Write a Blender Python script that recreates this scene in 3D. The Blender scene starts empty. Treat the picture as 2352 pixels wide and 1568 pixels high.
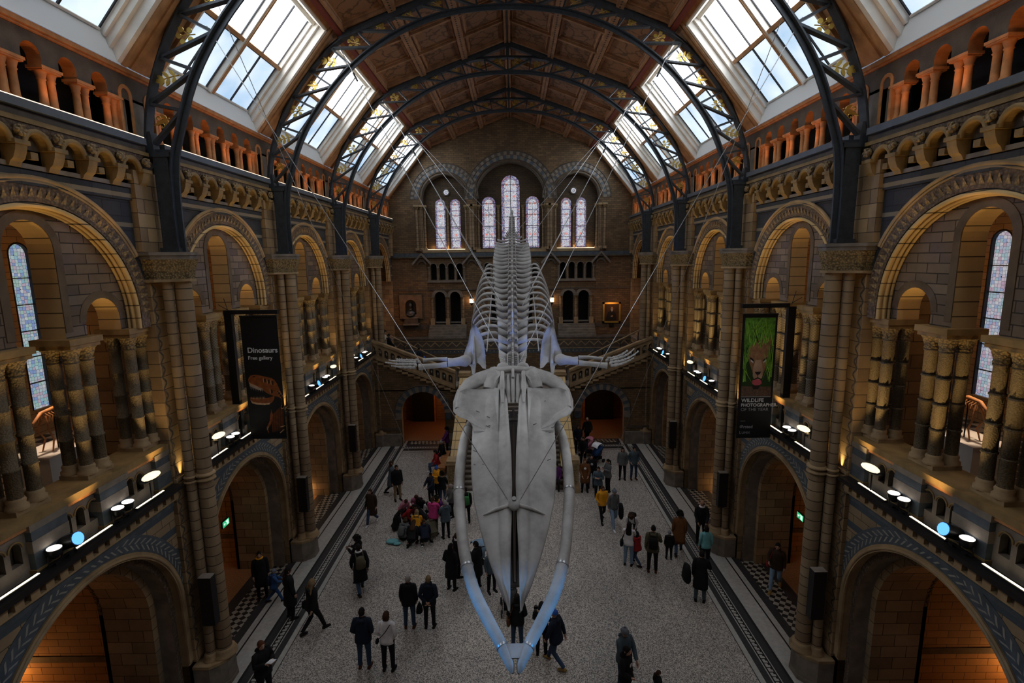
import bpy, math, random
from math import sin, cos, pi, sqrt
from mathutils import Vector, Matrix
random.seed(7)
COL = bpy.context.scene.collection
WX, S, YB, PK = 8.2, 5.88, 9.23, 6.29
BAYW = {-1: 'bay beside the viewer', 0: 'nearest bay', 1: 'second bay', 2: 'third bay', 3: 'fourth bay', 4: 'farthest bay'}
SIDE = {-1: 'left', 1: 'right'}

# ------------------------------------------------------------------ materials
M = {}
def nt(name):
    m = bpy.data.materials.new(name); m.use_nodes = True
    t = m.node_tree; b = t.nodes['Principled BSDF']
    return m, t, b
def N(t, typ, **kw):
    n = t.nodes.new(typ)
    for k, v in kw.items():
        if k in n.inputs: n.inputs[k].default_value = v
        else: setattr(n, k, v)
    return n
def ramp(t, stops, interp='LINEAR'):
    r = t.nodes.new('ShaderNodeValToRGB'); e = r.color_ramp.elements; r.color_ramp.interpolation = interp
    e[0].position, e[0].color = stops[0][0], (*stops[0][1], 1)
    e[1].position, e[1].color = stops[1][0], (*stops[1][1], 1)
    for p, c in stops[2:]:
        x = e.new(p); x.color = (*c, 1)
    return r
def plain(name, col, rough=.7, metal=0., bump=0., bscale=20., var=0., vscale=3., spec=.4):
    m, t, b = nt(name)
    b.inputs['Base Color'].default_value = (*col, 1); b.inputs['Roughness'].default_value = rough
    b.inputs['Metallic'].default_value = metal; b.inputs['Specular IOR Level'].default_value = spec
    g = N(t, 'ShaderNodeNewGeometry')
    if var:
        n = N(t, 'ShaderNodeTexNoise', Scale=vscale, Detail=4.)
        t.links.new(g.outputs['Position'], n.inputs['Vector'])
        r = ramp(t, [(.3, tuple(c*(1-var) for c in col)), (.7, tuple(min(1, c*(1+var)) for c in col))])
        t.links.new(n.outputs['Fac'], r.inputs['Fac']); t.links.new(r.outputs['Color'], b.inputs['Base Color'])
    if bump:
        n = N(t, 'ShaderNodeTexNoise', Scale=bscale, Detail=3.)
        t.links.new(g.outputs['Position'], n.inputs['Vector'])
        bp = N(t, 'ShaderNodeBump', Strength=bump, Distance=.03)
        t.links.new(n.outputs['Fac'], bp.inputs['Height']); t.links.new(bp.outputs['Normal'], b.inputs['Normal'])
    M[name] = m; return m
def emit(name, col, strength):
    m, t, b = nt(name)
    b.inputs['Base Color'].default_value = (*col, 1)
    b.inputs['Emission Color'].default_value = (*col, 1); b.inputs['Emission Strength'].default_value = strength
    M[name] = m; return m
def boxvec(t):
    """brick coordinates on a wall: the level direction along the wall, and the height"""
    g = N(t, 'ShaderNodeNewGeometry'); sp = N(t, 'ShaderNodeSeparateXYZ'); sn = N(t, 'ShaderNodeSeparateXYZ')
    t.links.new(g.outputs['Position'], sp.inputs[0]); t.links.new(g.outputs['True Normal'], sn.inputs[0])
    ab = N(t, 'ShaderNodeMath', operation='ABSOLUTE'); t.links.new(sn.outputs['X'], ab.inputs[0])
    gt = N(t, 'ShaderNodeMath', operation='GREATER_THAN'); t.links.new(ab.outputs[0], gt.inputs[0]); gt.inputs[1].default_value = .5
    mx = N(t, 'ShaderNodeMix', data_type='FLOAT'); t.links.new(gt.outputs[0], mx.inputs[0])
    t.links.new(sp.outputs['X'], mx.inputs[2]); t.links.new(sp.outputs['Y'], mx.inputs[3])
    cb = N(t, 'ShaderNodeCombineXYZ'); t.links.new(mx.outputs[0], cb.inputs['X']); t.links.new(sp.outputs['Z'], cb.inputs['Y'])
    return g, sp, cb
def brick(name, c1, c2, mortar, w, h, var=.35, ms=.012, bump=.5, stripes=None, squash=1.):
    m, t, b = nt(name); b.inputs['Roughness'].default_value = .75; b.inputs['Specular IOR Level'].default_value = .3
    g, sp, cb = boxvec(t)
    bt = N(t, 'ShaderNodeTexBrick'); bt.inputs['Scale'].default_value = 1.
    bt.inputs['Brick Width'].default_value = w; bt.inputs['Row Height'].default_value = h
    bt.inputs['Mortar Size'].default_value = ms; bt.inputs['Mortar Smooth'].default_value = .3
    bt.inputs['Color1'].default_value = (*c1, 1); bt.inputs['Color2'].default_value = (*c2, 1); bt.inputs['Mortar'].default_value = (*mortar, 1)
    t.links.new(cb.outputs[0], bt.inputs['Vector'])
    n = N(t, 'ShaderNodeTexNoise', Scale=.9, Detail=6., Roughness=.65); t.links.new(g.outputs['Position'], n.inputs['Vector'])
    r = ramp(t, [(.3, (1-var,)*3), (.72, (1+var*.4, 1+var*.3, 1+var*.2))]); t.links.new(n.outputs['Fac'], r.inputs['Fac'])
    mu = N(t, 'ShaderNodeMix', data_type='RGBA', blend_type='MULTIPLY'); mu.inputs[0].default_value = 1
    t.links.new(bt.outputs['Color'], mu.inputs[6]); t.links.new(r.outputs['Color'], mu.inputs[7])
    out = mu.outputs[2]
    if stripes:
        per, width, scol = stripes
        md = N(t, 'ShaderNodeMath', operation='MODULO'); t.links.new(sp.outputs['Z'], md.inputs[0]); md.inputs[1].default_value = per
        lt = N(t, 'ShaderNodeMath', operation='LESS_THAN'); t.links.new(md.outputs[0], lt.inputs[0]); lt.inputs[1].default_value = width
        mx = N(t, 'ShaderNodeMix', data_type='RGBA'); t.links.new(lt.outputs[0], mx.inputs[0]); t.links.new(out, mx.inputs[6]); mx.inputs[7].default_value = (*scol, 1)
        out = mx.outputs[2]
    t.links.new(out, b.inputs['Base Color'])
    iv = N(t, 'ShaderNodeMath', operation='MULTIPLY'); t.links.new(bt.outputs['Fac'], iv.inputs[0]); iv.inputs[1].default_value = -1
    bp = N(t, 'ShaderNodeBump', Strength=bump, Distance=.02); t.links.new(iv.outputs[0], bp.inputs['Height'])
    t.links.new(bp.outputs['Normal'], b.inputs['Normal'])
    M[name] = m; return m
def carved(name, col, scale=14., depth=.06, dark=.45, coord='Position'):
    m, t, b = nt(name); b.inputs['Roughness'].default_value = .7
    g = N(t, 'ShaderNodeNewGeometry')
    v = N(t, 'ShaderNodeTexVoronoi', Scale=scale); t.links.new(g.outputs['Position'], v.inputs['Vector'])
    r = ramp(t, [(.1, col), (.75, tuple(c*dark for c in col))]); t.links.new(v.outputs['Distance'], r.inputs['Fac'])
    t.links.new(r.outputs['Color'], b.inputs['Base Color'])
    iv = N(t, 'ShaderNodeMath', operation='MULTIPLY'); t.links.new(v.outputs['Distance'], iv.inputs[0]); iv.inputs[1].default_value = -1
    bp = N(t, 'ShaderNodeBump', Strength=1., Distance=depth); t.links.new(iv.outputs[0], bp.inputs['Height']); t.links.new(bp.outputs['Normal'], b.inputs['Normal'])
    M[name] = m; return m
def checker(name, c1, c2, scale, rot=0., coord='Position', rough=.6):
    m, t, b = nt(name); b.inputs['Roughness'].default_value = rough
    g = N(t, 'ShaderNodeNewGeometry'); mp = N(t, 'ShaderNodeMapping'); mp.inputs['Rotation'].default_value = (rot if coord == 'wall' else 0, 0, rot)
    mp.inputs['Location'].default_value = (.013, .017, .011)
    ck = N(t, 'ShaderNodeTexChecker', Scale=scale); ck.inputs['Color1'].default_value = (*c1, 1); ck.inputs['Color2'].default_value = (*c2, 1)
    if coord == 'wall':
        _, sp, cb = boxvec(t); t.links.new(cb.outputs[0], mp.inputs['Vector'])
    else: t.links.new(g.outputs['Position'], mp.inputs['Vector'])
    t.links.new(mp.outputs[0], ck.inputs['Vector']); t.links.new(ck.outputs['Color'], b.inputs['Base Color'])
    M[name] = m; return m

BUFF, BUFF2, GREYB = (.40, .275, .145), (.24, .16, .09), (.22, .19, .165)
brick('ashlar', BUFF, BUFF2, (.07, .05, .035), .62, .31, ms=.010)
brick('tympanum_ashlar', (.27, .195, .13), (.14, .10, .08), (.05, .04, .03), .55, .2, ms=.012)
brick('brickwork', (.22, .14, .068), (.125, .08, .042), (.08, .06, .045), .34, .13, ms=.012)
brick('striped_ashlar', (.35, .255, .155), (.26, .19, .115), (.06, .05, .04), .5, .22, ms=.008, stripes=(.56, .17, (.062, .078, .094)))
brick('dark_pattern', (.05, .054, .062), (.035, .038, .045), (.03, .03, .035), .5, .3, stripes=(.62, .09, (.22, .18, .12)))
brick('shaded_recess_brick', (.10, .068, .038), (.07, .048, .028), (.04, .03, .02), .34, .13, ms=.012)  # darker copy of brickwork; the shade of the recesses is in its colour
brick('shaft_stone', (.32, .235, .145), (.22, .155, .095), (.05, .04, .03), 50., .26, ms=.012, var=.3)
brick('soffit_stone', (.66, .47, .22), (.56, .39, .18), (.10, .07, .035), 40., .28, ms=.012, var=.2)
brick('alcove_brick', (.42, .25, .11), (.33, .19, .085), (.09, .055, .03), .55, .2, ms=.008, var=.25, stripes=(5., 0., (.1, .1, .1)))
plain('buff_stone', (.31, .215, .115), .7, var=.3, vscale=2.5, bump=.15)
plain('grey_stone', (.19, .16, .13), .7, var=.3, bump=.2)
plain('dark_stone', (.085, .068, .052), .7, var=.3, bump=.2)
plain('dark_void', (.012, .011, .01), .9)  # near-black; mostly stands in for deep shade inside openings
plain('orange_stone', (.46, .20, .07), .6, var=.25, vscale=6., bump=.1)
plain('voussoir_brown', (.125, .085, .052), .7, var=.3)
plain('ochre_stone', (.24, .155, .06), .65, var=.3, bump=.15)
plain('sill_white', (.85, .86, .86), .45)
plain('blue_stone', (.066, .082, .098), .65, var=.25, vscale=5.)
plain('cream_inlay', (.28, .27, .235), .65, var=.15)
carved('carved_stone', (.36, .25, .12), 18., .03)
carved('carved_brown', (.19, .125, .08), 17., .03)
carved('carved_capital', (.33, .23, .10), 24., .02, .3)
carved('leafy_shaft', (.155, .115, .062), 40., .008, .5)
checker('diaper_shaft', (.17, .13, .075), (.08, .06, .035), 26., pi/4)
plain('iron', (.048, .057, .068), .45, .3, var=.2, vscale=8.)
plain('black_metal', (.012, .012, .013), .45, .2)
plain('gilding', (.62, .43, .10), .35, .75)
plain('white_frame', (.74, .72, .67), .55, var=.1)
plain('timber_frame', (.42, .24, .12), .5, var=.25, vscale=4.)
plain('timber', (.36, .185, .095), .55, var=.3, vscale=3., bump=.1)
plain('red_timber', (.16, .028, .018), .5)
plain('lead', (.02, .02, .025), .6)
plain('slate_ledge', (.085, .098, .118), .5, var=.15)
plain('terrazzo_white', (.40, .39, .36), .5, var=.12, vscale=8.)
plain('mosaic_dark', (.032, .032, .034), .5, var=.2, vscale=12.)
plain('mosaic_black', (.008, .008, .009), .5)
plain('tan_floor', (.32, .16, .07), .5, var=.25, vscale=20.)
plain('cable_steel', (.45, .46, .48), .35, .8)
plain('plaster_white', (.70, .68, .64), .6)
checker('gallery_check', (.50, .47, .42), (.05, .05, .05), 2.6, .0)
checker('mosaic_check', (.34, .32, .27), (.012, .012, .012), 6.3, .62)
emit('strip_glow', (1., .86, .58), 3.2)
emit('ledge_glow', (1., .74, .52), 1.8)
emit('lamp_glow', (1., .93, .85), 2.6)
emit('flood_glow', (1., .84, .55), 1.4)
emit('blue_glow', (.10, .36, 1.), 1.7)
emit('lantern_glow', (1., .55, .25), 14.)
emit('exit_green', (.03, .55, .22), .8)
emit('exit_white', (.75, 1., .85), 1.)
# painted ceiling panel: brown ground, darker branching ornament
def painted():
    m, t, b = nt('painted_panel'); b.inputs['Roughness'].default_value = .6
    g = N(t, 'ShaderNodeNewGeometry')
    v = N(t, 'ShaderNodeTexVoronoi', Scale=2.6, feature='DISTANCE_TO_EDGE'); n = N(t, 'ShaderNodeTexNoise', Scale=3., Detail=3.)
    t.links.new(g.outputs['Position'], n.inputs['Vector'])
    mx = N(t, 'ShaderNodeMix', data_type='RGBA'); mx.inputs[0].default_value = .35
    t.links.new(g.outputs['Position'], mx.inputs[6]); t.links.new(n.outputs['Color'], mx.inputs[7]); t.links.new(mx.outputs[2], v.inputs['Vector'])
    r = ramp(t, [(.0, (.11, .06, .03)), (.035, (.12, .06, .03)), (.07, (.27, .135, .07))]); t.links.new(v.outputs['Distance'], r.inputs['Fac'])
    t.links.new(r.outputs['Color'], b.inputs['Base Color']); M['painted_panel'] = m
painted()
def terrazzo():
    m, t, b = nt('terrazzo'); b.inputs['Roughness'].default_value = .42; b.inputs['Specular IOR Level'].default_value = .35
    g = N(t, 'ShaderNodeNewGeometry')
    v = N(t, 'ShaderNodeTexVoronoi', Scale=52.); t.links.new(g.outputs['Position'], v.inputs['Vector'])
    r = ramp(t, [(0., (.075, .073, .075)), (.36, (.22, .21, .20)), (.56, (.45, .43, .405)), (.9, (.66, .63, .59))])
    sp = N(t, 'ShaderNodeSeparateColor'); t.links.new(v.outputs['Color'], sp.inputs[0]); t.links.new(sp.outputs[0], r.inputs['Fac'])
    n = N(t, 'ShaderNodeTexNoise', Scale=.5, Detail=3.); t.links.new(g.outputs['Position'], n.inputs['Vector'])
    r2 = ramp(t, [(.35, (.82, .80, .78)), (.68, (1.05, 1., .95))]); t.links.new(n.outputs['Fac'], r2.inputs['Fac'])
    mu = N(t, 'ShaderNodeMix', data_type='RGBA', blend_type='MULTIPLY'); mu.inputs[0].default_value = 1
    t.links.new(r.outputs['Color'], mu.inputs[6]); t.links.new(r2.outputs['Color'], mu.inputs[7]); t.links.new(mu.outputs[2], b.inputs['Base Color'])
    M['terrazzo'] = m
terrazzo()
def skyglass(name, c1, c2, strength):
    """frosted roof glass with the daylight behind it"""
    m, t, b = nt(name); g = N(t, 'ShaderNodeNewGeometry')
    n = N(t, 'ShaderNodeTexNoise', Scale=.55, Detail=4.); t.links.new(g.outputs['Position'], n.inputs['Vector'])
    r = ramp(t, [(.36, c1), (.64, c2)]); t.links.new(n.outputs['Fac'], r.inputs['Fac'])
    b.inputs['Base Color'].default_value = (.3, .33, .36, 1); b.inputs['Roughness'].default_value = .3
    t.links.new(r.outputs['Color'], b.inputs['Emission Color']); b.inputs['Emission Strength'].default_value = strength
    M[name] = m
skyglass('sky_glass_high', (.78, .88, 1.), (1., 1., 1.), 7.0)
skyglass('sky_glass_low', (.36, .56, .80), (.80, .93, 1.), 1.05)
def stained(name, scale, cols, strength, lead=.05, rnd=.55):
    """leaded coloured glass with daylight behind it"""
    m, t, b = nt(name); _, sp, cb = boxvec(t)
    b.inputs['Base Color'].default_value = (.02, .02, .025, 1)
    v = N(t, 'ShaderNodeTexVoronoi', Scale=scale); v.inputs['Randomness'].default_value = rnd
    e = N(t, 'ShaderNodeTexVoronoi', Scale=scale, feature='DISTANCE_TO_EDGE'); e.inputs['Randomness'].default_value = rnd
    t.links.new(cb.outputs[0], v.inputs['Vector']); t.links.new(cb.outputs[0], e.inputs['Vector'])
    sc = N(t, 'ShaderNodeSeparateColor'); t.links.new(v.outputs['Color'], sc.inputs[0])
    n = len(cols); r = ramp(t, [(i/n, c) for i, c in enumerate(cols)], 'CONSTANT'); t.links.new(sc.outputs[0], r.inputs['Fac'])
    gt = N(t, 'ShaderNodeMath', operation='GREATER_THAN'); t.links.new(e.outputs['Distance'], gt.inputs[0]); gt.inputs[1].default_value = lead
    ms = N(t, 'ShaderNodeMath', operation='MULTIPLY'); t.links.new(gt.outputs[0], ms.inputs[0]); ms.inputs[1].default_value = strength
    t.links.new(r.outputs['Color'], b.inputs['Emission Color']); t.links.new(ms.outputs[0], b.inputs['Emission Strength'])
    M[name] = m
stained('lancet_glass', 10., [(.35, .62, .75), (.55, .72, .75), (.30, .42, .75), (.62, .50, .62), (.55, .62, .72), (.45, .66, .60), (.7, .75, .8)], .58, .035, .38)
stained('lancet_glass_rose', 10., [(.62, .45, .58), (.55, .60, .75), (.72, .62, .72), (.45, .62, .70), (.75, .75, .8), (.40, .50, .75)], .6, .035, .38)
stained('end_glass', 21., [(.80, .84, .95), (.70, .74, .86), (.85, .80, .84), (.52, .58, .82), (.86, .88, .92), (.72, .55, .60), (.80, .84, .88), (.64, .70, .78)], .85, .05)
stained('end_glass_border', 17., [(.32, .26, .55), (.55, .22, .30), (.62, .62, .85), (.28, .32, .62), (.75, .72, .88)], .6, .07)
emit('end_glass_pale', (.86, .9, .95), .95)
emit('end_glass_red', (.75, .22, .16), .6)

# ------------------------------------------------------------------ mesh builder
class MB:
    def __init__(s, T=None): s.v = []; s.f = []; s.m = []; s.mats = []; s.cur = 0; s.T = T; s.sm = []; s.smooth = False
    def mat(s, name):
        if name not in s.mats: s.mats.append(name)
        s.cur = s.mats.index(name); return s
    def add(s, vs, fs):
        o = len(s.v); T = s.T
        s.v += [T(*p) for p in vs] if T else [tuple(p) for p in vs]
        for f in fs: s.f.append([i+o for i in f]); s.m.append(s.cur); s.sm.append(s.smooth)
    def box(s, x0, x1, y0, y1, z0, z1):
        s.add([(x, y, z) for x in (x0, x1) for y in (y0, y1) for z in (z0, z1)],
              [(0, 1, 3, 2), (4, 6, 7, 5), (0, 4, 5, 1), (2, 3, 7, 6), (0, 2, 6, 4), (1, 5, 7, 3)])
    def hexa(s, p):   # 8 points: bottom ring 4, top ring 4
        s.add(p, [(3, 2, 1, 0), (4, 5, 6, 7), (0, 1, 5, 4), (1, 2, 6, 5), (2, 3, 7, 6), (3, 0, 4, 7)])
    def prism(s, poly, a, b, ax=2):
        n = len(poly)
        def P(q, h): return (q[0], q[1], h) if ax == 2 else ((q[0], h, q[1]) if ax == 1 else (h, q[0], q[1]))
        s.add([P(q, a) for q in poly] + [P(q, b) for q in poly],
              [tuple(range(n))[::-1], tuple(range(n, 2*n))] + [(i, (i+1) % n, (i+1) % n+n, i+n) for i in range(n)])
    def lathe(s, prof, cx, cy, seg=16, sx=1., sy=1., a0=0., a1=2*pi):
        full = abs(a1-a0-2*pi) < 1e-6; n = seg if full else seg+1
        vs = [(cx+r*sx*cos(a0+(a1-a0)*i/seg), cy+r*sy*sin(a0+(a1-a0)*i/seg), z) for r, z in prof for i in range(n)]
        fs = []
        for j in range(len(prof)-1):
            for i in range(seg if full else seg):
                k = (i+1) % n if full else i+1
                fs.append((j*n+i, j*n+k, (j+1)*n+k, (j+1)*n+i))
        sm = s.smooth; s.smooth = True
        s.add(vs, fs)
        s.smooth = False
        if full:
            s.add([vs[i] for i in range(n)], [tuple(range(n))[::-1]]); s.add([vs[(len(prof)-1)*n+i] for i in range(n)], [tuple(range(n))])
        s.smooth = sm
    def tube(s, pts, rad, seg=8, flat=None, cap=True, up=None):
        pts = [Vector(p) for p in pts]; n = len(pts)
        rad = rad if isinstance(rad, (list, tuple)) else [rad]*n
        vs = []; u = None
        for i, p in enumerate(pts):
            d = (pts[min(i+1, n-1)]-pts[max(i-1, 0)]).normalized()
            if u is None: u = Vector(up) if up else (Vector((0, 0, 1)) if abs(d.z) < .9 else Vector((0, 1, 0)))
            u = (u-d*u.dot(d))
            u = u.normalized() if u.length > 1e-6 else d.orthogonal().normalized()
            w = d.cross(u); fl = (flat[i] if isinstance(flat, (list, tuple)) else flat) if flat else 1.
            for k in range(seg):
                a = 2*pi*k/seg; vs.append(tuple(p+u*(cos(a)*rad[i]*fl)+w*(sin(a)*rad[i])))
        fs = [(j*seg+i, j*seg+(i+1) % seg, (j+1)*seg+(i+1) % seg, (j+1)*seg+i) for j in range(n-1) for i in range(seg)]
        sm = s.smooth; s.smooth = True; s.add(vs, fs); s.smooth = sm
        if cap: s.add(vs[:seg], [tuple(range(seg))[::-1]]); s.add(vs[-seg:], [tuple(range(seg))])
    def bar(s, a, b, w, h, up=(0, 0, 1)):
        a = Vector(a); b = Vector(b); d = (b-a).normalized(); u = Vector(up); u = (u-d*u.dot(d)).normalized(); r = d.cross(u)
        p = [a-r*w/2-u*h/2, a+r*w/2-u*h/2, a+r*w/2+u*h/2, a-r*w/2+u*h/2]
        q = [x+(b-a) for x in p]; s.hexa([tuple(x) for x in p+q])
    def ball(s, c, r, seg=10, rings=6, sc=(1, 1, 1)):
        vs = [(c[0], c[1], c[2]-r*sc[2])]
        for j in range(1, rings):
            t = -pi/2+pi*j/rings
            for i in range(seg):
                a = 2*pi*i/seg; vs.append((c[0]+r*sc[0]*cos(t)*cos(a), c[1]+r*sc[1]*cos(t)*sin(a), c[2]+r*sc[2]*sin(t)))
        vs.append((c[0], c[1], c[2]+r*sc[2])); L = len(vs)-1
        fs = [(0, 1+(i+1) % seg, 1+i) for i in range(seg)]
        for j in range(rings-2):
            o = 1+j*seg; fs += [(o+i, o+(i+1) % seg, o+seg+(i+1) % seg, o+seg+i) for i in range(seg)]
        o = 1+(rings-2)*seg; fs += [(o+i, o+(i+1) % seg, L) for i in range(seg)]
        sm = s.smooth; s.smooth = True; s.add(vs, fs); s.smooth = sm
    # --- wall pieces in (u along, v up, w deep) coordinates
    def archwall(s, u0, u1, v0, v1, ops, w0, w1, seg=14, soffit=None, backmat=None, caps=True):
        """slab with round-headed openings (centre, radius, springing, bottom)"""
        front = s.cur; us = u0
        def quad(a, b, c, d): s.add([a, b, c, d], [(0, 1, 2, 3)])
        def face(pl):
            quad(*[(p[0], p[1], w0) for p in pl]); quad(*[(p[0], p[1], w1) for p in pl])
        for (c, r, zs, zb) in sorted(ops):
            if c-r > us+1e-5: face([(us, v0), (c-r, v0), (c-r, v1), (us, v1)])
            pts = [(c-r*cos(pi*i/seg), zs+r*sin(pi*i/seg)) for i in range(seg+1)]
            for a, b in zip(pts, pts[1:]): face([a, b, (b[0], v1), (a[0], v1)])
            if zb > v0+1e-5: face([(c-r, v0), (c+r, v0), (c+r, zb), (c-r, zb)]); quad((c-r, zb, w0), (c+r, zb, w0), (c+r, zb, w1), (c-r, zb, w1))
            if soffit: s.mat(soffit)
            for a, b in zip(pts, pts[1:]): quad((a[0], a[1], w0), (b[0], b[1], w0), (b[0], b[1], w1), (a[0], a[1], w1))
            for x in (c-r, c+r): quad((x, zb, w0), (x, zs, w0), (x, zs, w1), (x, zb, w1))
            s.cur = front; us = c+r
        if us < u1-1e-5: face([(us, v0), (u1, v0), (u1, v1), (us, v1)])
        if caps:
            quad((u0, v1, w0), (u1, v1, w0), (u1, v1, w1), (u0, v1, w1)); quad((u0, v0, w0), (u0, v1, w0), (u0, v1, w1), (u0, v0, w1)); quad((u1, v0, w0), (u1, v1, w0), (u1, v1, w1), (u1, v0, w1))
    def ring(s, c, zs, r0, r1, w0, w1, seg=24, leg=None, a0=0., a1=pi, mats=None):
        """arch band standing proud of a wall, with optional straight legs down to z=leg"""
        base = s.cur
        A = [a0+(a1-a0)*i/seg for i in range(seg+1)]
        P = [((c-r0*cos(a), zs+r0*sin(a)), (c-r1*cos(a), zs+r1*sin(a))) for a in A]
        if leg is not None: P = [((c-r0, leg), (c-r1, leg))]+P+[((c+r0, leg), (c+r1, leg))]
        for i, ((a, b), (d, e)) in enumerate(zip(P, P[1:])):
            if mats: s.mat(mats[i % len(mats)])
            s.add([(a[0], a[1], w0), (b[0], b[1], w0), (e[0], e[1], w0), (d[0], d[1], w0), (a[0], a[1], w1), (b[0], b[1], w1), (e[0], e[1], w1), (d[0], d[1], w1)],
                  [(0, 1, 2, 3), (0, 3, 7, 4), (1, 5, 6, 2)])
        s.cur = base
    def archtube(s, c, zs, r, w, rad, seg=24, leg=None, tseg=6, a0=0., a1=pi):
        P = [(c-r*cos(a0+(a1-a0)*i/seg), zs+r*sin(a0+(a1-a0)*i/seg), w) for i in range(seg+1)]
        if leg is not None: P = [(c-r, leg, w)]+P+[(c+r, leg, w)]
        s.tube(P, rad, tseg, up=(0, 0, 1))
    def build(s, name, parent=None, mat=None, loc=None):
        me = bpy.data.meshes.new(name); me.from_pydata(s.v, [], s.f)
        names = [mat] if mat else (s.mats or ['buff_stone'])
        for n in names: me.materials.append(M[n])
        if not mat and len(names) > 1: me.polygons.foreach_set('material_index', s.m)
        me.polygons.foreach_set('use_smooth', s.sm); me.update()
        o = bpy.data.objects.new(name, me); COL.objects.link(o)
        if loc: o.location = loc
        if parent: o.parent = parent
        return o
def tag(o, label=None, cat=None, group=None, kind=None):
    if label: o['label'] = label
    if cat: o['category'] = cat
    if group: o['group'] = group
    if kind: o['kind'] = kind
    return o
def empty(name, loc=(0, 0, 0), rz=0., label=None, cat=None, group=None):
    o = bpy.data.objects.new(name, None); o.empty_display_size = .2; COL.objects.link(o); o.location = loc; o.rotation_euler = (0, 0, rz)
    return tag(o, label, cat, group)
def struct(mb, name, label=None):
    o = mb.build(name); o['kind'] = 'structure'
    if label: o['label'] = label
    return o
def dup(root, loc=None, rz=None, label=None, group=None, scale=None, parent=None):
    r = root.copy(); COL.objects.link(r)
    if loc is not None: r.location = loc
    if rz is not None: r.rotation_euler = (0, 0, rz)
    if scale is not None: r.scale = scale
    if label: r['label'] = label
    if group: r['group'] = group
    for ch in list(root.children):
        c = ch.copy(); COL.objects.link(c); c.parent = r
        for g in list(ch.children):
            d = g.copy(); COL.objects.link(d); d.parent = c
    return r
def wallT(s, k): return lambda u, v, w: (s*(WX+w), YB+S*k+u, v)
def light(kind, name, loc, energy, col, target=None, size=.1, angle=None, blend=.6):
    l = bpy.data.lights.new(name, kind); l.energy = energy; l.color = col
    if kind == 'SPOT': l.spot_size = angle or 1.2; l.spot_blend = blend; l.shadow_soft_size = size
    elif kind == 'POINT': l.shadow_soft_size = size
    o = bpy.data.objects.new(name, l); COL.objects.link(o); o.location = loc
    if target is not None: o.rotation_euler = (Vector(target)-Vector(loc)).to_track_quat('-Z', 'Y').to_euler()
    return o
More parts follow.
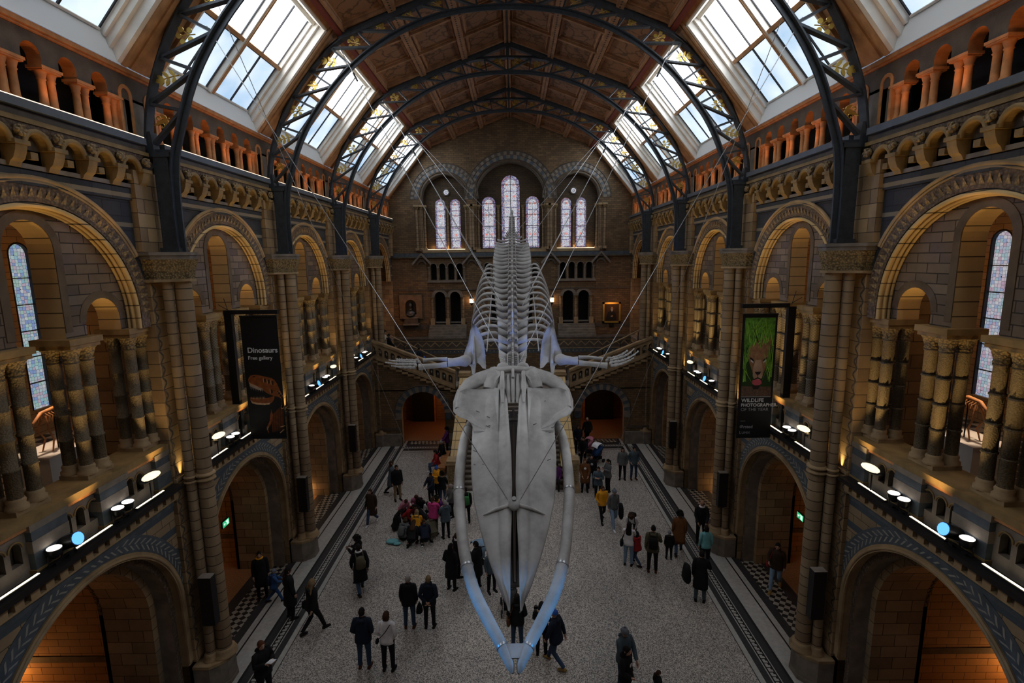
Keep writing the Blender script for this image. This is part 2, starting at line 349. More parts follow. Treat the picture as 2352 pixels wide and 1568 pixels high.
# ================================================================== the hall
def zigzag(mb, T, u, v0, v1, w, width, mat, step=.16, th=.03):
    """inlaid zigzag running up a pilaster"""
    mb.mat(mat); n = int((v1-v0)/step)
    for i in range(n):
        a = u-width/2 if i % 2 else u+width/2; b = u+width/2 if i % 2 else u-width/2; z = v0+i*step
        mb.add([(a, z, w), (b, z+step, w), (b, z+step+th*1.6, w), (a, z+th*1.6, w)], [(0, 1, 2, 3)])
YEND = 35.7
for s in (-1, 1):
    mb = MB(); inn = MB(); gal = MB(); low = MB(); gfl = MB(); gce = MB(); gar = MB()
    for k in range(-1, 5):
        T = wallT(s, k); mb.T = T; H = 2.94
        # ground storey
        mb.mat('striped_ashlar'); mb.archwall(-H, H, 0, 5.35, [(0, 2.32, 2.6, 0)], 0, .18, 28, soffit='buff_stone')
        mb.mat('carved_brown'); mb.archwall(-H, H, 0, 5.3, [(0, 2.17, 2.6, 0)], .18, .55, 28, soffit='grey_stone')
        mb.mat('ashlar'); mb.archwall(-H, H, 0, 5.2, [(0, 2.0, 2.6, 0)], .55, 1.7, 24, soffit='ashlar')
        mb.mat('buff_stone'); mb.ring(0, 2.6, 2.30, 2.45, -.05, 0, 32, leg=1.)
        mb.archtube(0, 2.6, 2.36, -.05, .035, 32)
        mb.mat('blue_stone'); mb.ring(0, 2.6, 2.45, 2.80, -.012, 0, 40)
        mb.mat('cream_inlay')
        n = 46
        for i in range(n):
            for row, (ra, rb, sl) in enumerate(((2.50, 2.60, -.05), (2.62, 2.74, .05))):
                a = pi*(i+.5)/n; da = .010
                q = [(-ra*cos(a-da), 2.6+ra*sin(a-da)), (-ra*cos(a+da), 2.6+ra*sin(a+da)), (-rb*cos(a+da+sl), 2.6+rb*sin(a+da+sl)), (-rb*cos(a-da+sl), 2.6+rb*sin(a-da+sl))]
                mb.add([(x, z, -.018) for x, z in q], [(0, 1, 2, 3)])
        mb.mat('blue_stone'); mb.box(-2.5, 2.5, 5.18, 5.36, -.03, 0)
        mb.mat('buff_stone'); mb.archwall(-2.5, 2.5, 5.36, 5.62, [((i-8)*.285, .06, 5.5, 5.40) for i in range(17)], -.14, -.06, 6)
        mb.mat('dark_stone'); mb.box(-2.5, 2.5, 5.36, 5.6, -.06, 0)
        mb.mat('grey_stone'); mb.box(-H, H, 5.6, 5.7, -.14, .5)
        # parapet with little arches
        ops = [(u, .1, 6.28, 5.98) for u in (-.3, 0, .3)]+[(q*(1.45+d), .1, 6.28, 5.98) for q in (-1, 1) for d in (-.15, .15)]
        if k < 4:
            mb.mat('grey_stone'); mb.archwall(-2.5, 2.5, 5.7, 6.55, ops, .06, .2, 8, soffit='dark_stone')
            mb.mat('dark_stone'); mb.box(-2.5, 2.5, 5.7, 6.5, .24, .3)
            for u, r, zs, zb in ops: mb.mat('ochre_stone'); mb.archtube(u, zs, r+.03, .05, .018, 8, tseg=5)
            for uu, hw in ((-.74, .36), (.74, .36), (-2.3, .3), (2.3, .3)):
                mb.mat('blue_stone'); mb.box(uu-hw, uu+hw, 5.7, 6.5, -.05, .2); mb.mat('grey_stone'); mb.box(uu-hw-.01, uu+hw+.01, 6.1, 6.32, -.055, .2); mb.box(uu-hw-.03, uu+hw+.03, 6.5, 6.62, -.07, .2); mb.mat('ochre_stone'); mb.box(uu-hw-.02, uu+hw+.02, 5.7, 5.8, -.07, .2)
            mb.mat('orange_stone'); mb.box(-2.55, 2.55, 6.55, 6.62, -.02, .6); mb.mat('ochre_stone'); mb.box(-2.6, 2.6, 6.62, 6.75, -.06, .8)
        # solid either side of the gallery opening
        mb.mat('ashlar')
        for q in (-1, 1): mb.box(min(q*2.5, q*H), max(q*2.5, q*H), 5.6, 9.6, 0, 1.2)
        # great arch
        mb.mat('dark_pattern'); mb.archwall(-H, H, 9.57, 12.95, [(0, 2.13, 9.88, 9.57)], 0, .24, 32, soffit='soffit_stone')
        mb.mat('soffit_stone'); mb.archtube(0, 9.88, 2.14, -.0, .045, 36, leg=9.57); mb.archtube(0, 9.88, 2.11, .10, .04, 36, leg=9.57); mb.archtube(0, 9.88, 2.1, .2, .035, 36, leg=9.57)
        mb.mat('carved_brown'); mb.ring(0, 9.88, 2.2, 2.53, -.03, 0, 36, leg=9.57)
        mb.mat('carved_stone')
        for i in range(44):
            a = pi*(i+.5)/44
            mb.add([(-2.28*cos(a-.026), 9.88+2.28*sin(a-.026), -.03), (-2.28*cos(a+.026), 9.88+2.28*sin(a+.026), -.03), (-2.45*cos(a), 9.88+2.45*sin(a), -.075)], [(0, 1, 2)])
        a = math.asin((11.16-9.9)/2.59)
        mb.mat('buff_stone'); mb.archtube(0, 9.9, 2.59, -.03, .045, 36, a0=a, a1=pi-a, tseg=8)
        mb.archtube(0, 9.9, 2.52, -.03, .025, 36, a0=a, a1=pi-a)
        # tympanum
        tw = MB(T)
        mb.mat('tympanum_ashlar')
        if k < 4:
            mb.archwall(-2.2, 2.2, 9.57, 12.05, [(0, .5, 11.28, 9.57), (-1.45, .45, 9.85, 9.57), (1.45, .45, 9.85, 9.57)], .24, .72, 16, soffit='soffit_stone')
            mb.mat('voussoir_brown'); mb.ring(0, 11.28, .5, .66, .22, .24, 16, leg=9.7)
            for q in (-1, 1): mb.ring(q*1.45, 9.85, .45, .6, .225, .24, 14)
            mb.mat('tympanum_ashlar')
        # inner gallery vault line, wall above the arch
        mb.mat('ashlar')
        for q in (-1, 1): mb.box(min(q*2.32, q*H), max(q*2.32, q*H), 11.25, 13.0, -.14, 0)
        mb.mat('dark_pattern'); mb.box(-2.32, 2.32, 12.35, 12.6, -.05, 0)
        mb.mat('grey_stone'); mb.box(-2.32, 2.32, 12.62, 12.7, -.07, 0)
        # corbel table: little arches and back wall
        mb.mat('dark_stone'); mb.box(-H, H, 12.6, 13.36, 0, .2)
        mb.mat('carved_brown'); mb.archwall(-2.6, 2.6, 12.98, 13.34, [((i-3)*.735, .235, 12.98, 12.98) for i in range(7)], -.2, 0, 10, soffit='ochre_stone')
        mb.mat('ochre_stone')
        for i in range(7):
            u = (i-3)*.735; mb.archtube(u, 12.98, .255, -.21, .05, 12, tseg=6)
            mb.box(u-.07, u+.07, 12.78, 12.9, -.13, 0)
        mb.box(-2.75, 2.75, 13.34, 13.42, -.24, 0); mb.mat('dark_stone'); mb.box(-2.75, 2.75, 13.42, 13.56, -.18, 0)
        mb.mat('slate_ledge'); mb.box(-2.64, 2.64, 13.56, 13.70, -.30, .22)
        # triforium
        ar = [((i-2.5)*.75, .2, 14.62, 14.5) for i in range(6)]
        mb.mat('dark_stone'); mb.archwall(-H, H, 14.50, 15.06, ar, 0, .26, 10, soffit='orange_stone')
        mb.mat('grey_stone')
        for q in (-1, 1):
            mb.box(min(q*2.68, q*H), max(q*2.68, q*H), 13.7, 14.56, 0, .34); mb.mat('orange_stone')
            mb.ring(q*2.56, 14.6, .12, .2, -.02, .1, 8, leg=13.72); mb.mat('grey_stone'); mb.box(q*2.56-.2, q*2.56+.2, 13.7, 14.7, .1, .2)
        mb.mat('orange_stone'); mb.box(-H, H, 15.04, 15.13, -.1, .1); mb.mat('orange_stone'); mb.box(-H, H, 15.0, 15.04, -.05, .1)
        # behind the openings: boards coloured near-black in place of the shade there
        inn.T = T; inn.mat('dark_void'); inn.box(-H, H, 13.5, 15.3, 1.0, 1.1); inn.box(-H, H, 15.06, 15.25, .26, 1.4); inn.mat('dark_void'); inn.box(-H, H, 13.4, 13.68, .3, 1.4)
        # upper gallery: slab, outer wall with lancet, ceiling, cross ribs
        gfl.T = T; gce.T = T; gal.T = T; gfl.mat('grey_stone'); gfl.box(-H, H, 5.45, 5.6, .3, 6.2)
        gfl.mat('gallery_check'); gfl.add([(-H, 5.905, .6), (H, 5.905, .6), (H, 5.905, 6.), (-H, 5.905, 6.)], [(0, 1, 2, 3)])
        gfl.mat('buff_stone'); gfl.box(-H, H, 5.6, 5.9, .3, 6.2); gce.mat('dark_stone'); gce.box(-H, H, 12.35, 12.5, .7, 6.2)
        gal.mat('alcove_brick'); gal.archwall(-H, H, 5.9, 12.4, [(0, .33, 11.3, 6.7)] if k < 4 else [], 6.0, 6.2, 12, soffit='buff_stone')
        # a transverse arch over the gallery on each pier line
        g2 = MB(lambda u, v, w, k=k, s=s: (s*(WX+.7+2.65+u), YB+S*k-H+w, v)); g2.mat('alcove_brick')
        g2.archwall(-2.65, 2.65, 5.9, 12.35, [(0, 2.0, 9.9, 5.9)], -.2, .2, 16)
        struct(g2, 'trim_%d' % (20+(k+1)+(6 if s > 0 else 0)), f'round arch spanning the {SIDE[s]} gallery at the near end of the {BAYW[k]}')
        # ground alcove: side walls and back
        low.T = T; low.mat('alcove_brick')
        low.box(-H, H, 0, 5.45, 5.5, 5.7); low.box(-H, -2.45, 0, 5.45, 1.7, 5.5); low.box(2.45, H, 0, 5.45, 1.7, 5.5)
        low.mat('dark_stone'); low.box(-2.45, 2.45, .95, 1.12, 5.47, 5.5); low.box(-2.45, -2.43, .95, 1.12, 1.7, 5.5); low.box(2.43, 2.45, .95, 1.12, 1.7, 5.5)
        low.mat('grey_stone'); low.box(-H, H, 5.3, 5.45, 1.7, 5.5)
        low.mat('carved_brown')
        for q in (-1, 1): low.ring(0, 2.6, 2.0, 2.12, 1.7, 1.8, 20, leg=0)
        low.mat('orange_stone'); low.box(-2.45, 2.45, 0, .42, 4.9, 5.5)
    o = struct(mb, 'wall_'+SIDE[s], f'{SIDE[s]} nave wall of striped stone with round arches, parapet and triforium')
    struct(inn, 'trim_%d' % (11 if s < 0 else 12)); struct(gal, 'wall_%s_gallery' % SIDE[s], f'brick outer wall of the upper gallery behind the {SIDE[s]} arches'); struct(gfl, 'floor_gallery_%s' % SIDE[s], f'tiled floor of the {SIDE[s]} gallery'); struct(gce, 'ceiling_gallery_%s' % SIDE[s], f'dark ceiling of the {SIDE[s]} gallery')
    struct(low, 'wall_%s_alcoves' % SIDE[s], f'brick alcoves behind the ground arches of the {SIDE[s]} wall')
    # plain run of wall beside and behind the viewer
    mb = MB(); mb.mat('ashlar'); mb.box(min(s*8.2, s*8.4), max(s*8.2, s*8.4), -3, .42, 0, 15.2); struct(mb, 'wall_%s_near' % SIDE[s])
mb = MB(); mb.mat('ashlar'); mb.box(-8.4, 8.4, -3.2, -3, 0, 20.5); struct(mb, 'wall_near')
for s in (-1, 1):
    mb = MB(); mb.mat('ashlar'); a, b = sorted((s*8.5, s*14.4)); mb.box(a, b, 35.7, 35.9, 0, 15); mb.box(a, b, .1, .3, 0, 15); struct(mb, 'wall_gallery_ends_%s' % SIDE[s])

# ---- floor
fl = MB(); fl.mat('terrazzo'); fl.box(-6.43, 6.43, -3, 28.44, -.2, 0)
fl.mat('tan_floor'); fl.box(-14.2, -9.3, -3, 36, -.2, 0); fl.box(9.3, 14.2, -3, 36, -.2, 0); fl.box(-9.3, 9.3, 30.3, 44, -.2, 0)
def strips(seq, s):
    for a, b, m in seq:
        fl.mat(m); x0, x1 = sorted((s*a, s*b)); fl.box(x0, x1, -3, 30.3, -.2, 0)
SEQ = [(6.43, 6.455, 'mosaic_black'), (6.455, 6.60, 'terrazzo_white'), (6.60, 6.78, 'mosaic_dark'), (6.78, 7.04, 'terrazzo_white'), (7.04, 7.25, 'mosaic_dark'), (7.25, 7.32, 'mosaic_black'), (7.32, 7.82, 'terrazzo_white'), (7.82, 7.87, 'mosaic_black'), (7.87, 8.04, 'terrazzo_white'), (8.04, 8.3, 'mosaic_dark'), (8.3, 8.95, 'mosaic_check'), (8.95, 9.3, 'mosaic_dark')]
for s in (-1, 1): strips(SEQ, s)
fl.mat('mosaic_dark'); fl.box(-6.43, 6.43, 28.44, 30.3, -.2, 0)
fl.mat('terrazzo_white'); fl.box(-6.43, 6.43, 28.5, 28.62, 0, .003); fl.box(-6.5, 6.5, 29.0, 29.28, 0, .003)
fl.mat('mosaic_check'); fl.box(-6.3, -3.4, 29.7, 30.2, 0, .003); fl.box(3.4, 6.3, 29.7, 30.2, 0, .003)
# key pattern
fl.mat('mosaic_black')
def keyrow(f, a, b, period=.155):
    n = int((b-a)/period)
    for i in range(n):
        y = a+i*period; t = .03
        for (x0, x1, y0, y1) in ((.03, .07, 0, period*.55+t), (.07, .19, period*.55, period*.55+t), (.15, .19, period*.2, period*.55), (.03, .07, period*.55, period), (.19, .23, 0, period)):
            f(x0, x1, y+y0, y+y1)
for s in (-1, 1):
    def f(x0, x1, y0, y1, s=s):
        a, b = sorted((s*(6.78+x0), s*(6.78+x1))); fl.add([(a, y0, .003), (b, y0, .003), (b, y1, .003), (a, y1, .003)], [(0, 1, 2, 3)])
    keyrow(f, 4.5, 29.)
keyrow(lambda x0, x1, y0, y1: fl.add([(y0, 29.02+x0, .006), (y1, 29.02+x0, .006), (y1, 29.02+x1, .006), (y0, 29.02+x1, .006)], [(0, 1, 2, 3)]), -6.6, 6.6)
struct(fl, 'floor', 'speckled grey terrazzo floor with black and white mosaic borders')

# ---- roof: coffered timber slopes between the roof ribs
cl = MB()
def roofz(x): return 20.34-(20.34-18.4)*abs(x)/5.4
for s in (-1, 1):
    cl.mat('timber'); cl.hexa([(0, -3, 20.34), (s*5.6, -3, 18.33), (s*5.6, 36, 18.33), (0, 36, 20.34), (0, -3, 20.5), (s*5.6, -3, 18.5), (s*5.6, 36, 18.5), (0, 36, 20.5)])
    def slab(x0, x1, y0, y1, d0, d1, m):
        cl.mat(m); cl.hexa([(s*x0, y0, roofz(x0)-d1), (s*x1, y0, roofz(x1)-d1), (s*x1, y1, roofz(x1)-d1), (s*x0, y1, roofz(x0)-d1),
                            (s*x0, y0, roofz(x0)-d0), (s*x1, y0, roofz(x1)-d0), (s*x1, y1, roofz(x1)-d0), (s*x0, y1, roofz(x0)-d0)])
    for x0, x1 in ((0, .13), (1.72, 1.96), (3.52, 3.76)): slab(x0, x1, -3, 35.7, 0, .2, 'timber')
    slab(.0, .035, -3, 35.7, .2, .21, 'mosaic_dark')
    for xm in (1.84, 3.64):
        cl.mat('mosaic_dark')
        for i in range(190):
            y = 3+i*.17; d = .207; cl.add([(s*(xm-.035), y, roofz(xm)-d), (s*(xm+.035), y, roofz(xm)-d), (s*(xm+.035), y+.08, roofz(xm)-d), (s*(xm-.035), y+.08, roofz(xm)-d)], [(0, 1, 2, 3)])
    for k in range(-1, 5):
        y0 = PK+S*k
        for j in range(3):
            ya = y0+.22+(S-.44)/3*j; yb = ya+(S-.44)/3
            slab(.13, 5.28, ya-.06, ya+.06, 0, .14, 'timber'); (slab(.13, 5.28, yb-.06, yb+.06, 0, .14, 'timber') if j == 2 else None)
            for x0, x1 in ((.13, 1.72), (1.96, 3.52), (3.76, 5.3)):
                slab(x0+.2, x1-.2, ya+.22, yb-.22, .0, .02, 'painted_panel')
                slab(x0+.1, x1-.1, ya+.12, ya+.16, 0, .07, 'timber'); slab(x0+.1, x1-.1, yb-.16, yb-.12, 0, .07, 'timber')
                slab(x0+.08, x0+.12, ya+.12, yb-.12, 0, .07, 'timber'); slab(x1-.12, x1-.08, ya+.12, yb-.12, 0, .07, 'timber')
    slab(5.28, 5.42, -3, 35.7, -.0, .26, 'red_timber')
    slab(5.2, 5.26, -3, 35.7, 0, .2, 'timber')
struct(cl, 'ceiling', 'coffered timber roof with painted panels')

# ---- roof windows in the slopes
def skylight(s, k, first=None):
    """w runs up the slope: t=0 at the wall head, t=1 at the red purlin"""
    A = Vector((s*8.1, 0, 15.15)); B = Vector((s*5.42, 0, 18.38)); D = B-A; L = D.length; d = D.normalized(); nrm = Vector((-s*d.z*1., 0, s*d.x*1.))
    if nrm.z > 0: nrm = -nrm           # towards the room
    yc = YB+S*k
    def T(u, v, w): p = A+d*v+nrm*w; return (p.x, yc+u, p.z)
    H = 2.94
    root = empty('window_%d' % (30+k*2+(s > 0)), label=f'tall roof window over the {BAYW[k]} of the {SIDE[s]} wall', cat='window'); root['kind'] = 'structure'
    fr = MB(T); fr.mat('white_frame')
    u0, u1, v0, v1 = -2.12, 2.12, .34, L-.5
    # sill board, head board, stepped reveals
    fr.mat('sill_white'); fr.hexa([(-2.4, 0, .03), (2.4, 0, .03), (2.4, v0, -.44), (-2.4, v0, -.44), (-2.4, -.02, -.5), (2.4, -.02, -.5), (2.4, v0, -.55), (-2.4, v0, -.55)]); fr.mat('white_frame')
    D0 = -.5
    fr.box(-2.4, 2.4, v1, v1+.12, D0, -.3); fr.box(-2.4, 2.4, v1+.12, L-.28, D0, -.02)
    for q in (-1, 1):
        a, b = sorted((q*2.12, q*2.2)); fr.box(a, b, .3, v1+.1, D0, -.34); a, b = sorted((q*2.2, q*2.3)); fr.box(a, b, .12, v1+.12, D0, -.2); a, b = sorted((q*2.3, q*2.42)); fr.box(a, b, .03, v1+.15, D0, .0)
        fr.mat('timber_frame'); a, b = sorted((q*2.42, q*2.52)); fr.box(a, b, 0, L-.1, D0, .05); a, b = sorted((q*2.52, q*2.74)); fr.box(a, b, 0, L, D0, -.04)
        a, b = sorted((q*2.70, q*H)); fr.box(a, b, 0, L, D0, .0); fr.mat('white_frame')
    fr.mat('timber_frame'); fr.box(-2.5, 2.5, L-.28, L, D0, .0)
    fr.mat('white_frame')
    fr.box(-.09, .09, v0, v1, D0, -.30); fr.mat('timber_frame'); fr.box(-.03, .03, v0, v1, -.30, -.27)
    vm = (v0+v1)/2; fr.mat('timber_frame'); fr.box(-2.12, 2.12, vm-.055, vm+.055, D0, -.32)
    for q in (-1, 1): fr.mat('white_frame'); fr.box(q*1.06-1.0, q*1.06+1.0, v0, v0+.05, D0, -.4)
    fro = fr.build('window_frame', root)
    gb = MB(T); gb.mat('lead')
    gb.box(-2.1, 2.1, vm-.08, vm-.055, D0, -.42)
    for q in (-1, 1):
        gb.box(q*1.1-.02, q*1.1+.02, v0, v1, D0, -.43)
        for e in (-.98, .98): gb.box(q*1.1+e-.018, q*1.1+e+.018, v0, v1, D0, -.44)
    gb.build('glazing_bar', fro)
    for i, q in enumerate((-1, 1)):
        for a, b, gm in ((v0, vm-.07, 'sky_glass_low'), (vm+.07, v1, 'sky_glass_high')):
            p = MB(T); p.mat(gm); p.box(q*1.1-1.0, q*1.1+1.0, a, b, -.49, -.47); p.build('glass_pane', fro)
    bk = MB(T); bk.mat('timber_frame'); bk.box(-H, H, -.05, L, -.56, -.53)
    bk.build('backing_board', root)
for s in (-1, 1):
    for k in range(-1, 5): skylight(s, k)
mb = MB(); mb.mat('timber')
for s in (-1, 1): mb.hexa([(s*8.1, -3, 15.15), (s*8.3, -3, 15.15), (s*8.3, .41, 15.15), (s*8.1, .41, 15.15), (s*5.4, -3, 18.4), (s*5.6, -3, 18.4), (s*5.6, .41, 18.4), (s*5.4, .41, 18.4)])
struct(mb, 'trim_13')

# ---- end wall
E = MB(lambda u, v, w: (u, YEND+w, v))
E.mat('brickwork')
E.archwall(-8.6, 8.6, 0, 6.6, [], 0, .5)
sides = (-4.45, 4.45)
E.archwall(-8.6, 8.6, 6.6, 9.05, [(c+q*.53, .37, 8.42, 6.6) for c in sides for q in (-1, 1)]+[(u, .37, 8.42, 6.6) for u in (-1.06, 0, 1.06)], 0, .5, 12, soffit='dark_stone')
E.archwall(-8.6, 8.6, 9.05, 11.6, [(c+(i-1.5)*.6, .21, 10.5, 9.6) for c in sides for i in range(4)]+[((i-3)*.55, .2, 10.5, 9.6) for i in range(7)], 0, .5, 8, soffit='grey_stone')
E.archwall(-8.6, 8.6, 11.6, 18.3, [(-4.45, 1.5, 15.05, 11.6), (0, 2.3, 15.0, 11.6), (4.45, 1.5, 15.05, 11.6)], 0, .55, 24, soffit='grey_stone')
E.prism([(-8.6, 18.3), (8.6, 18.3), (8.6, 20.6), (-8.6, 20.6)], 0, .5) if False else E.box(-8.6, 8.6, 18.3, 20.6, 0, .5)
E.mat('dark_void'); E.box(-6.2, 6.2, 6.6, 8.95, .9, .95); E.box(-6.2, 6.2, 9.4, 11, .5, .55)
# window wall inside the three recesses
E.mat('shaded_recess_brick'); L = [(-4.83, .355, 14.7, 11.7), (-3.8, .35, 14.7, 11.7)]
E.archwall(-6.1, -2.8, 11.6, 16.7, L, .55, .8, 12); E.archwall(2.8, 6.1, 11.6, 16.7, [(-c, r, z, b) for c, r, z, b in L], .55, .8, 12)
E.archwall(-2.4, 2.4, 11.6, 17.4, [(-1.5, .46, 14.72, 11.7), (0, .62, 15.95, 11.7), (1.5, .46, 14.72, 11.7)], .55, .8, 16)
# bands over the recesses
for c, r, z in ((-4.45, 1.5, 15.05), (4.45, 1.5, 15.05), (0, 2.3, 15.0)):
    E.mat('dark_stone'); E.archtube(c, z, r+.05, 0, .06, 28); E.archtube(c, z, r+.2, -.01, .04, 28)
    e_ = .008 if c == 0 else 0; E.ring(c, z-.05, r+.3, r+.52, -.02-e_, 0, 36, mats=['blue_stone', 'grey_stone']); E.ring(c, z-.05, r+.56, r+.76, -.03-e_, 0, 44, mats=['grey_stone', 'dark_stone'])
    E.mat('dark_stone'); E.archtube(c, z-.05, r+.8, -.03, .04, 32)
    E.mat('buff_stone')
for c, r in ((-4.45, 1.5), (4.45, 1.5), (0, 2.3)):
    for q in (-1, 1):
        for j, (dr, w) in enumerate(((-.08, .3), (.12, .08), (.4, -.08))):
            x = c+q*(r+dr); E.mat('shaft_stone'); E.smooth = True
            E.tube([(x, 11.75, w), (x, 14.3, w)], .085, 8); E.smooth = False
            E.mat('carved_capital'); E.tube([(x, 14.3, w), (x, 14.5, w)], [.09, .17], 8); E.mat('buff_stone'); E.box(x-.16, x+.16, 14.5, 14.62, w-.16, w+.16)
            E.box(x-.12, x+.12, 11.6, 11.78, w-.12, w+.12)
for x in (-4.31, 4.31, -.84, .84):
    E.mat('shaft_stone'); E.tube([(x, 11.7, .5), (x, 14.4, .5)], .07, 8); E.mat('carved_capital'); E.tube([(x, 14.4, .5), (x, 14.6, .5)], [.08, .15], 8)
E.mat('buff_stone'); E.box(-6.3, -2.8, 11.45, 11.65, -.05, .5); E.box(2.8, 6.3, 11.45, 11.65, -.05, .5); E.box(-2.4, 2.4, 11.45, 11.65, -.05, .5)
E.mat('blue_stone'); E.box(-8.2, 8.2, 11.18, 11.42, -.1, 0); E.mat('dark_stone'); E.box(-8.2, 8.2, 11.1, 11.18, -.16, 0); E.box(-8.2, 8.2, 8.88, 8.98, -.06, 0)
for c in (-6.13, -2.7, 2.7, 6.13):       # gablets
    for q in (-1, 1): E.mat('grey_stone'); E.hexa([(c, 11.3, -.2), (c+q*.62, 10.6, -.2), (c+q*.62, 10.6, 0), (c, 11.3, 0), (c, 11.46, -.2), (c+q*.68, 10.72, -.2), (c+q*.68, 10.72, 0), (c, 11.46, 0)])
    E.mat('dark_stone'); E.ring(c, 10.62, .24, .34, -.12, 0, 10); E.mat('brickwork'); E.box(c-.34, c+.34, 8.98, 10.6, -.05, 0)
    E.mat('carved_brown'); E.ball((c, 11.6, -.14), .13, 8, 5)
for c0, n, d, rr in ((-4.45, 4, .6, .21), (4.45, 4, .6, .21), (0, 7, .55, .2)):
    for i in range(n+1):
        x = c0+(i-n/2)*d; E.mat('grey_stone'); E.tube([(x, 9.62, .02), (x, 10.4, .02)], .045, 8); E.box(x-.08, x+.08, 10.4, 10.5, -.06, .1); E.box(x-.08, x+.08, 9.55, 9.64, -.06, .1)
    for i in range(n): E.archtube(c0+(i-(n-1)/2)*d, 10.5, rr+.03, -.01, .03, 10, tseg=5)
    E.box(c0-n*d/2-.15, c0+n*d/2+.15, 9.42, 9.56, -.1, .1)
for xs in ([c+q*.53 for c in (-4.45,) for q in (-1, 1)], [c+q*.53 for c in (4.45,) for q in (-1, 1)], [-1.06, 0, 1.06]):
    for x in xs: E.mat('grey_stone'); E.ring(x, 8.42, .39, .56, -.05, 0, 14); E.archtube(x, 8.42, .38, -.05, .025, 14, tseg=5)
    ed = sorted({round(x+q*.53, 3) for x in xs for q in (-1, 1)})
    for x in ed: E.mat('shaft_stone'); E.tube([(x, 6.9, -.02), (x, 8.25, -.02)], .08, 8); E.mat('carved_capital'); E.tube([(x, 8.25, -.02), (x, 8.4, -.02)], [.08, .14], 8); E.mat('buff_stone'); E.box(x-.14, x+.14, 5.95, 6.92, -.18, .1)
    for j in range(6):    # steps up to the dark doorways
        z = 5.68+j*.165; E.mat('grey_stone'); E.box(xs[0]-.75, xs[-1]+.75, z, z+.165, -1.0+j*.2, .3)
E.mat('orange_stone'); E.box(-8.2, -5.75, 6.6, 8.85, -.012, 0); E.box(5.75, 8.2, 6.6, 8.85, -.012, 0)
E.mat('brickwork'); E.box(-8.2, -5.75, 6.6, 8.88, -.02, -.012); E.box(5.75, 8.2, 6.6, 8.88, -.02, -.012)
E.mat('dark_stone'); E.box(-8.2, -5.6, 6.2, 6.5, -.02, 0); E.box(5.6, 8.2, 6.2, 6.5, -.02, 0)
# zigzag frieze
E.mat('dark_stone'); E.box(-8.2, 8.2, 5.55, 5.68, -1.1, 0); E.mat('brickwork'); E.box(-8.2, 8.2, 0, 5.55, -1.05, 0)
E.mat('dark_stone'); E.box(-8.2, 8.2, 4.95, 5.5, -1.06, -1.05)
E.mat('buff_stone')
for i in range(56):
    a = -8.2+i*.293; zz = (5.08, 5.36) if i % 2 else (5.36, 5.08)
    E.add([(a, zz[0], -1.07), (a+.293, zz[1], -1.07), (a+.293, zz[1]+.09, -1.07), (a, zz[0]+.09, -1.07)], [(0, 1, 2, 3)])
E.mat('blue_stone'); E.box(-8.2, 8.2, 4.62, 4.9, -1.06, -1.05); E.mat('buff_stone'); E.box(-8.2, 8.2, 4.9, 4.95, -1.08, -1.05); E.box(-8.2, 8.2, 5.46, 5.52, -1.08, -1.05)
for i in range(60): x = -8+i*.27; E.box(x-.03, x+.03, 4.72, 4.8, -1.065, -1.06)
struct(E, 'wall_end', 'far brick end wall with three arched recesses of stained glass')
# stained glass of the end wall
ends = [(-4.83, .355, 14.7, 11.7, 'first small stained lancet from the left on the end wall'), (-3.8, .35, 14.7, 11.7, 'second small stained lancet from the left on the end wall'),
        (-1.5, .46, 14.72, 11.7, 'stained lancet just left of the tall central window'), (0, .62, 15.95, 11.7, 'tallest central stained window of the end wall'),
        (1.5, .46, 14.72, 11.7, 'stained lancet just right of the tall central window'), (3.8, .35, 14.7, 11.7, 'second small stained lancet from the right on the end wall'), (4.83, .355, 14.7, 11.7, 'last small stained lancet on the right of the end wall')]
for n, (c, r, zs, zb, lb) in enumerate(ends):
    g = MB(lambda u, v, w: (u, YEND+w, v)); b = .13*r/.4
    def arch(mt, r, zb, w, off=0):
        g.mat(mt); P = [(c-r, zb), (c+r, zb)]+[(c+r*cos(pi*i/14), zs+r*sin(pi*i/14)) for i in range(15)]
        g.add([(x, z, w) for x, z in P], [tuple(range(len(P)))])
    arch('end_glass_border', r, zb, .68); arch('end_glass', r-b, zb+b, .677)
    g.mat('end_glass_border')
    for z in (zs-.42, zs-1.5, zb+.55, zb+1.4): g.box(c-r, c+r, z-.03, z+.03, .672, .674)
    g.mat('end_glass_red')
    for z in (zs-.0, zs-.75, zb+.95): 
        for q in ((-1, 1) if r > .4 else (0,)):
            for a in range(4): t_ = a*pi/4; g.bar((c+q*r*.38-.1*cos(t_), z-.1*sin(t_), .668), (c+q*r*.38+.1*cos(t_), z+.1*sin(t_), .668), .025, .005, up=(0, 0, 1))
    o = g.build('window_%d' % (n+1)); o['kind'] = 'structure'; o['label'] = lb
    lead = MB(lambda u, v, w: (u, YEND+w, v)); lead.mat('lead')
    for z in [zb+.02, zs]+[zb+i*(zs-zb)/4 for i in (1, 2, 3)]: lead.box(c-r, c+r, z-.015, z+.015, .65, .68)
    if r > .6: lead.box(c-.02, c+.02, zb, zs+r, .65, .68)
    if r > .4: lead.box(c-.01, c+.01, zb, zs, .65, .68)
    lead.archtube(c, zs, r*.62, .665, .012, 12, tseg=4)
    lead.build('window_lead', o)
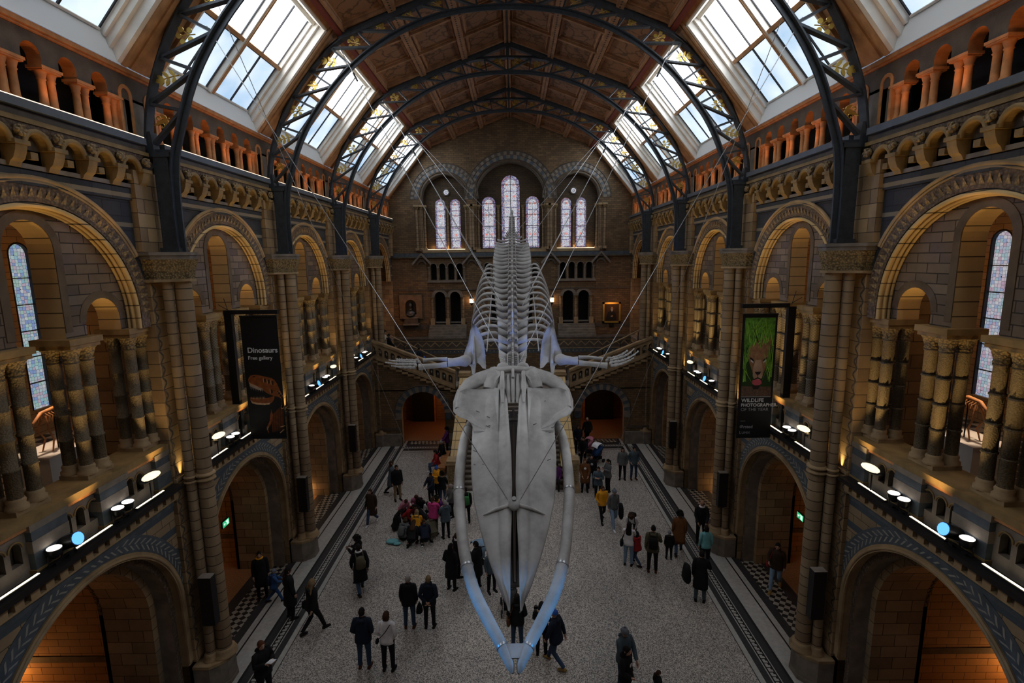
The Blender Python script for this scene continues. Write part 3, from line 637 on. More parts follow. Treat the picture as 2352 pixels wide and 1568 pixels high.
for n, x in ((8, -4.38), (9, 4.3)):
    g = MB(lambda u, v, w: (u, YEND+w, v)); g.mat('end_glass'); g.add([(x+.18*cos(i*pi/8), 15.5+.18*sin(i*pi/8), .54) for i in range(16)], [tuple(range(16))])
    o = g.build('window_%d' % n); o['kind'] = 'structure'; o['label'] = 'small round window above the %s pair of stained lancets' % ('left' if x < 0 else 'right')
    l = MB(lambda u, v, w: (u, YEND+w, v)); l.mat('dark_stone'); l.ring(x, 15.5, .17, .25, .48, .55, 24, a0=0, a1=2*pi); l.mat('lead'); l.ring(x, 15.5, .05, .075, .52, .54, 16, a0=0, a1=2*pi); l.build('window_frame', o)
# lancets of the outer gallery walls
LAN = None
for s in (-1, 1):
    for k in range(-1, 4):
        g = MB(wallT(s, k)); g.mat('lancet_glass' if s < 0 else 'lancet_glass_rose'); r = .33
        P = [(-r, 6.7), (r, 6.7)]+[(r*cos(pi*i/12), 11.3+r*sin(pi*i/12)) for i in range(13)]; g.add([(u, v, 6.1) for u, v in P], [tuple(range(len(P)))])
        o = g.build('window_%d' % (11+k+(6 if s > 0 else 0))); o['kind'] = 'structure'; o['label'] = f'tall leaded lancet in the gallery wall behind the {BAYW[k]} on the {SIDE[s]}'
        l = MB(wallT(s, k)); l.mat('lead')
        for i in range(1, 6): l.box(-r, r, 6.7+i*.78, 6.73+i*.78, 6.06, 6.1)
        l.ring(0, 11.3, .30, .35, 6.0, 6.1, 12, leg=6.7); l.build('window_lead', o)
# ================================================================== piers, columns, corbels
def Sx(s):   # maker of a mirror: local x always points from the wall into the hall
    return lambda x, y, z: (-s*x, y, z)
NTH = ['first', 'second', 'third', 'fourth', 'fifth', 'sixth', 'seventh', 'eighth']
# pier with its shafts: origin on the floor at the wall plane, local x into the hall
def make_pier(s):
    T = Sx(s); root = empty('stone_pillar', cat='pier')
    m = MB(T); m.mat('ashlar'); m.box(-1.7, .1, -.47, .47, .9, 10.62); m.mat('ashlar'); m.box(-1.7, .0, -.62, .62, 0, .9)
    for q in (-1, 1): zigzag(m, T, 0, 0, 0, 0, 0, 'dark_stone')
    m.build('pilaster', root)
    for q in (-1, 1):
        z = MB(T); z.mat('dark_stone')
        for y0, w in ((.37, .14),):
            n = 60
            for i in range(n):
                a = q*(y0-w/2 if i % 2 else y0+w/2); b = q*(y0+w/2 if i % 2 else y0-w/2); h = 1.2+i*.155
                z.add([(.105, a, h), (.105, b, h+.155), (.105, b, h+.225), (.105, a, h+.07)], [(0, 1, 2, 3)])
        z.build('zigzag_inlay', root)
    sh = MB(T); sh.mat('shaft_stone'); sh.lathe([(.19, .95), (.18, 5.7), (.175, 10.62)], .56, 0, 20); sho = sh.build('shaft', root)
    for q in (-1, 1):
        a = MB(T); a.mat('shaft_stone'); a.lathe([(.115, .95), (.108, 10.62)], .32, q*.21, 14); a.build('side_shaft', root)
    r = MB(T); r.mat('buff_stone')
    for zz in (5.68, 5.8): r.lathe([(.18, zz-.05), (.245, zz-.02), (.235, zz+.02), (.18, zz+.05)], .56, 0, 20); [r.lathe([(.10, zz-.04), (.15, zz-.015), (.15, zz+.015), (.10, zz+.04)], .32, q*.21, 12) for q in (-1, 1)]; r.box(0, .14, -.45, .45, zz-.03, zz+.03)
    r.build('shaft_ring', sho)
    p = MB(T); p.mat('buff_stone')
    oc = [(0, -.52), (.42, -.52), (.62, -.36), (.75, -.2), (.75, .2), (.62, .36), (.42, .52), (0, .52)]
    sc = lambda k: [(x*k if x else 0, y*k) for x, y in oc]
    p.mat('grey_stone'); p.prism(sc(1.), 0, .12); p.prism(sc(.97), .12, .7); p.mat('buff_stone'); p.prism(sc(1.), .7, .78)
    p.lathe([(.32, .78), (.32, .84), (.25, .88), (.27, .94), (.20, .98)], .55, 0, 18)
    for q in (-1, 1): p.lathe([(.18, .78), (.18, .84), (.14, .88), (.16, .93), (.115, .98)], .32, q*.23, 12)
    p.build('plinth', root)
    c = MB(T); c.mat('carved_capital')
    def oct_(kx, ky): return [(0, -.55*ky), (.24*kx, -.55*ky), (.52*kx, -.36*ky), (.84*kx, -.14*ky), (.84*kx, .14*ky), (.52*kx, .36*ky), (.24*kx, .55*ky), (0, .55*ky)]
    for (k0, k1, z0, z1) in ((.93, .95, 10.62, 10.75), (.95, 1.02, 10.75, 10.95), (1.02, 1.08, 10.95, 11.08)):
        A, B = oct_(k0, k0*.9), oct_(k1, k1*.92); c.add([(x, y, z0) for x, y in A]+[(x, y, z1) for x, y in B], [(i, (i+1) % 8, 8+(i+1) % 8, 8+i) for i in range(8)])
    c.mat('buff_stone'); c.prism(oct_(.97, .93), 10.57, 10.63); c.mat('grey_stone'); c.prism(oct_(1.04, 1.05), 11.08, 11.17); c.prism(oct_(1.08, 1.12), 11.17, 11.24)
    c.build('capital', root)
    return root
for s in (-1, 1):
    root = make_pier(s)
    for k in range(0, 5):
        y = PK+S*k; lb = f'tall shafted stone pier on the {SIDE[s]}, {["nearest the viewer", "first fully in view", "second in from the viewer, beside the banner", "third along, half way down the hall", "fourth along, where the stairs arrive"][k]}'
        if k == 0: root.location = (s*WX, y, 0); root['label'] = lb; root['group'] = 'stone piers of the nave'
        else: dup(root, (s*WX, y, 0), label=lb)
# clustered gallery columns: origin at the base, on the wall plane
def make_cluster(s, mat):
    T = Sx(s); root = empty('clustered_columns', cat='columns')
    b = MB(T); b.mat('buff_stone'); b.box(-.74, -.16, -.33, .33, 0, .1)
    for x in (-.62, -.28):
        for y in (-.18, .18): b.lathe([(.17, .1), (.17, .16), (.13, .2), (.145, .26), (.12, .3)], x, y, 12)
    b.build('base', root)
    for x in (-.28, -.62):
        for y in (-.18, .18):
            c = MB(T); c.mat(mat); h = 2.55/4
            pr = []
            for i in range(4): z = .3+i*.52; pr += [(.112, z), (.112, z+.47), (.13, z+.485), (.13, z+.51), (.112, z+.52)]
            c.lathe(pr, x, y, 12); c.build('shaft', root)
    c = MB(T); c.mat('carved_capital')
    for x in (-.62, -.28):
        for y in (-.18, .18): c.lathe([(.112, 2.36), (.135, 2.4), (.12, 2.43), (.17, 2.6), (.2, 2.64)], x, y, 12)
    c.build('capital', root)
    a = MB(T); a.mat('ochre_stone'); a.box(-.8, -.1, -.36, .36, 2.64, 2.72); a.box(-.84, -.06, -.4, .4, 2.72, 2.84); a.build('abacus', root)
    return root
POS = [(-2.28, 'against the near pier'), (-.75, 'on the near side of the tall arch'), (.75, 'on the far side of the tall arch'), (2.28, 'against the far pier')]
for s in (-1, 1):
    protos = {}
    for k in range(0, 4):
        kind = 'leafy_shaft' if k in (0,) else 'diaper_shaft'
        for u, w in POS:
            lb = f'clustered patterned columns in the {SIDE[s]} gallery, {BAYW[k]}, {w}'
            if kind not in protos: r = protos[kind] = make_cluster(s, kind); r.location = (s*WX, YB+S*k+u, 6.74); r['label'] = lb; r['group'] = 'clustered gallery columns'
            else: dup(protos[kind], (s*WX, YB+S*k+u, 6.74), label=lb)
# paired triforium columns
def make_pair():
    root = empty('paired_columns', cat='columns')
    for y in (-.10, .10):
        c = MB(); c.mat('orange_stone'); c.lathe([(.10, 0), (.11, .05), (.08, .1), (.09, .13), (.07, .16), (.063, .57), (.08, .59), (.066, .61), (.10, .72)], 0, y, 12); c.build('shaft', root)
    a = MB(); a.mat('orange_stone'); a.box(-.13, .13, -.2, .2, .72, .75); a.box(-.15, .15, -.22, .22, .75, .80); a.build('abacus', root)
    return root
root = None
for s in (-1, 1):
    for k in range(0, 5):
        for i in range(7):
            loc = (s*(WX+.12), YB+S*k+(i-3)*.75, 13.70)
            lb = f'paired small orange-lit columns of the {SIDE[s]} upper arcade, {BAYW[k]}, {NTH[i]} pair from the near end'
            if root is None: root = make_pair(); root.location = loc; root['label'] = lb; root['group'] = 'paired columns of the upper arcade'
            else: dup(root, loc, label=lb)
# corbels carrying the ledge, and carved bosses above
def make_corbel():
    root = tagd = empty('stone_corbel', cat='corbel')
    a = MB(); a.mat('ochre_stone')
    P = [(0, -.34), (.11, -.34), (.14, -.27), (.2, -.22), (.25, -.1), (.27, 0), (0, 0)]
    a.prism([(x, z) for x, z in P], -.105, .105, ax=1); a.build('bracket', root)
    b = MB(); b.mat('ochre_stone'); b.box(0, .3, -.14, .14, 0, .07); b.build('cap', root)
    c = MB(); c.mat('carved_stone'); c.ball((.27, 0, .22), .1, 8, 6, (.7, 1, 1)); 
    for j in range(6): c.ball((.31, .07*cos(j*pi/3), .22+.07*sin(j*pi/3)), .035, 6, 4)
    c.build('carved_boss', root)
    return root
root = None
for s in (-1, 1):
    for k in range(0, 5):
        for i in range(8):
            loc = (s*WX, YB+S*k+(i-3.5)*.735, 12.96); rz = 0 if s < 0 else pi
            lb = f'carved stone corbel under the {SIDE[s]} ledge, {BAYW[k]}, {NTH[i]} corbel from the near end'
            if root is None: root = make_corbel(); root.location = loc; root['label'] = lb; root['group'] = 'corbels under the ledge'
            else: dup(root, loc, rz, label=lb)

# ================================================================== iron roof ribs
def catmull(P, n=6):
    P = [Vector((p[0], 0, p[1])) if len(p) == 2 else Vector(p) for p in P]; out = []
    for i in range(len(P)-1):
        a, b, c, d = P[max(i-1, 0)], P[i], P[i+1], P[min(i+2, len(P)-1)]
        for j in range(n):
            t = j/n; out.append(.5*((2*b)+(c-a)*t+(2*a-5*b+4*c-d)*t*t+(3*b-a-3*c+d)*t**3))
    out.append(P[-1]); return out
INNER = [(7.60, 11.25), (7.60, 12.4), (7.53, 13.3), (7.32, 14.0), (6.98, 14.9), (6.48, 15.75), (5.78, 16.62), (4.95, 17.4), (4.0, 18.05), (3.0, 18.52), (2.0, 18.83), (1.0, 18.98), (0, 19.03)]
OUTER = [(8.06, 13.5), (7.95, 14.3), (7.70, 15.1), (7.24, 16.05), (6.54, 17.0), (5.62, 17.88), (4.5, 18.52), (3.3, 19.02), (2.2, 19.33), (1.1, 19.5), (0, 19.55)]
def along(P, n):
    L = [0]
    for a, b in zip(P, P[1:]): L.append(L[-1]+(b-a).length)
    out = []
    for i in range(n+1):
        t = L[-1]*i/n; j = 0
        while j < len(L)-2 and L[j+1] < t: j += 1
        f = (t-L[j])/max(1e-9, L[j+1]-L[j]); out.append(P[j].lerp(P[j+1], f))
    return out
def chord(m, P, wid, th, inward):
    """I-shaped iron band swept along P (local x,z) with width in y"""
    for (w, t, o) in ((wid, .035, 0), (.05, th, inward*th/2)):
        vs = []
        for i, p in enumerate(P):
            d = (P[min(i+1, len(P)-1)]-P[max(i-1, 0)]).normalized(); n = Vector((-d.z, 0, d.x)); c = p+n*o
            for a, b in ((-1, -1), (1, -1), (1, 1), (-1, 1)): q = c+n*(b*t/2); vs.append((q.x, a*w/2, q.z))
        fs = [(j*4+i, j*4+(i+1) % 4, j*4+4+(i+1) % 4, j*4+4+i) for j in range(len(P)-1) for i in range(4)]
        m.add(vs, fs+[(0, 1, 2, 3), tuple(len(vs)-4+i for i in range(4))])
def leafshape(m, x, z, sc, rot, kind):
    """flat gilded ornament in the plane of the rib"""
    def L(px, pz, a, l, w):
        a += rot; d = (cos(a), sin(a)); n = (-d[1], d[0])
        pts = [(0, 0), (.3*l, .5*w), (.65*l, .5*w), (l, 0), (.65*l, -.5*w), (.3*l, -.5*w)]
        P = [(x+sc*(px*cos(rot)-pz*sin(rot)+u*d[0]+v*n[0]), z+sc*(px*sin(rot)+pz*cos(rot)+u*d[1]+v*n[1])) for u, v in pts]
        m.prism(P, -.012, .012, ax=1)
    def stem(pts):
        m.tube([(x+sc*(px*cos(rot)-pz*sin(rot)), 0, z+sc*(px*sin(rot)+pz*cos(rot))) for px, pz in pts], .014, 5)
    if kind == 0:
        stem([(0, -.5), (.02, 0), (0, .4)])
        for a, h in ((.5, -.3), (2.6, -.3), (.6, 0.), (2.5, 0.), (1.57, .35), (.9, .25), (2.2, .25)): L(0, h, a, .42, .17)
    elif kind == 1:
        for q in (-1, 1): stem([(0, -.45)]+[(q*(.2+.16*(1-t/9)*cos(t*.9+2.4)), .05+.16*(1-t/9)*sin(t*.9+2.4)*1.2) for t in range(9)])
        L(0, -.4, 1.57, .8, .16); L(0, -.35, .6, .4, .15); L(0, -.35, 2.54, .4, .15)
    else:
        stem([(0, -.5), (0, .2)]); stem([(0, -.2), (.25, .1)]); stem([(0, -.2), (-.25, .1)])
        for px, pz in ((0, .3), (.28, .15), (-.28, .15), (.2, -.25), (-.2, -.25)):
            P = [(x+sc*(px*cos(rot)-pz*sin(rot)+.13*cos(i*pi/5)), z+sc*(px*sin(rot)+pz*cos(rot)+.13*sin(i*pi/5))) for i in range(10)]; m.prism(P, -.012, .012, ax=1)
def make_rib():
    root = empty('roof_rib', cat='roof rib')
    Pi, Po = catmull(INNER, 4), catmull(OUTER, 4)
    full = lambda P, wall=False: [Vector((-p.x, 0, p.z)) for p in P]+[p.copy() for p in reversed(P)][1:]
    for nm, P, w, th, inw in (('inner_chord', Pi, .25, .13, -1), ('outer_chord', Po, .25, .11, 1)):
        m = MB(); m.mat('iron'); chord(m, full(P), w, th, inw); m.build(nm, root)
    for q in (-1, 1):
        m = MB(); m.mat('iron'); m.box(*sorted((q*7.60, q*7.93)), -.12, .12, 11.25, 13.35); m.box(*sorted((q*7.54, q*7.98)), -.16, .16, 11.25, 11.34); m.box(*sorted((q*7.54, q*8.08)), -.14, .14, 13.35, 13.45)
        m.hexa([(q*7.88, -.11, 13.45), (q*8.05, -.11, 13.45), (q*8.05, .11, 13.45), (q*7.88, .11, 13.45), (q*7.93, -.11, 13.9), (q*7.98, -.11, 13.9), (q*7.98, .11, 13.9), (q*7.93, .11, 13.9)])
        st_ = m.build('iron_stanchion', root)
        rv = MB(); rv.mat('cable_steel'); rv.mat('iron')
        for i in range(22):
            for e in (0,):
                for xx in (7.65, 7.88): rv.ball((q*xx, -.125, 11.45+i*.085), .011, 5, 3)
        rv.build('rivets', st_)['kind'] = 'stuff'
    NB = 11
    A = [p for p in Pi if p.z > 13.4]; A = along(A, NB); B = along(Po, NB)
    for q in (-1, 1):
        for i in range(NB):
            for (a, b) in ((A[i], B[i]), (B[i], A[i+1])):
                m = MB(); m.mat('iron'); m.bar((q*a.x, 0, a.z), (q*b.x, 0, b.z), .16, .055, up=(0, 0, 1) if abs(a.x-b.x) > abs(a.z-b.z) else (1, 0, 0)); m.build('brace', root)
            # ornament in the triangle with its base on the outer chord
            c = (A[i+1]*1.0+B[i]+B[i+1])/3
            d = B[i+1]-B[i]; r = math.atan2(d.z, d.x) if q > 0 else math.atan2(d.z, -d.x)
            if i < NB:
                m = MB(); m.mat('gilding'); ap = Vector((q*A[i+1].x, 0, A[i+1].z)); cc = Vector((q*c.x, 0, c.z)); dr = cc-ap
                leafshape(m, cc.x, cc.z, .46, math.atan2(dr.z, dr.x)-pi/2, (i*2+1) % 3 if i != 4 else 0); m.build('gilded_ornament', root)
    m = MB(); m.mat('iron'); m.bar((0, 0, 19.03), (0, 0, 19.55), .16, .05, up=(1, 0, 0)); m.build('brace', root)
    m = MB(); m.mat('iron'); m.box(-.07, .07, -.1, .1, 19.55, 20.3); m.build('king_post', root)
    for q in (-1, 1):
        m = MB(); m.mat('iron'); m.bar((0, 0, 20.12), (q*5.45, 0, 18.12), .22, .2); m.build('rafter', root)
    return root
rib0 = make_rib(); rib0.location = (0, PK+S, 0); RL = ['nearest arched iron roof rib, cut off by the top edge of the view', 'second arched iron roof rib, its crown touching the top of the view', 'third arched iron roof rib, in the middle of the hall', 'farthest arched iron roof rib, just before the gable wall']
rib0['label'] = RL[0]; rib0['group'] = 'iron roof ribs'
for k in (2, 3, 4): dup(rib0, (0, PK+S*k, 0), label=RL[k-1])

# ================================================================== lamps on the trough and the ledge
def trough(s, k):
    m = MB(wallT(s, k)); m.mat('black_metal'); m.box(-2.45, 2.45, 5.66, 5.76, -.34, -.04); pass
    o = m.build('lighting_trough'); tag(o, f'long black lighting trough along the {SIDE[s]} balcony, {BAYW[k]}', 'lighting trough', 'black lighting troughs')
def make_strip():
    root = empty('strip_light', cat='strip light'); m = MB(); m.mat('black_metal'); m.box(-.05, .05, -.46, .46, 0, .03); hs = m.build('housing', root)
    m = MB(); m.mat('strip_glow'); m.box(-.022, .022, -.43, .43, .03, .036); m.build('glowing_tube', hs); return root
def make_spot(glow):
    root = empty('spotlight', cat='spotlight'); m = MB(); m.mat('black_metal'); m.box(-.05, .05, -.05, .05, 0, .04); m.tube([(0, -.13, .02), (0, -.13, .2)], .012, 6); m.tube([(0, .13, .02), (0, .13, .2)], .012, 6); m.box(-.02, .02, -.14, .14, .03, .05); m.build('yoke', root)
    m = MB(); m.mat('black_metal')
    if glow == 'blue_glow': m.tube([(-.2, 0, .16), (-.12, 0, .2), (.2, .0, .32)], [.07, .12, .13], 14); 
    else: m.tube([(0, 0, .12), (0, 0, .2), (.01, 0, .3)], [.06, .11, .12], 14)
    lb_ = m.build('lamp_body', root)
    m = MB(); m.mat(glow)
    if glow == 'blue_glow': m.tube([(.2, 0, .322), (.215, 0, .327)], .115, 14)
    else: m.ball((.01, 0, .3), .115, 12, 6, (1, 1, .25))
    m.build('lens', lb_); return root
def make_flood():
    root = empty('floodlight', cat='floodlight'); m = MB(); m.mat('black_metal'); m.tube([(0, 0, 0), (0, 0, .42)], .015, 6); m.box(-.06, .06, -.06, .06, 0, .02); m.build('stand', root)
    m = MB(); m.mat('black_metal'); m.ball((0, 0, .52), .2, 14, 8, (.75, 1.5, .45)); hs = m.build('housing', root)
    m = MB(); m.mat('flood_glow'); m.ball((.045, 0, .555), .19, 14, 8, (.66, 1.4, .38)); m.build('lens', hs); return root
P = {}
def put(kind, maker, loc, rz, lb, grp, energy=None, arg=None):
    key = kind+str(arg)
    if key not in P:
        o = P[key] = maker(arg) if arg else maker(); o.location = loc; o.rotation_euler = (0, 0, rz); o['label'] = lb; o['group'] = grp
    else: o = dup(P[key], loc, rz, label=lb, group=grp)
    return o
AMB = (1., .64, .24)
for s in (-1, 1):
    for k in range(0, 4):
        trough(s, k); x = s*(WX-.16); rz = 0 if s < 0 else pi; yc = YB+S*k
        for u, w in ((-1.62, 'near'), (0., 'middle'), (1.56, 'far')):
            put('strip', make_strip, (x, yc+u, 5.762), rz, f'glowing strip light at the {w} end of the {SIDE[s]} trough in the {BAYW[k]}' if w != 'middle' else f'glowing strip light in the middle of the {SIDE[s]} trough in the {BAYW[k]}', 'strip lights in the troughs')
        spots = [(-.86, 'lamp_glow'), (.62, 'lamp_glow'), (.9, 'lamp_glow')]
        if k != 1: spots.append((-.58, 'blue_glow'))
        else: spots = [(-1.0, 'lamp_glow'), (-.72, 'lamp_glow'), (.95, 'lamp_glow')]
        for u, g in spots:
            lb = f'{"blue-lit" if g == "blue_glow" else "white-lit"} black spotlight on the {SIDE[s]} balcony trough, {BAYW[k]}, ' + {-.86: 'at its near end', -.58: 'next to a white one', .62: 'first of a close pair', .9: 'second of a close pair', -1.: 'near the oval floodlight', -.72: 'second from the floodlight', .95: 'at its far end'}[u]
            put('spot', make_spot, (x, yc+u, 5.762), rz, lb, 'spotlights along the troughs', arg=g)
        fu = 1.6 if k in (0, 2) else -1.62
        put('flood', make_flood, (x, yc+fu, 5.762), rz, f'oval black floodlight with a wide glowing face on the {SIDE[s]} balcony, {BAYW[k]}', 'oval floodlights on the balconies')
        # their light
        en = 1. if k < 3 else .75
        for u in (-1.95, 1.95): light('SPOT', 'trough_uplight', (s*(WX-.42), yc+u, 5.95), 190*en, AMB, (s*(WX+.25), yc+u*1.02, 11.2), .06, 1.0, .9)
        light('SPOT', 'arch_uplight', (s*(WX-.42), yc, 5.95), 260*en, AMB, (s*(WX+.2), yc, 12.4), .08, 1.05, .8)
        for u in (-2.72, 2.72): light('SPOT', 'pier_uplight', (s*(WX-.14), yc+u, 5.85), 80*en, (1., .74, .30), (s*(WX-.10), yc+u*1.02, 11), .04, .8, .9)
        light('POINT', 'gallery_lamp', (s*(WX+3.2), yc+.6, 10.6), 42, (1., .52, .20), size=.3)
        light('POINT', 'alcove_lamp', (s*(WX+4.6), yc+2.0, .75), 26, (1., .45, .13), size=.12)
        light('POINT', 'alcove_lamp', (s*(WX+4.2), yc-1.6, 4.6), 10, (1., .45, .13), size=.2)
    for k in range(0, 5):
        m = MB(wallT(s, k)); m.mat('ledge_glow'); m.box(-2.6, 2.6, 13.70, 13.72, *((-.285, -.27) if s < 0 else (-.10, -.06)))
        tag(m.build('ledge_light'), f'thin glowing light strip along the {SIDE[s]} upper ledge, {BAYW[k]}', 'strip light', 'light strips on the upper ledges')
        for u in (-1.9, -.63, .63, 1.9): light('SPOT', 'ledge_uplight', (s*(WX-.34), YB+S*k+u, 13.76), 13, (1., .40, .13), (s*(WX+.1), YB+S*k+u, 14.9), .08, 1.9, .9)
        if k < 4:
            for u in (-1.5, 0., 1.5): light('SPOT', 'cornice_uplight', (s*(WX-.6), YB+S*k+u, 11.3), 11, (1., .58, .14), (s*(WX-.05), YB+S*k+u, 13.4), .08, 1.7, .9)
# ================================================================== the whale skeleton
m, t, b = nt('bone'); b.inputs['Roughness'].default_value = .62; b.inputs['Specular IOR Level'].default_value = .25
_g = N(t, 'ShaderNodeNewGeometry'); _n = N(t, 'ShaderNodeTexNoise', Scale=1.6, Detail=6., Roughness=.6); t.links.new(_g.outputs['Position'], _n.inputs['Vector'])
_r = ramp(t, [(.3, (.25, .24, .23)), (.5, (.38, .37, .36)), (.7, (.47, .46, .45))]); t.links.new(_n.outputs['Fac'], _r.inputs['Fac']); t.links.new(_r.outputs['Color'], b.inputs['Base Color'])
_n2 = N(t, 'ShaderNodeTexNoise', Scale=9., Detail=5.); t.links.new(_g.outputs['Position'], _n2.inputs['Vector']); _b = N(t, 'ShaderNodeBump', Strength=.35, Distance=.02); t.links.new(_n2.outputs['Fac'], _b.inputs['Height']); t.links.new(_b.outputs['Normal'], b.inputs['Normal'])
M['bone'] = m
plain('bone_dark', (.10, .10, .10), .7, var=.2)
WXC = .09
whale = empty('whale_skeleton', (WXC, 14, 7.8), label='huge pale whale skeleton diving head first from the roof over the hall', cat='skeleton')
def wb(m, name, parent=whale, mat='bone'):
    o = m.build(name, parent, mat=mat); o.matrix_parent_inverse = Matrix.Translation(-Vector((WXC, 14, 7.8))); return o
def frame(A, B):
    A = Vector(A); e = (Vector(B)-A).normalized(); n = Vector((0, -e.z, e.y)); return lambda a, b_, c=0.: A+e*b_+n*c+Vector((a+WXC, 0, 0))
SK = frame((0, 9.0, 4.39), (0, 14.0, 7.8)); JW = frame((0, 8.0, 3.9), (0, 13.4, 6.9))
def interp(tab, x):
    if x <= tab[0][0]: return tab[0][1]
    for (a, p), (c, q) in zip(tab, tab[1:]):
        if x <= c: f = (x-a)/(c-a); return p+(q-p)*f
    return tab[-1][1]
OUT = [(-.02, .12), (.1, .17), (.42, .33), (.95, .54), (1.57, .74), (2.26, .92), (2.9, 1.0), (3.4, 1.03), (4.3, 1.04), (5.2, 1.0)]
INN = [(0, .095), (1, .085), (1.9, .055), (2.6, .04), (3.4, .055), (5.3, .17)]
RID = [(0, .11), (.5, .24), (1.2, .33), (3., .38), (5.3, .34)]
def skull_part(q):
    """maxilla and premaxilla of one side: a long tapering plate"""
    m = MB(SK); nb = 40; vs = []
    for i in range(nb+1):
        b_ = -.02+5.3*i/nb; o, r, n_ = interp(OUT, b_), interp(RID, b_), interp(INN, b_); d = -.22*(1-min(1, b_/3.))**2
        r = min(r, n_+(o-n_)*.6); up = .05+.10*min(1, b_/3.5); lip = .06*min(1, b_/2)
        row = [(n_, d-.12), (n_-.0, d+up), (n_+(r-n_)*.35, d+up+.035), (r-.02, d+up-.02), (r, d+up-.06), (r+.03, d+up-.035), (r+(o-r)*.5, d+up-.06), (o-.03, d-.02-lip*.3), (o, d-.06), (o-.04, d-.12), (r, d-.09)]
        vs += [(q*x, b_, c) for x, c in row]
    k = 11; fs = [(j*k+i, j*k+(i+1) % k, j*k+k+(i+1) % k, j*k+k+i) for j in range(nb) for i in range(k)]
    m.smooth = True; m.add(vs, fs+[tuple(range(k)), tuple(nb*k+i for i in range(k))]); m.smooth = False
    return m
sk = MB(SK)   # occipital shield, crest bar and nasal block
sk.smooth = True
sk.add([(-.42, 5.35, -.1), (.42, 5.35, -.1), (.5, 6.2, -.15), (-.5, 6.2, -.15), (-.40, 5.4, .16), (.40, 5.4, .16), (.46, 6.12, .22), (-.46, 6.12, .22)], [(0, 1, 2, 3), (4, 5, 6, 7), (0, 1, 5, 4), (1, 2, 6, 5), (2, 3, 7, 6), (3, 0, 4, 7)])
sk.tube([(-.55, 6.05, .12), (-.3, 6.0, .24), (0, 6.04, .26), (.3, 6.0, .24), (.55, 6.05, .12)], [.13, .1, .09, .1, .13], 10)
for x in (-.29, .29): sk.tube([(x, 5.9, .28), (x, 5.4, .27), (x*.95, 4.9, .2)], [.06, .07, .03], 8)
for x in (-.13, 0, .13): sk.tube([(x, 5.85, .2), (x, 5.3, .2), (x*.8, 4.95, .1)], [.05, .06, .035], 8)
sk.tube([(0, 6.0, .3), (0, 5.7, .27)], .045, 6)
for q in (-1, 1): sk.ball((q*.28, 6.28, .0), .2, 10, 6)
sk.smooth = False
skull_o = wb(sk, 'skull')
for q in (-1, 1):
    o = wb(skull_part(q), 'upper_jaw_bone', skull_o); o.matrix_parent_inverse = Matrix.Identity(4)
    m = MB(SK); P = [(.38, 5.45), (.9, 5.42), (1.25, 5.42), (1.42, 5.36), (1.48, 5.2), (1.45, 4.98), (1.47, 4.86), (1.42, 4.72), (1.30, 4.58), (1.12, 4.52), (1.05, 4.35), (1.0, 4.1), (.38, 4.05)]
    nP = len(P); cx, cy = .8, 4.95
    def hgt(x, y): return .12-.10*(x/1.4)**2+(.07 if x > 1.2 else 0)+(.05 if y > 5.3 else 0)
    vs = [(q*x, y, hgt(x, y)) for x, y in P]+[(q*(x*.75+cx*.25), y*.75+cy*.25, hgt(x, y)*.5+.03) for x, y in P]+[(q*x, y, hgt(x, y)-.13) for x, y in P]+[(q*cx, cy, .06)]
    fs = [(i, (i+1) % nP, nP+(i+1) % nP, nP+i) for i in range(nP)]+[(i, (i+1) % nP, 2*nP+(i+1) % nP, 2*nP+i) for i in range(nP)]+[(nP+i, nP+(i+1) % nP, 3*nP) for i in range(nP)]+[tuple(2*nP+i for i in range(nP))]
    m.smooth = True; m.add(vs, fs)
    m.tube([(q*.7, 4.15, .06), (q*.95, 4.35, .05), (q*1.15, 4.56, .05), (q*1.35, 4.66, .06), (q*1.44, 4.78, .06)], [.04, .07, .09, .1, .09], 8)
    m.tube([(q*1.42, 5.32, .1), (q*1.47, 5.05, .06), (q*1.45, 4.85, .04)], [.07, .05, .07], 8)
    o = wb(m, 'brow_plate', skull_o); o.matrix_parent_inverse = Matrix.Identity(4)
    m = MB(SK)
    m.tube([(q*.36, 5.75, .1), (q*.62, 5.92, .12), (q*.92, 5.86, .05), (q*1.2, 5.76, -.05), (q*1.40, 5.55, -.15), (q*1.5, 5.25, -.2), (q*1.47, 5.0, -.2), (q*1.38, 4.86, -.22)], [.3, .25, .22, .21, .17, .13, .14, .1], 12, flat=.75)
    m.tube([(q*.5, 6.12, .05), (q*.52, 5.8, .1), (q*.62, 5.5, .0)], [.2, .26, .2], 10)
    o = wb(m, 'cheek_arch', skull_o); o.matrix_parent_inverse = Matrix.Identity(4)
    # lower jaw
    J = [(1.02, 6.1), (1.12, 5.85), (1.26, 5.3), (1.31, 4.5), (1.30, 3.9), (1.25, 3.4), (1.14, 2.67), (1.02, 2.08), (.82, 1.45), (.54, .91), (.28, .46), (.12, .14), (.05, -.06)]
    Jc = catmull([(q*a, b_, -.05-.1*sin(pi*b_/6)) for a, b_ in J], 5); n = len(Jc)
    R = [interp([(0, .05), (.04, .10), (.1, .125), (.4, .128), (.7, .12), (.87, .105), (.95, .075), (1, .02)], i/(n-1)) for i in range(n)]
    m = MB(JW); m.smooth = True; m.tube(Jc, R, 14, flat=1.15, up=(0, 0, 1))
    m.tube([(q*1.0, 6.0, -.05), (q*.95, 6.05, .25)], [.1, .03], 6)
    jaw = wb(m, 'lower_jaw_bone')
    for f in (.12, .36, .60, .865):
        i = int(f*(n-1)); m = MB(JW); d = (Jc[i+1]-Jc[i]).normalized()*.02; m.tube([Jc[i]-d, Jc[i]+d], R[i]*1.12, 16, flat=1.12, up=(0, 0, 1))
        o = wb(m, 'metal_band', jaw, 'cable_steel'); o.matrix_parent_inverse = Matrix.Identity(4)
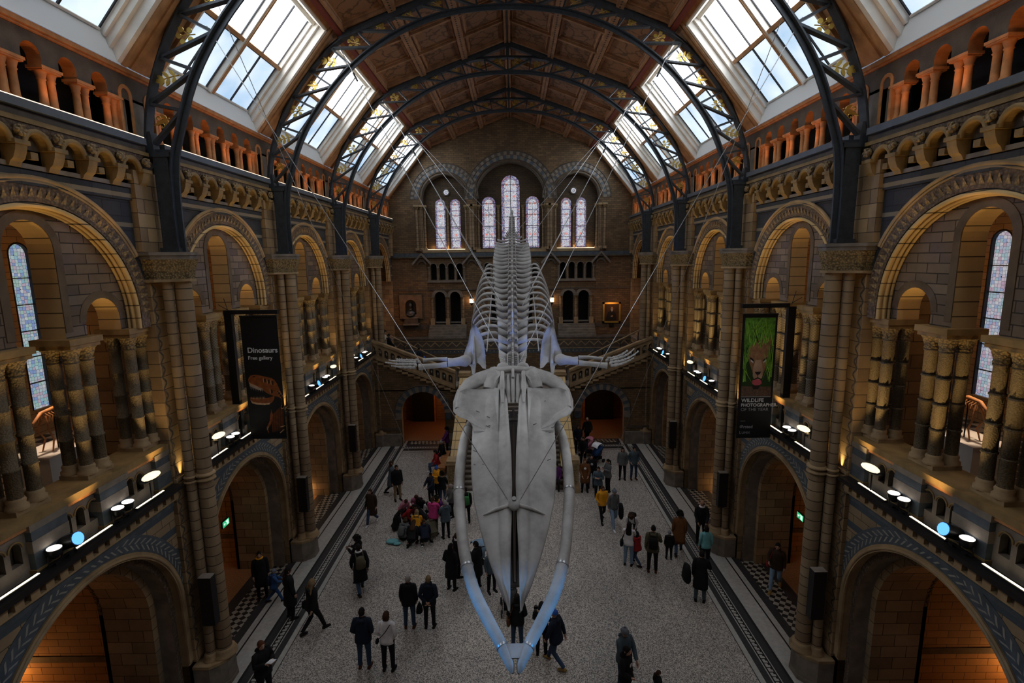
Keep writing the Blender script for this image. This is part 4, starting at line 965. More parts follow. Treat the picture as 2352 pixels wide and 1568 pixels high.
m = MB(SK); rg0 = random.Random(4)
for i in range(26):
    q = rg0.choice((-1, 1)); a, b_ = rg0.uniform(.45, .95), rg0.uniform(2.9, 5.1); L1 = rg0.uniform(.04, .11); m.bar((q*a, b_, .125-.085*(a/1.4)**2+(.0 if b_ > 4.1 else -.035)), (q*(a+L1), b_+L1*.5, .122-.085*(a/1.4)**2+(.0 if b_ > 4.1 else -.035)), .012, .012)
wb(m, 'bone_cracks', skull_o, 'bone_dark').matrix_parent_inverse = Matrix.Identity(4); bpy.data.objects['bone_cracks']['kind'] = 'stuff'
m = MB(JW); P = [(-.36, .55), (-.16, .40), (.16, .40), (.36, .55), (.22, .34), (.10, .16), (-.10, .16), (-.22, .34)]
m.prism([(x, y) for x, y in P], -.02, .03); wb(m, 'chin_plate')
m = MB(SK); m.smooth = True
m.tube([(-.68, 1.86, .03), (-.4, 1.97, .08), (-.12, 2.03, .12), (.12, 2.03, .12), (.4, 1.97, .08), (.68, 1.86, .03)], [.015, .04, .05, .05, .04, .015], 8)
m.ball((0, 2.03, .16), .13, 10, 6, (1, 1.1, .8)); m.tube([(0, 2.1, .15), (0, 2.1, .32)], .05, 8); o = wb(m, 'steel_bracket', mat='bone')
m = MB(SK); m.mat('bone_dark'); m.box(-.11, .11, .5, 5.0, -.42, -.3); m.box(-.3, .3, 4.55, 4.62, -.16, -.1); m.box(-.28, .28, 1.0, 1.7, -.38, -.3); wb(m, 'vomer', skull_o, 'bone_dark').matrix_parent_inverse = Matrix.Identity(4)
m = MB(SK); m.tube([(0, 5.0, -.2), (0, .55, -.3)], .035, 6); wb(m, 'support_rod', mat='cable_steel')
# spine
SP = catmull([(0, y, z) for y, z in [(14.15, 7.78), (15.2, 8.0), (16.5, 8.42), (18, 8.95), (20, 9.72), (22, 10.45), (24, 11.1), (26.5, 11.9), (29, 12.75), (31.2, 13.85)]], 12)
cum = [0]
for a, c in zip(SP, SP[1:]): cum.append(cum[-1]+(c-a).length)
def at(d):
    j = 0
    while j < len(cum)-2 and cum[j+1] < d: j += 1
    f = (d-cum[j])/(cum[j+1]-cum[j]); return SP[j].lerp(SP[j+1], f), (SP[j+1]-SP[j]).normalized()
d = .05; i = 0; NV = 0
LT = [(0, .30), (1, .42), (3, .50), (5, .62), (7.5, .80), (10, .86), (12, .84), (13.2, .74), (13.9, .38), (15, .2), (17, .08), (19, .02)]
RS = []
while d < cum[-1]-.1:
    p, tt = at(d); up = Vector((0, -tt.z, tt.y)); sc_ = interp([(0, .9), (6, 1.), (12, 1.), (15, .8), (18, .45), (19, .25)], d)
    T = lambda x, y, z, p=p, tt=tt, up=up: p+Vector((x+WXC, 0, 0))+tt*y+up*z
    m = MB(T); step = .16 if i < 7 else .52 if d < 13.2 else .34
    L_ = interp(LT, d); cw = step*.36 if i < 7 else .135
    m.smooth = True; m.tube([(0, -cw, 0), (0, -cw*.5, 0), (0, cw*.5, 0), (0, cw, 0)], [.19*sc_, .165*sc_, .165*sc_, .19*sc_], 10, up=(0, 0, 1))
    m.smooth = False
    # neural spine: blade leaning to the tail
    hs = interp([(0, .16), (1.5, .26), (4, .44), (9, .62), (12.5, .55), (14.5, .3), (17, .1), (19, .04)], d)
    y1 = .15*hs+.04
    m.hexa([(-.035*sc_, -cw, .1*sc_), (.035*sc_, -cw, .1*sc_), (.03*sc_, cw*1.1, .1*sc_), (-.03*sc_, cw*1.1, .1*sc_), (-.018, y1-.03, .17*sc_+hs), (.018, y1-.03, .17*sc_+hs), (.03, y1+cw*1.9, .14*sc_+hs), (-.03, y1+cw*1.9, .14*sc_+hs)])
    for q in (-1, 1):      # little facets at the root of the spine
        m.hexa([(q*.05, -cw, .12), (q*.16, -cw*1.7, .16), (q*.18, -cw*.6, .16), (q*.06, cw*.6, .12), (q*.05, -cw, .2), (q*.13, -cw*1.8, .24), (q*.15, -cw*.6, .22), (q*.06, cw*.6, .2)]) if sc_ > .6 else None
        # transverse process: flat paddle flaring towards its end
        if L_ > .07:
            n = 6; vs = []
            tipw = (.05 if i < 7 else .145 if d < 4 else .15 if d < 12.3 else .10); rootw = .03 if i < 7 else .085
            for j in range(n+1):
                f = j/n; x = q*(.12*sc_+(L_-.12*sc_)*f); w_ = rootw+(tipw-rootw)*f**1.3-(.02 if j == n else 0); yo = (.10*f*f if d < 5 else -.10*f+.16*f*f) ; zo = (.10*sin(f*pi*.5) if d < 3.4 else -.07*sin(f*pi))
                th = .035 if j < n else .02
                tl = w_*(.60 if d < 12.6 else .3); vs += [(x, yo-w_, zo-tl), (x, yo-.01, zo+th), (x, yo+w_, zo+tl), (x, yo+.01, zo-th)]
            m.smooth = True; m.add(vs, [(j*4+a, j*4+(a+1) % 4, j*4+4+(a+1) % 4, j*4+4+a) for j in range(n) for a in range(4)]+[tuple(n*4+a for a in range(4))]); m.smooth = False
    wb(m, 'vertebra')
    if i >= 9 and len(RS) < 14: RS.append((p, tt, up, L_))
    d += step; i += 1
# ribs
for r, (p, tt, up, L_) in enumerate(RS):
    f = r/13.; w = interp([(0, .86), (.15, .95), (.4, 1.), (.8, .98), (1, .85)], f); dr = interp([(0, .55), (.2, .9), (.5, 1.), (.8, .9), (1, .6)], f)
    for q in (-1, 1):
        T = lambda x, y, z: p+Vector((x+WXC, 0, 0))+tt*y+up*z
        C = [(L_*.92, .04, .0), (L_+.12, .05, .07), (L_+(1.5*w-L_)*.55, .05, .02), (1.38*w, .12, -.33*dr), (1.52*w, .25, -.85*dr), (1.5*w, .42, -1.4*dr), (1.34*w, .55, -1.9*dr), (1.08*w, .62, -2.25*dr)]
        if 1.38*w < L_+.2: C[2] = (L_+.16, .05, .0); C[3] = (L_+.28, .12, -.3*dr); C[4] = (L_+.36, .25, -.7*dr); C[5] = (L_+.32, .4, -1.1*dr); C[6] = (L_+.2, .5, -1.4*dr); C[7] = (L_+.02, .55, -1.6*dr)
        cc = catmull([(q*x, y, z) for x, y, z in C], 4); n = len(cc)
        m = MB(T); m.smooth = True; m.tube(cc, [interp([(0, .04), (.15, .075), (.5, .085), (.9, .07), (1, .035)], j/(n-1)) for j in range(n)], 7, flat=.6); wb(m, 'rib')
# shoulder blades and flippers
for q in (-1, 1):
    T = lambda x, y, z: (WXC+q*x, y, z)
    O = [(1.27, 16.2, 9.0), (1.12, 16.15, 8.86), (.98, 16.05, 8.62), (.90, 15.95, 8.35), (.86, 15.8, 8.0), (.84, 15.65, 7.62), (.94, 15.6, 7.66), (1.06, 15.6, 7.82), (1.11, 15.6, 7.84), (1.15, 15.6, 7.74), (1.16, 15.55, 7.55), (1.21, 15.5, 7.42), (1.26, 15.5, 7.5), (1.30, 15.55, 7.72), (1.44, 15.6, 7.82), (1.56, 15.7, 7.98), (1.50, 15.8, 8.15), (1.41, 16., 8.4), (1.34, 16.1, 8.75)]
    n = len(O); c = (1.14, 15.75, 8.15)
    m = MB(T); m.smooth = True
    vs = [(x, y, z) for x, y, z in O]+[(x*.6+c[0]*.4, y*.6+c[1]*.4-.05, z*.6+c[2]*.4) for x, y, z in O]+[(x, y+.05, z) for x, y, z in O]+[(c[0], c[1]-.02, c[2]), (c[0], c[1]+.06, c[2])]
    m.add(vs, [(i, (i+1) % n, n+(i+1) % n, n+i) for i in range(n)]+[(n+i, n+(i+1) % n, 3*n) for i in range(n)]+[(i, (i+1) % n, 2*n+(i+1) % n, 2*n+i) for i in range(n)]+[(2*n+i, 2*n+(i+1) % n, 3*n+1) for i in range(n)])
    m.tube([(1.22, 15.95, 8.6), (1.22, 15.62, 8.15), (1.2, 15.52, 7.8)], [.02, .05, .05], 8)
    wb(m, 'shoulder_blade')
    dz = .0 if q < 0 else -.02; up_ = 0. if q < 0 else .22
    m = MB(T); m.smooth = True; m.tube([(1.36, 15.6, 7.92), (1.46, 15.5, 7.92), (1.62, 15.42, 7.92), (1.82, 15.38, 7.90), (1.98, 15.36, 7.9)], [.13, .19, .14, .125, .14], 12); wb(m, 'upper_arm_bone')
    for nm, P, R in (('forearm_bone', [(2.0, 15.34, 7.84), (2.3, 15.3, 7.82), (2.7, 15.26, 7.80+dz), (2.85, 15.25, 7.79+dz)], [.095, .075, .085, .1]), ('forearm_bone', [(2.0, 15.42, 7.99), (2.3, 15.42, 8.0), (2.6, 15.42, 7.98+dz), (2.74, 15.42, 7.96+dz)], [.07, .05, .05, .065])):
        m = MB(T); m.smooth = True; m.tube(P, R, 10); wb(m, nm)
    m = MB(T); m.smooth = True
    for x, y, z in ((2.86, 15.38, 7.92), (2.95, 15.28, 7.84), (2.92, 15.44, 7.97), (3.0, 15.4, 7.9)): m.ball((x, y, z+dz), .055, 8, 5)
    wb(m, 'wrist_bones')
    for f, (dy, z0, len_, curl) in enumerate(((-.04, -.08, .75, .10), (.06, -.01, .95, .2), (.14, .05, .85, .12), (.22, .09, .6, .02))):
        m = MB(T); m.smooth = True; x, z = 2.95, 7.86+z0+dz; nph = 5 if f < 3 else 4; a = .02 if q < 0 else .12
        for j in range(nph):
            L1 = len_/nph*(1.2-.1*j); da = (.12 if q > 0 else .035)*(j > 0)+.02*f*(q > 0); a += da
            x2, z2 = x+L1*cos(a), z+L1*sin(a); r = .045*(1-j*.14)
            m.tube([(x, 15.3+dy, z), (x+(x2-x)*.15, 15.3+dy, z+(z2-z)*.15), (x+(x2-x)*.5, 15.3+dy, z+(z2-z)*.5), (x+(x2-x)*.85, 15.3+dy, z+(z2-z)*.85), (x2, 15.3+dy, z2)], [r*.8, r*1.2, r*.7, r*1.15, r*.8], 8); x, z = x2, z2
        wb(m, 'finger_bones')
m = MB(); m.smooth = True; m.tube([(WXC-.5, 16.6, 6.6), (WXC, 16.4, 6.5), (WXC+.5, 16.6, 6.6)], [.05, .12, .05], 8); wb(m, 'breastbone')
for q in (-1, 1):
    m = MB(); m.smooth = True; m.tube([(WXC+q*.78, 15.2, 8.25), (WXC+q*.80, 21.5, 10.2)], .018, 6); wb(m, 'steel_stringer', mat='cable_steel')
# suspension cables
def cable(a, b, lb, r=.013, shackle=None):
    m = MB(); m.mat('cable_steel'); m.tube([a, b], r, 5)
    if shackle:
        p = Vector(a).lerp(Vector(b), shackle); d_ = (Vector(b)-Vector(a)).normalized()*.16; m.mat('black_metal'); m.tube([p-d_, p+d_], .035, 6)
    tag(m.build('suspension_cable'), lb, 'cable', 'steel cables holding the skeleton')
for s in (-1, 1):
    w = SIDE[s]
    cable((s*5.5, 18.05, 18.0), (WXC+s*.22, 14.75, 8.05), f'steel cable from the second roof rib on the {w} to the skeleton neck', shackle=.12)
    cable((s*5.5, 23.93, 18.0), (WXC+s*.35, 18.6, 9.3), f'steel cable from the third roof rib on the {w} to the skeleton ribcage', shackle=.3)
    cable((s*5.5, 29.81, 18.0), (WXC+s*.3, 24.0, 11.2), f'steel cable from the farthest roof rib on the {w} to the lower back', .011)
    cable((s*5.5, 29.81, 17.95), (WXC+s*.15, 27.6, 12.3), f'steel cable from the farthest roof rib on the {w} to the tail', .010)
    cable((s*5.5, 24.0, 17.95), (WXC+s*.8, 20.6, 9.95), f'thinner steel cable from the third roof rib on the {w} to the back', .011)
    cable((s*6.5, 12.2, 16.1), (WXC+s*.12, 9.95+.77, 5.68), f'steel cable from the nearest roof rib on the {w} to the bracket on the snout', .009)
    cable((s*6.2, 12.2, 16.5), (s*6.0, 28.35, .03), f'long steel tie from the nearest roof rib on the {w} to the floor', .009)
# blue and white light thrown on the bones by the balcony lamps
for s in (-1, 1):
    light('SPOT', 'blue_spot', (s*7.7, 8.65, 6.25), 1500, (.07, .42, 1.), (0, 8.5, 4.1), .08, .40, 1.)
    light('SPOT', 'blue_spot', (s*7.7, 8.65, 6.28), 2300, (.22, .38, 1.), (s*1.0, 15.8, 8.35), .08, .13, .5)
    light('SPOT', 'blue_spot', (s*7.7, 20.4, 6.25), 900, (.16, .32, 1.), (s*.35, 14.1, 7.75), .08, .16, .6)
    light('SPOT', 'blue_spot', (s*7.7, 20.4, 6.27), 1200, (.30, .42, 1.), (s*1.3, 17.6, 8.), .08, .5, .6)
    light('SPOT', 'white_spot', (s*7.7, 10.0, 6.3), 760, (.85, .92, 1.), (0, 13.4, 7.2), .1, .5, .9)
    light('SPOT', 'white_spot', (s*7.7, 14.4, 6.3), 420, (.8, .88, 1.), (s*1.6, 15.6, 8.2), .1, .6, .7)
# ================================================================== stairs at the far end
def shear(s, y0, x0, slope, z0):  # u runs outward along the wall, v above the slope line, w back in y
    return lambda u, v, w: (s*(x0+u), y0+w, z0+slope*u+v)
SLP = .4
for s in (-1, 1):
    m = MB(lambda u, v, w, s=s: (s*u, 29.5+w, v)); m.mat('brickwork')
    m.archwall(3.25, 8.2, 0, 3.42, [(5.32, 1.28, 2.02, 0)], 0, .35, 20, soffit='buff_stone')
    m.prism([(3.25, 3.42), (8.2, 3.42), (8.2, 3.42+SLP*4.95)], 0, .35, 2) if False else m.add([(3.25, 3.42, 0), (8.2, 3.42, 0), (8.2, 5.4, 0), (3.25, 3.42, .35), (8.2, 3.42, .35), (8.2, 5.4, .35)], [(0, 1, 2), (3, 4, 5), (1, 2, 5, 4), (0, 2, 5, 3)])
    m.ring(5.32, 2.02, 1.28, 1.64, -.03, 0, 22, leg=1.6, mats=['blue_stone', 'grey_stone']); m.mat('dark_stone'); m.archtube(5.32, 2.02, 1.67, -.03, .03, 22, leg=1.6)
    m.mat('dark_stone'); m.box(3.25, 3.95, .95, 1.1, -.03, 0); m.box(6.7, 8.2, .95, 1.1, -.03, 0); m.mat('grey_stone'); m.box(3.25, 3.98, 0, .75, -.1, 0); m.box(6.66, 8.2, 0, .75, -.14, 0)
    m.mat('grey_stone'); m.box(3.25, 8.2, 3.35, 3.42, -.0, .0)
    struct(m, 'wall_stairs_%s' % SIDE[s], f'brick wall with a banded round archway under the {SIDE[s]} stair flight')
    # passage behind
    m = MB(lambda u, v, w, s=s: (s*u, 29.5+w, v)); m.mat('alcove_brick'); m.box(3.2, 8.2, 0, 3.4, 5.05, 5.12); m.box(3.0, 3.2, 0, 3.4, .35, 5.1); m.box(8.1, 8.2, 0, 3.4, .35, 5.1); m.mat('dark_stone'); m.box(3., 8.2, 3.3, 3.42, .35, 5.1)
    m.mat('dark_void'); m.box(5.4 if s < 0 else 4.9, 6.9, 0, 3., 4.6, 5.04); m.mat('orange_stone'); a = 5.3 if s < 0 else 4.8; m.box(a, a+.1, 0, 3., 4.55, 5.04)
    struct(m, 'wall_passage_%s' % SIDE[s], f'dim brick passage seen through the {SIDE[s]} archway under the stairs')
    # flight
    root = empty('side_stair', (s*3.3, 29.9, 3.3), label=f'upper stone stair flight climbing to the {SIDE[s]} gallery', cat='staircase', group='upper stair flights')
    def ch(m, n, par=root, **k):
        o = m.build(n, par, **k); o.matrix_parent_inverse = Matrix.Translation(-par.location) if par is root else Matrix.Identity(4); return o
    m = MB(); m.mat('grey_stone')
    for i in range(14):
        x0 = 3.3+i*.35; z = 3.3+i*.14; a, b_ = sorted((s*x0, s*(x0+.36))); m.box(a, b_, 29.86, 31.5, z, z+.14)
        m.mat('buff_stone'); m.box(a, b_, 29.42, 29.5, z-.02, z+.1); m.mat('grey_stone')
    ch(m, 'steps')
    T = shear(s, 29.48, 3.35, SLP, 3.45); m = MB(T); m.mat('buff_stone'); m.archwall(0, 4.9, .12, .95, [(.28+i*.37, .12, .62, .25) for i in range(13)], 0, .14, 8, soffit='grey_stone')
    m.mat('dark_stone'); m.box(0, 4.9, .2, .85, .15, .18)
    for i in range(13): m.mat('cream_inlay'); m.ball((.28+i*.37, .5, .1), .05, 6, 4, (1, 2.2, 1)); m.mat('buff_stone')
    m.box(0, 4.9, 0, .14, -.06, .3); ch(m, 'balustrade')
    m = MB(T); m.mat('buff_stone'); m.box(0, 4.95, .95, 1.1, -.08, .26); ch(m, 'coping')
    m = MB(shear(s, 31.5, 3.3, .5, 4.25)); m.mat('gilding'); m.mat('buff_stone'); m.tube([(0, 0, 0), (4.9, 0, 0)], .05, 8); m.mat('black_metal')
    for i in range(5): m.bar((.1+i*1.1, -.1, 0), (.1+i*1.1, -1.0, 0), .05, .05, up=(1, 0, 0))
    ch(m, 'handrail')
# central flight
root = empty('central_stair', (0, 23.0, 0), label='broad central stone staircase rising away behind the whale skull', cat='staircase')
def ch(m, n, par=None):
    o = m.build(n, root); o.matrix_parent_inverse = Matrix.Translation(-root.location); return o
m = MB(); m.mat('grey_stone')
for i in range(21): z = i*.157; m.mat('grey_stone'); m.box(-2.5, 2.5, 23.3+i*.262, 28.9, z, z+.157); m.mat('dark_stone'); m.box(-2.5, 2.5, 23.295+i*.262, 23.3+i*.262, z, z+.10)
ch(m, 'steps')
m = MB(); m.mat('grey_stone'); m.box(-3.3, 3.3, 28.8, 34.6, 3.1, 3.3); ch(m, 'landing')
for s in (-1, 1):
    m = MB(); m.mat('ashlar'); a, b_ = sorted((s*2.5, s*3.0))
    m.hexa([(a, 23.4, 0), (b_, 23.4, 0), (b_, 29.5, 0), (a, 29.5, 0), (a, 23.4, 1.05), (b_, 23.4, 1.05), (b_, 29.5, 4.15), (a, 29.5, 4.15)]); ch(m, 'side_wall')
    m = MB(); m.mat('soffit_stone'); a, b_ = sorted((s*2.46, s*3.06)); m.hexa([(a, 23.5, 1.08), (b_, 23.5, 1.08), (b_, 29.4, 4.12), (a, 29.4, 4.12), (a, 23.5, 1.22), (b_, 23.5, 1.22), (b_, 29.4, 4.26), (a, 29.4, 4.26)])
    m.mat('grey_stone'); x = s*2.9; m.hexa([(x-.01, 23.5, 1.225), (x+.01, 23.5, 1.225), (x+.01, 29.4, 4.265), (x-.01, 29.4, 4.265), (x-.01, 23.5, 1.235), (x+.01, 23.5, 1.235), (x+.01, 29.4, 4.275), (x-.01, 29.4, 4.275)]); ch(m, 'coping')
    for (y0, z0, zt) in ((23.0, 0, 1.62), (29.3, 3.3, 4.45)):
        m = MB(); x0, x1 = sorted((s*2.48, s*3.1)); m.mat('buff_stone'); m.box(x0, x1, y0, y0+.6, z0, zt-.2); m.box(x0-.06, x1+.06, y0-.06, y0+.66, zt-.2, zt-.12); m.box(x0-.03, x1+.03, y0-.03, y0+.63, zt-.12, zt); m.box(x0-.08, x1+.08, y0-.08, y0+.68, z0, z0+.25)
        m.mat('carved_stone'); m.box(x0+.08, x1-.08, y0-.01, y0, z0+.4, zt-.3); ch(m, 'newel_post')
    m = MB(); m.mat('gilding'); m.tube([(s*2.36, 23.6, 1.05), (s*2.36, 29.3, 4.15)], .028, 8); m.mat('black_metal')
    for i in range(6): y = 23.9+i*1.0; m.tube([(s*2.36, y, (y-23.6)*.544+.1), (s*2.36, y, (y-23.6)*.544+1.05)], .012, 6)
    ch(m, 'handrail')
light('POINT', 'passage_lamp', (-4.6, 32.2, 2.5), 26, (1., .42, .18), size=.25); light('POINT', 'passage_lamp', (4.4, 32.2, 2.5), 20, (1., .42, .18), size=.25)
# ================================================================== fittings
# wall lanterns beside the doorways of the end wall
for s in (-1, 1):
    x = s*2.76; y = YEND-1.35 if False else YEND-.3
    root = empty('wall_lantern', (x, YEND, 8.1), label=f'glowing glass wall lantern {"left" if s < 0 else "right"} of the middle doorways on the end wall', cat='lantern', group='wall lanterns')
    m = MB(); m.mat('lantern_glow'); m.prism([(x+.13*cos(i*pi/3), y+.13*sin(i*pi/3)) for i in range(6)], 8.02, 8.3)
    def c2(m, n): o = m.build(n, root); o.matrix_parent_inverse = Matrix.Translation(-root.location)
    c2(m, 'glass'); m = MB(); m.mat('black_metal'); m.lathe([(.17, 8.3), (.1, 8.42), (.02, 8.52)], x, y, 6); m.lathe([(.05, 7.86), (.15, 8.02)], x, y, 6)
    for i in range(6): m.tube([(x+.14*cos(i*pi/3), y+.14*sin(i*pi/3), 8.02), (x+.14*cos(i*pi/3), y+.14*sin(i*pi/3), 8.3)], .012, 4)
    c2(m, 'cage'); m = MB(); m.mat('black_metal'); m.tube([(x, y, 7.9), (x, YEND-.05, 7.75)], .02, 6); c2(m, 'bracket')
    light('POINT', 'lantern_light', (x, YEND-.32, 8.15), 26, (1., .42, .16), size=.1)
    light('POINT', 'end_wall_lamp', (s*7.1, YEND-1.6, 7.9), 22, (1., .42, .16), size=.15)
    m = MB(); m.mat('ledge_glow'); m.box(s*4.45-1.35, s*4.45+1.35, YEND+.42, YEND+.5, 11.66, 11.69)
    tag(m.build('sill_light'), f'low glowing light strip on the sill under the {SIDE[s]} pair of stained lancets', 'strip light', 'sill light strips')
    for x in (s*4.45-.9, s*4.45, s*4.45+.9): light('POINT', 'sill_lamp', (x, YEND+.36, 11.78), 4, (1., .55, .18), size=.05)
# bust in its niche
root = empty('memorial_bust', (-6.98, YEND-.16, 7.2), label='dark bust in a round-headed stone niche on the end wall above the left stairs', cat='bust')
def c3(m, n, par=None, mat=None): o = m.build(n, root, mat=mat); o.matrix_parent_inverse = Matrix.Translation(-root.location)
m = MB(lambda u, v, w: (u-6.98, YEND-.06+w, v)); m.mat('voussoir_brown'); m.archwall(-.78, .78, 6.95, 8.62, [(0, .38, 7.9, 7.25)], -.18, .02, 14); m.mat('dark_void'); m.box(-.72, .72, 7.0, 8.5, 0, .03); c3(m, 'niche')  # niche back painted near-black to give the shade of a deep recess
m = MB(lambda u, v, w: (u-6.98, YEND-.06+w, v)); m.mat('dark_stone'); m.box(-.46, .46, 6.62, 7.0, -.3, 0); m.mat('grey_stone'); m.box(-.52, .52, 7.0, 7.07, -.34, 0); m.box(-.56, .56, 6.52, 6.62, -.34, 0); c3(m, 'plinth')
m = MB(lambda u, v, w: (u-6.98, YEND-.3+w, v)); m.mat('iron'); m.smooth = True; m.ball((0, 7.32, 0), .3, 12, 8, (1., .75, .55)); m.ball((0, 7.62, 0), .14, 10, 8, (.8, .6, .8)); m.ball((.0, 7.9, -.02), .15, 12, 8, (.82, 1.12, .95)); m.ball((0, 7.87, -.17), .03, 6, 4); m.tube([(-.25, 7.3, -.1), (-.05, 7.2, -.25), (.2, 7.25, -.2)], .07, 8); c3(m, 'bust')
# portrait
root = empty('portrait_painting', (6.92, YEND-.1, 7.2), label='gilt-framed dark portrait of a seated bearded person on the end wall above the right stairs', cat='painting')
def c4(m, n): o = m.build(n, root); o.matrix_parent_inverse = Matrix.Translation(-root.location)
plain('portrait_ground', (.055, .022, .008), .5, var=.4, vscale=2.); plain('portrait_skin', (.42, .26, .17), .6); plain('portrait_coat', (.006, .006, .006), .6); plain('white_hair', (.4, .38, .35), .7)
m = MB(lambda u, v, w: (u+6.92, YEND-.03+w, v)); m.mat('gilding')
for a in ((-.62, -.5, 6.5, 7.92), (.5, .62, 6.5, 7.92), (-.62, .62, 6.5, 6.62), (-.62, .62, 7.8, 7.92)): m.box(*a, -.1, 0)
c4(m, 'frame')
m = MB(lambda u, v, w: (u+6.92, YEND-.03+w, v)); m.mat('portrait_ground'); m.box(-.5, .5, 6.62, 7.8, -.05, -.03)
m.mat('portrait_coat'); m.prism([(-.4, 6.62), (.36, 6.62), (.3, 7.1), (.16, 7.32), (-.02, 7.36), (-.24, 7.25), (-.36, 6.95)], -.052, -.05)
m.mat('portrait_skin'); m.prism([(.02+.085*cos(i*pi/6), 7.48+.12*sin(i*pi/6)) for i in range(12)], -.055, -.052); m.prism([(-.06, 6.98), (.08, 7.02), (.1, 6.92), (-.04, 6.9)], -.055, -.052)
m.mat('white_hair'); m.prism([(-.06, 7.44), (.1, 7.44), (.06, 7.3), (.02, 7.27), (-.02, 7.3)], -.057, -.055); m.mat('dark_void')
for x in (-.01, .05): m.prism([(x-.012, 7.5), (x+.012, 7.5), (x+.012, 7.51), (x-.012, 7.51)], -.058, -.055)
c4(m, 'canvas')
m = MB(lambda u, v, w: (u+6.92, YEND-.03+w, v)); m.mat('black_metal'); m.box(-.16, .16, 6.24, 6.44, -.06, 0); tag(m.build('picture_label'), 'small black label plate on the wall below the gilt portrait', 'label plate')
# loudspeakers on the piers
for s in (-1, 1):
    for k in (1, 2, 3):
        x = s*7.6; y = PK+S*k-.42
        root = empty('column_loudspeaker', (x, y, 2.0), label=f'slim black loudspeaker on the {SIDE[s]} pier, {["", "nearest of the three on that side", "middle of the three on that side", "farthest of the three on that side"][k]}', cat='loudspeaker', group='slim black loudspeakers')
        m = MB(); m.mat('black_metal'); m.box(-.16, .16, -.16, .06, 0, 1.3); m.build('cabinet', root); m = MB(); m.mat('plaster_white'); m.mat('grey_stone'); m.box(-.16, .16, -.16, .06, 1.3, 1.31); m.build('top_plate', root); m = MB(); m.mat('black_metal'); m.box(-.04, .04, .06, .2, .3, .34); m.box(-.04, .04, .06, .2, .95, 1.0); m.build('bracket', root)
# exit signs
for s in (-1, 1):
    x, y, z = s*10.6, 17.15, 1.62
    root = empty('exit_sign', (s*9.78, 16.3, 2.12), -s*pi/2, label=f'lit green running-man exit sign hanging in the second alcove on the {SIDE[s]}', cat='exit sign', group='green exit signs')
    m = MB(); m.mat('black_metal'); m.box(-.2, .2, -.03, .03, 0, .24); m.build('casing', root)
    m = MB(); m.mat('exit_green'); m.box(-.19, .19, -.035, -.03, .02, .22); m.mat('exit_white'); m.box(.03, .14, -.038, -.036, .04, .2)
    m.prism([(-.14, .12), (-.1, .17), (-.1, .14), (-.04, .14), (-.04, .10), (-.1, .10), (-.1, .07)], -.038, -.036, ax=1); m.ball((.0, -.036, .18), .018, 6, 4); m.build('face', root)
    m = MB(); m.mat('black_metal'); m.tube([(-.12, 0, .24), (-.12, 0, 2.6)], .006, 4); m.tube([(.12, 0, .24), (.12, 0, 2.6)], .006, 4); m.build('hanger', root)
# information panel at the bottom left
root = empty('label_lectern', (-7.05, 9.85, 0), rz=-.5, label='white information panel on a slanted stand, cut off by the bottom edge at the left', cat='information panel')
m = MB(); m.mat('black_metal'); m.tube([(0, 0, 0), (0, 0, 1.0)], .03, 8); m.box(-.15, .15, -.15, .15, 0, .02); m.build('stand', root)
m = MB(lambda x, y, z: (x, y*cos(.6)-z*sin(.6), 1.02+y*sin(.6)+z*cos(.6))); m.mat('plaster_white'); m.box(-.22, .22, -.3, .3, 0, .02); m.mat('mosaic_dark')
for i in range(7): m.box(-.16, .14-.05*(i % 3), .2-.07*i, .215-.07*i, .02, .022)
m.build('panel', root)
# little alcove floor lamps
for s in (-1, 1):
    m = MB(); m.mat('lamp_glow'); m.ball((0, 0, .1), .07, 8, 6); m.mat('black_metal'); m.box(-.06, .06, -.06, .06, 0, .04)
    for k in (1, 2):
        pass
    o = m.build('floor_lamp', loc=(s*9.75, 22.9, 0)); tag(o, f'tiny bright floor lamp in the third alcove on the {SIDE[s]}', 'floor lamp')
    light('POINT', 'floor_lamp_light', (s*9.8, 22.8, .35), 10, (1., .6, .25), size=.06)
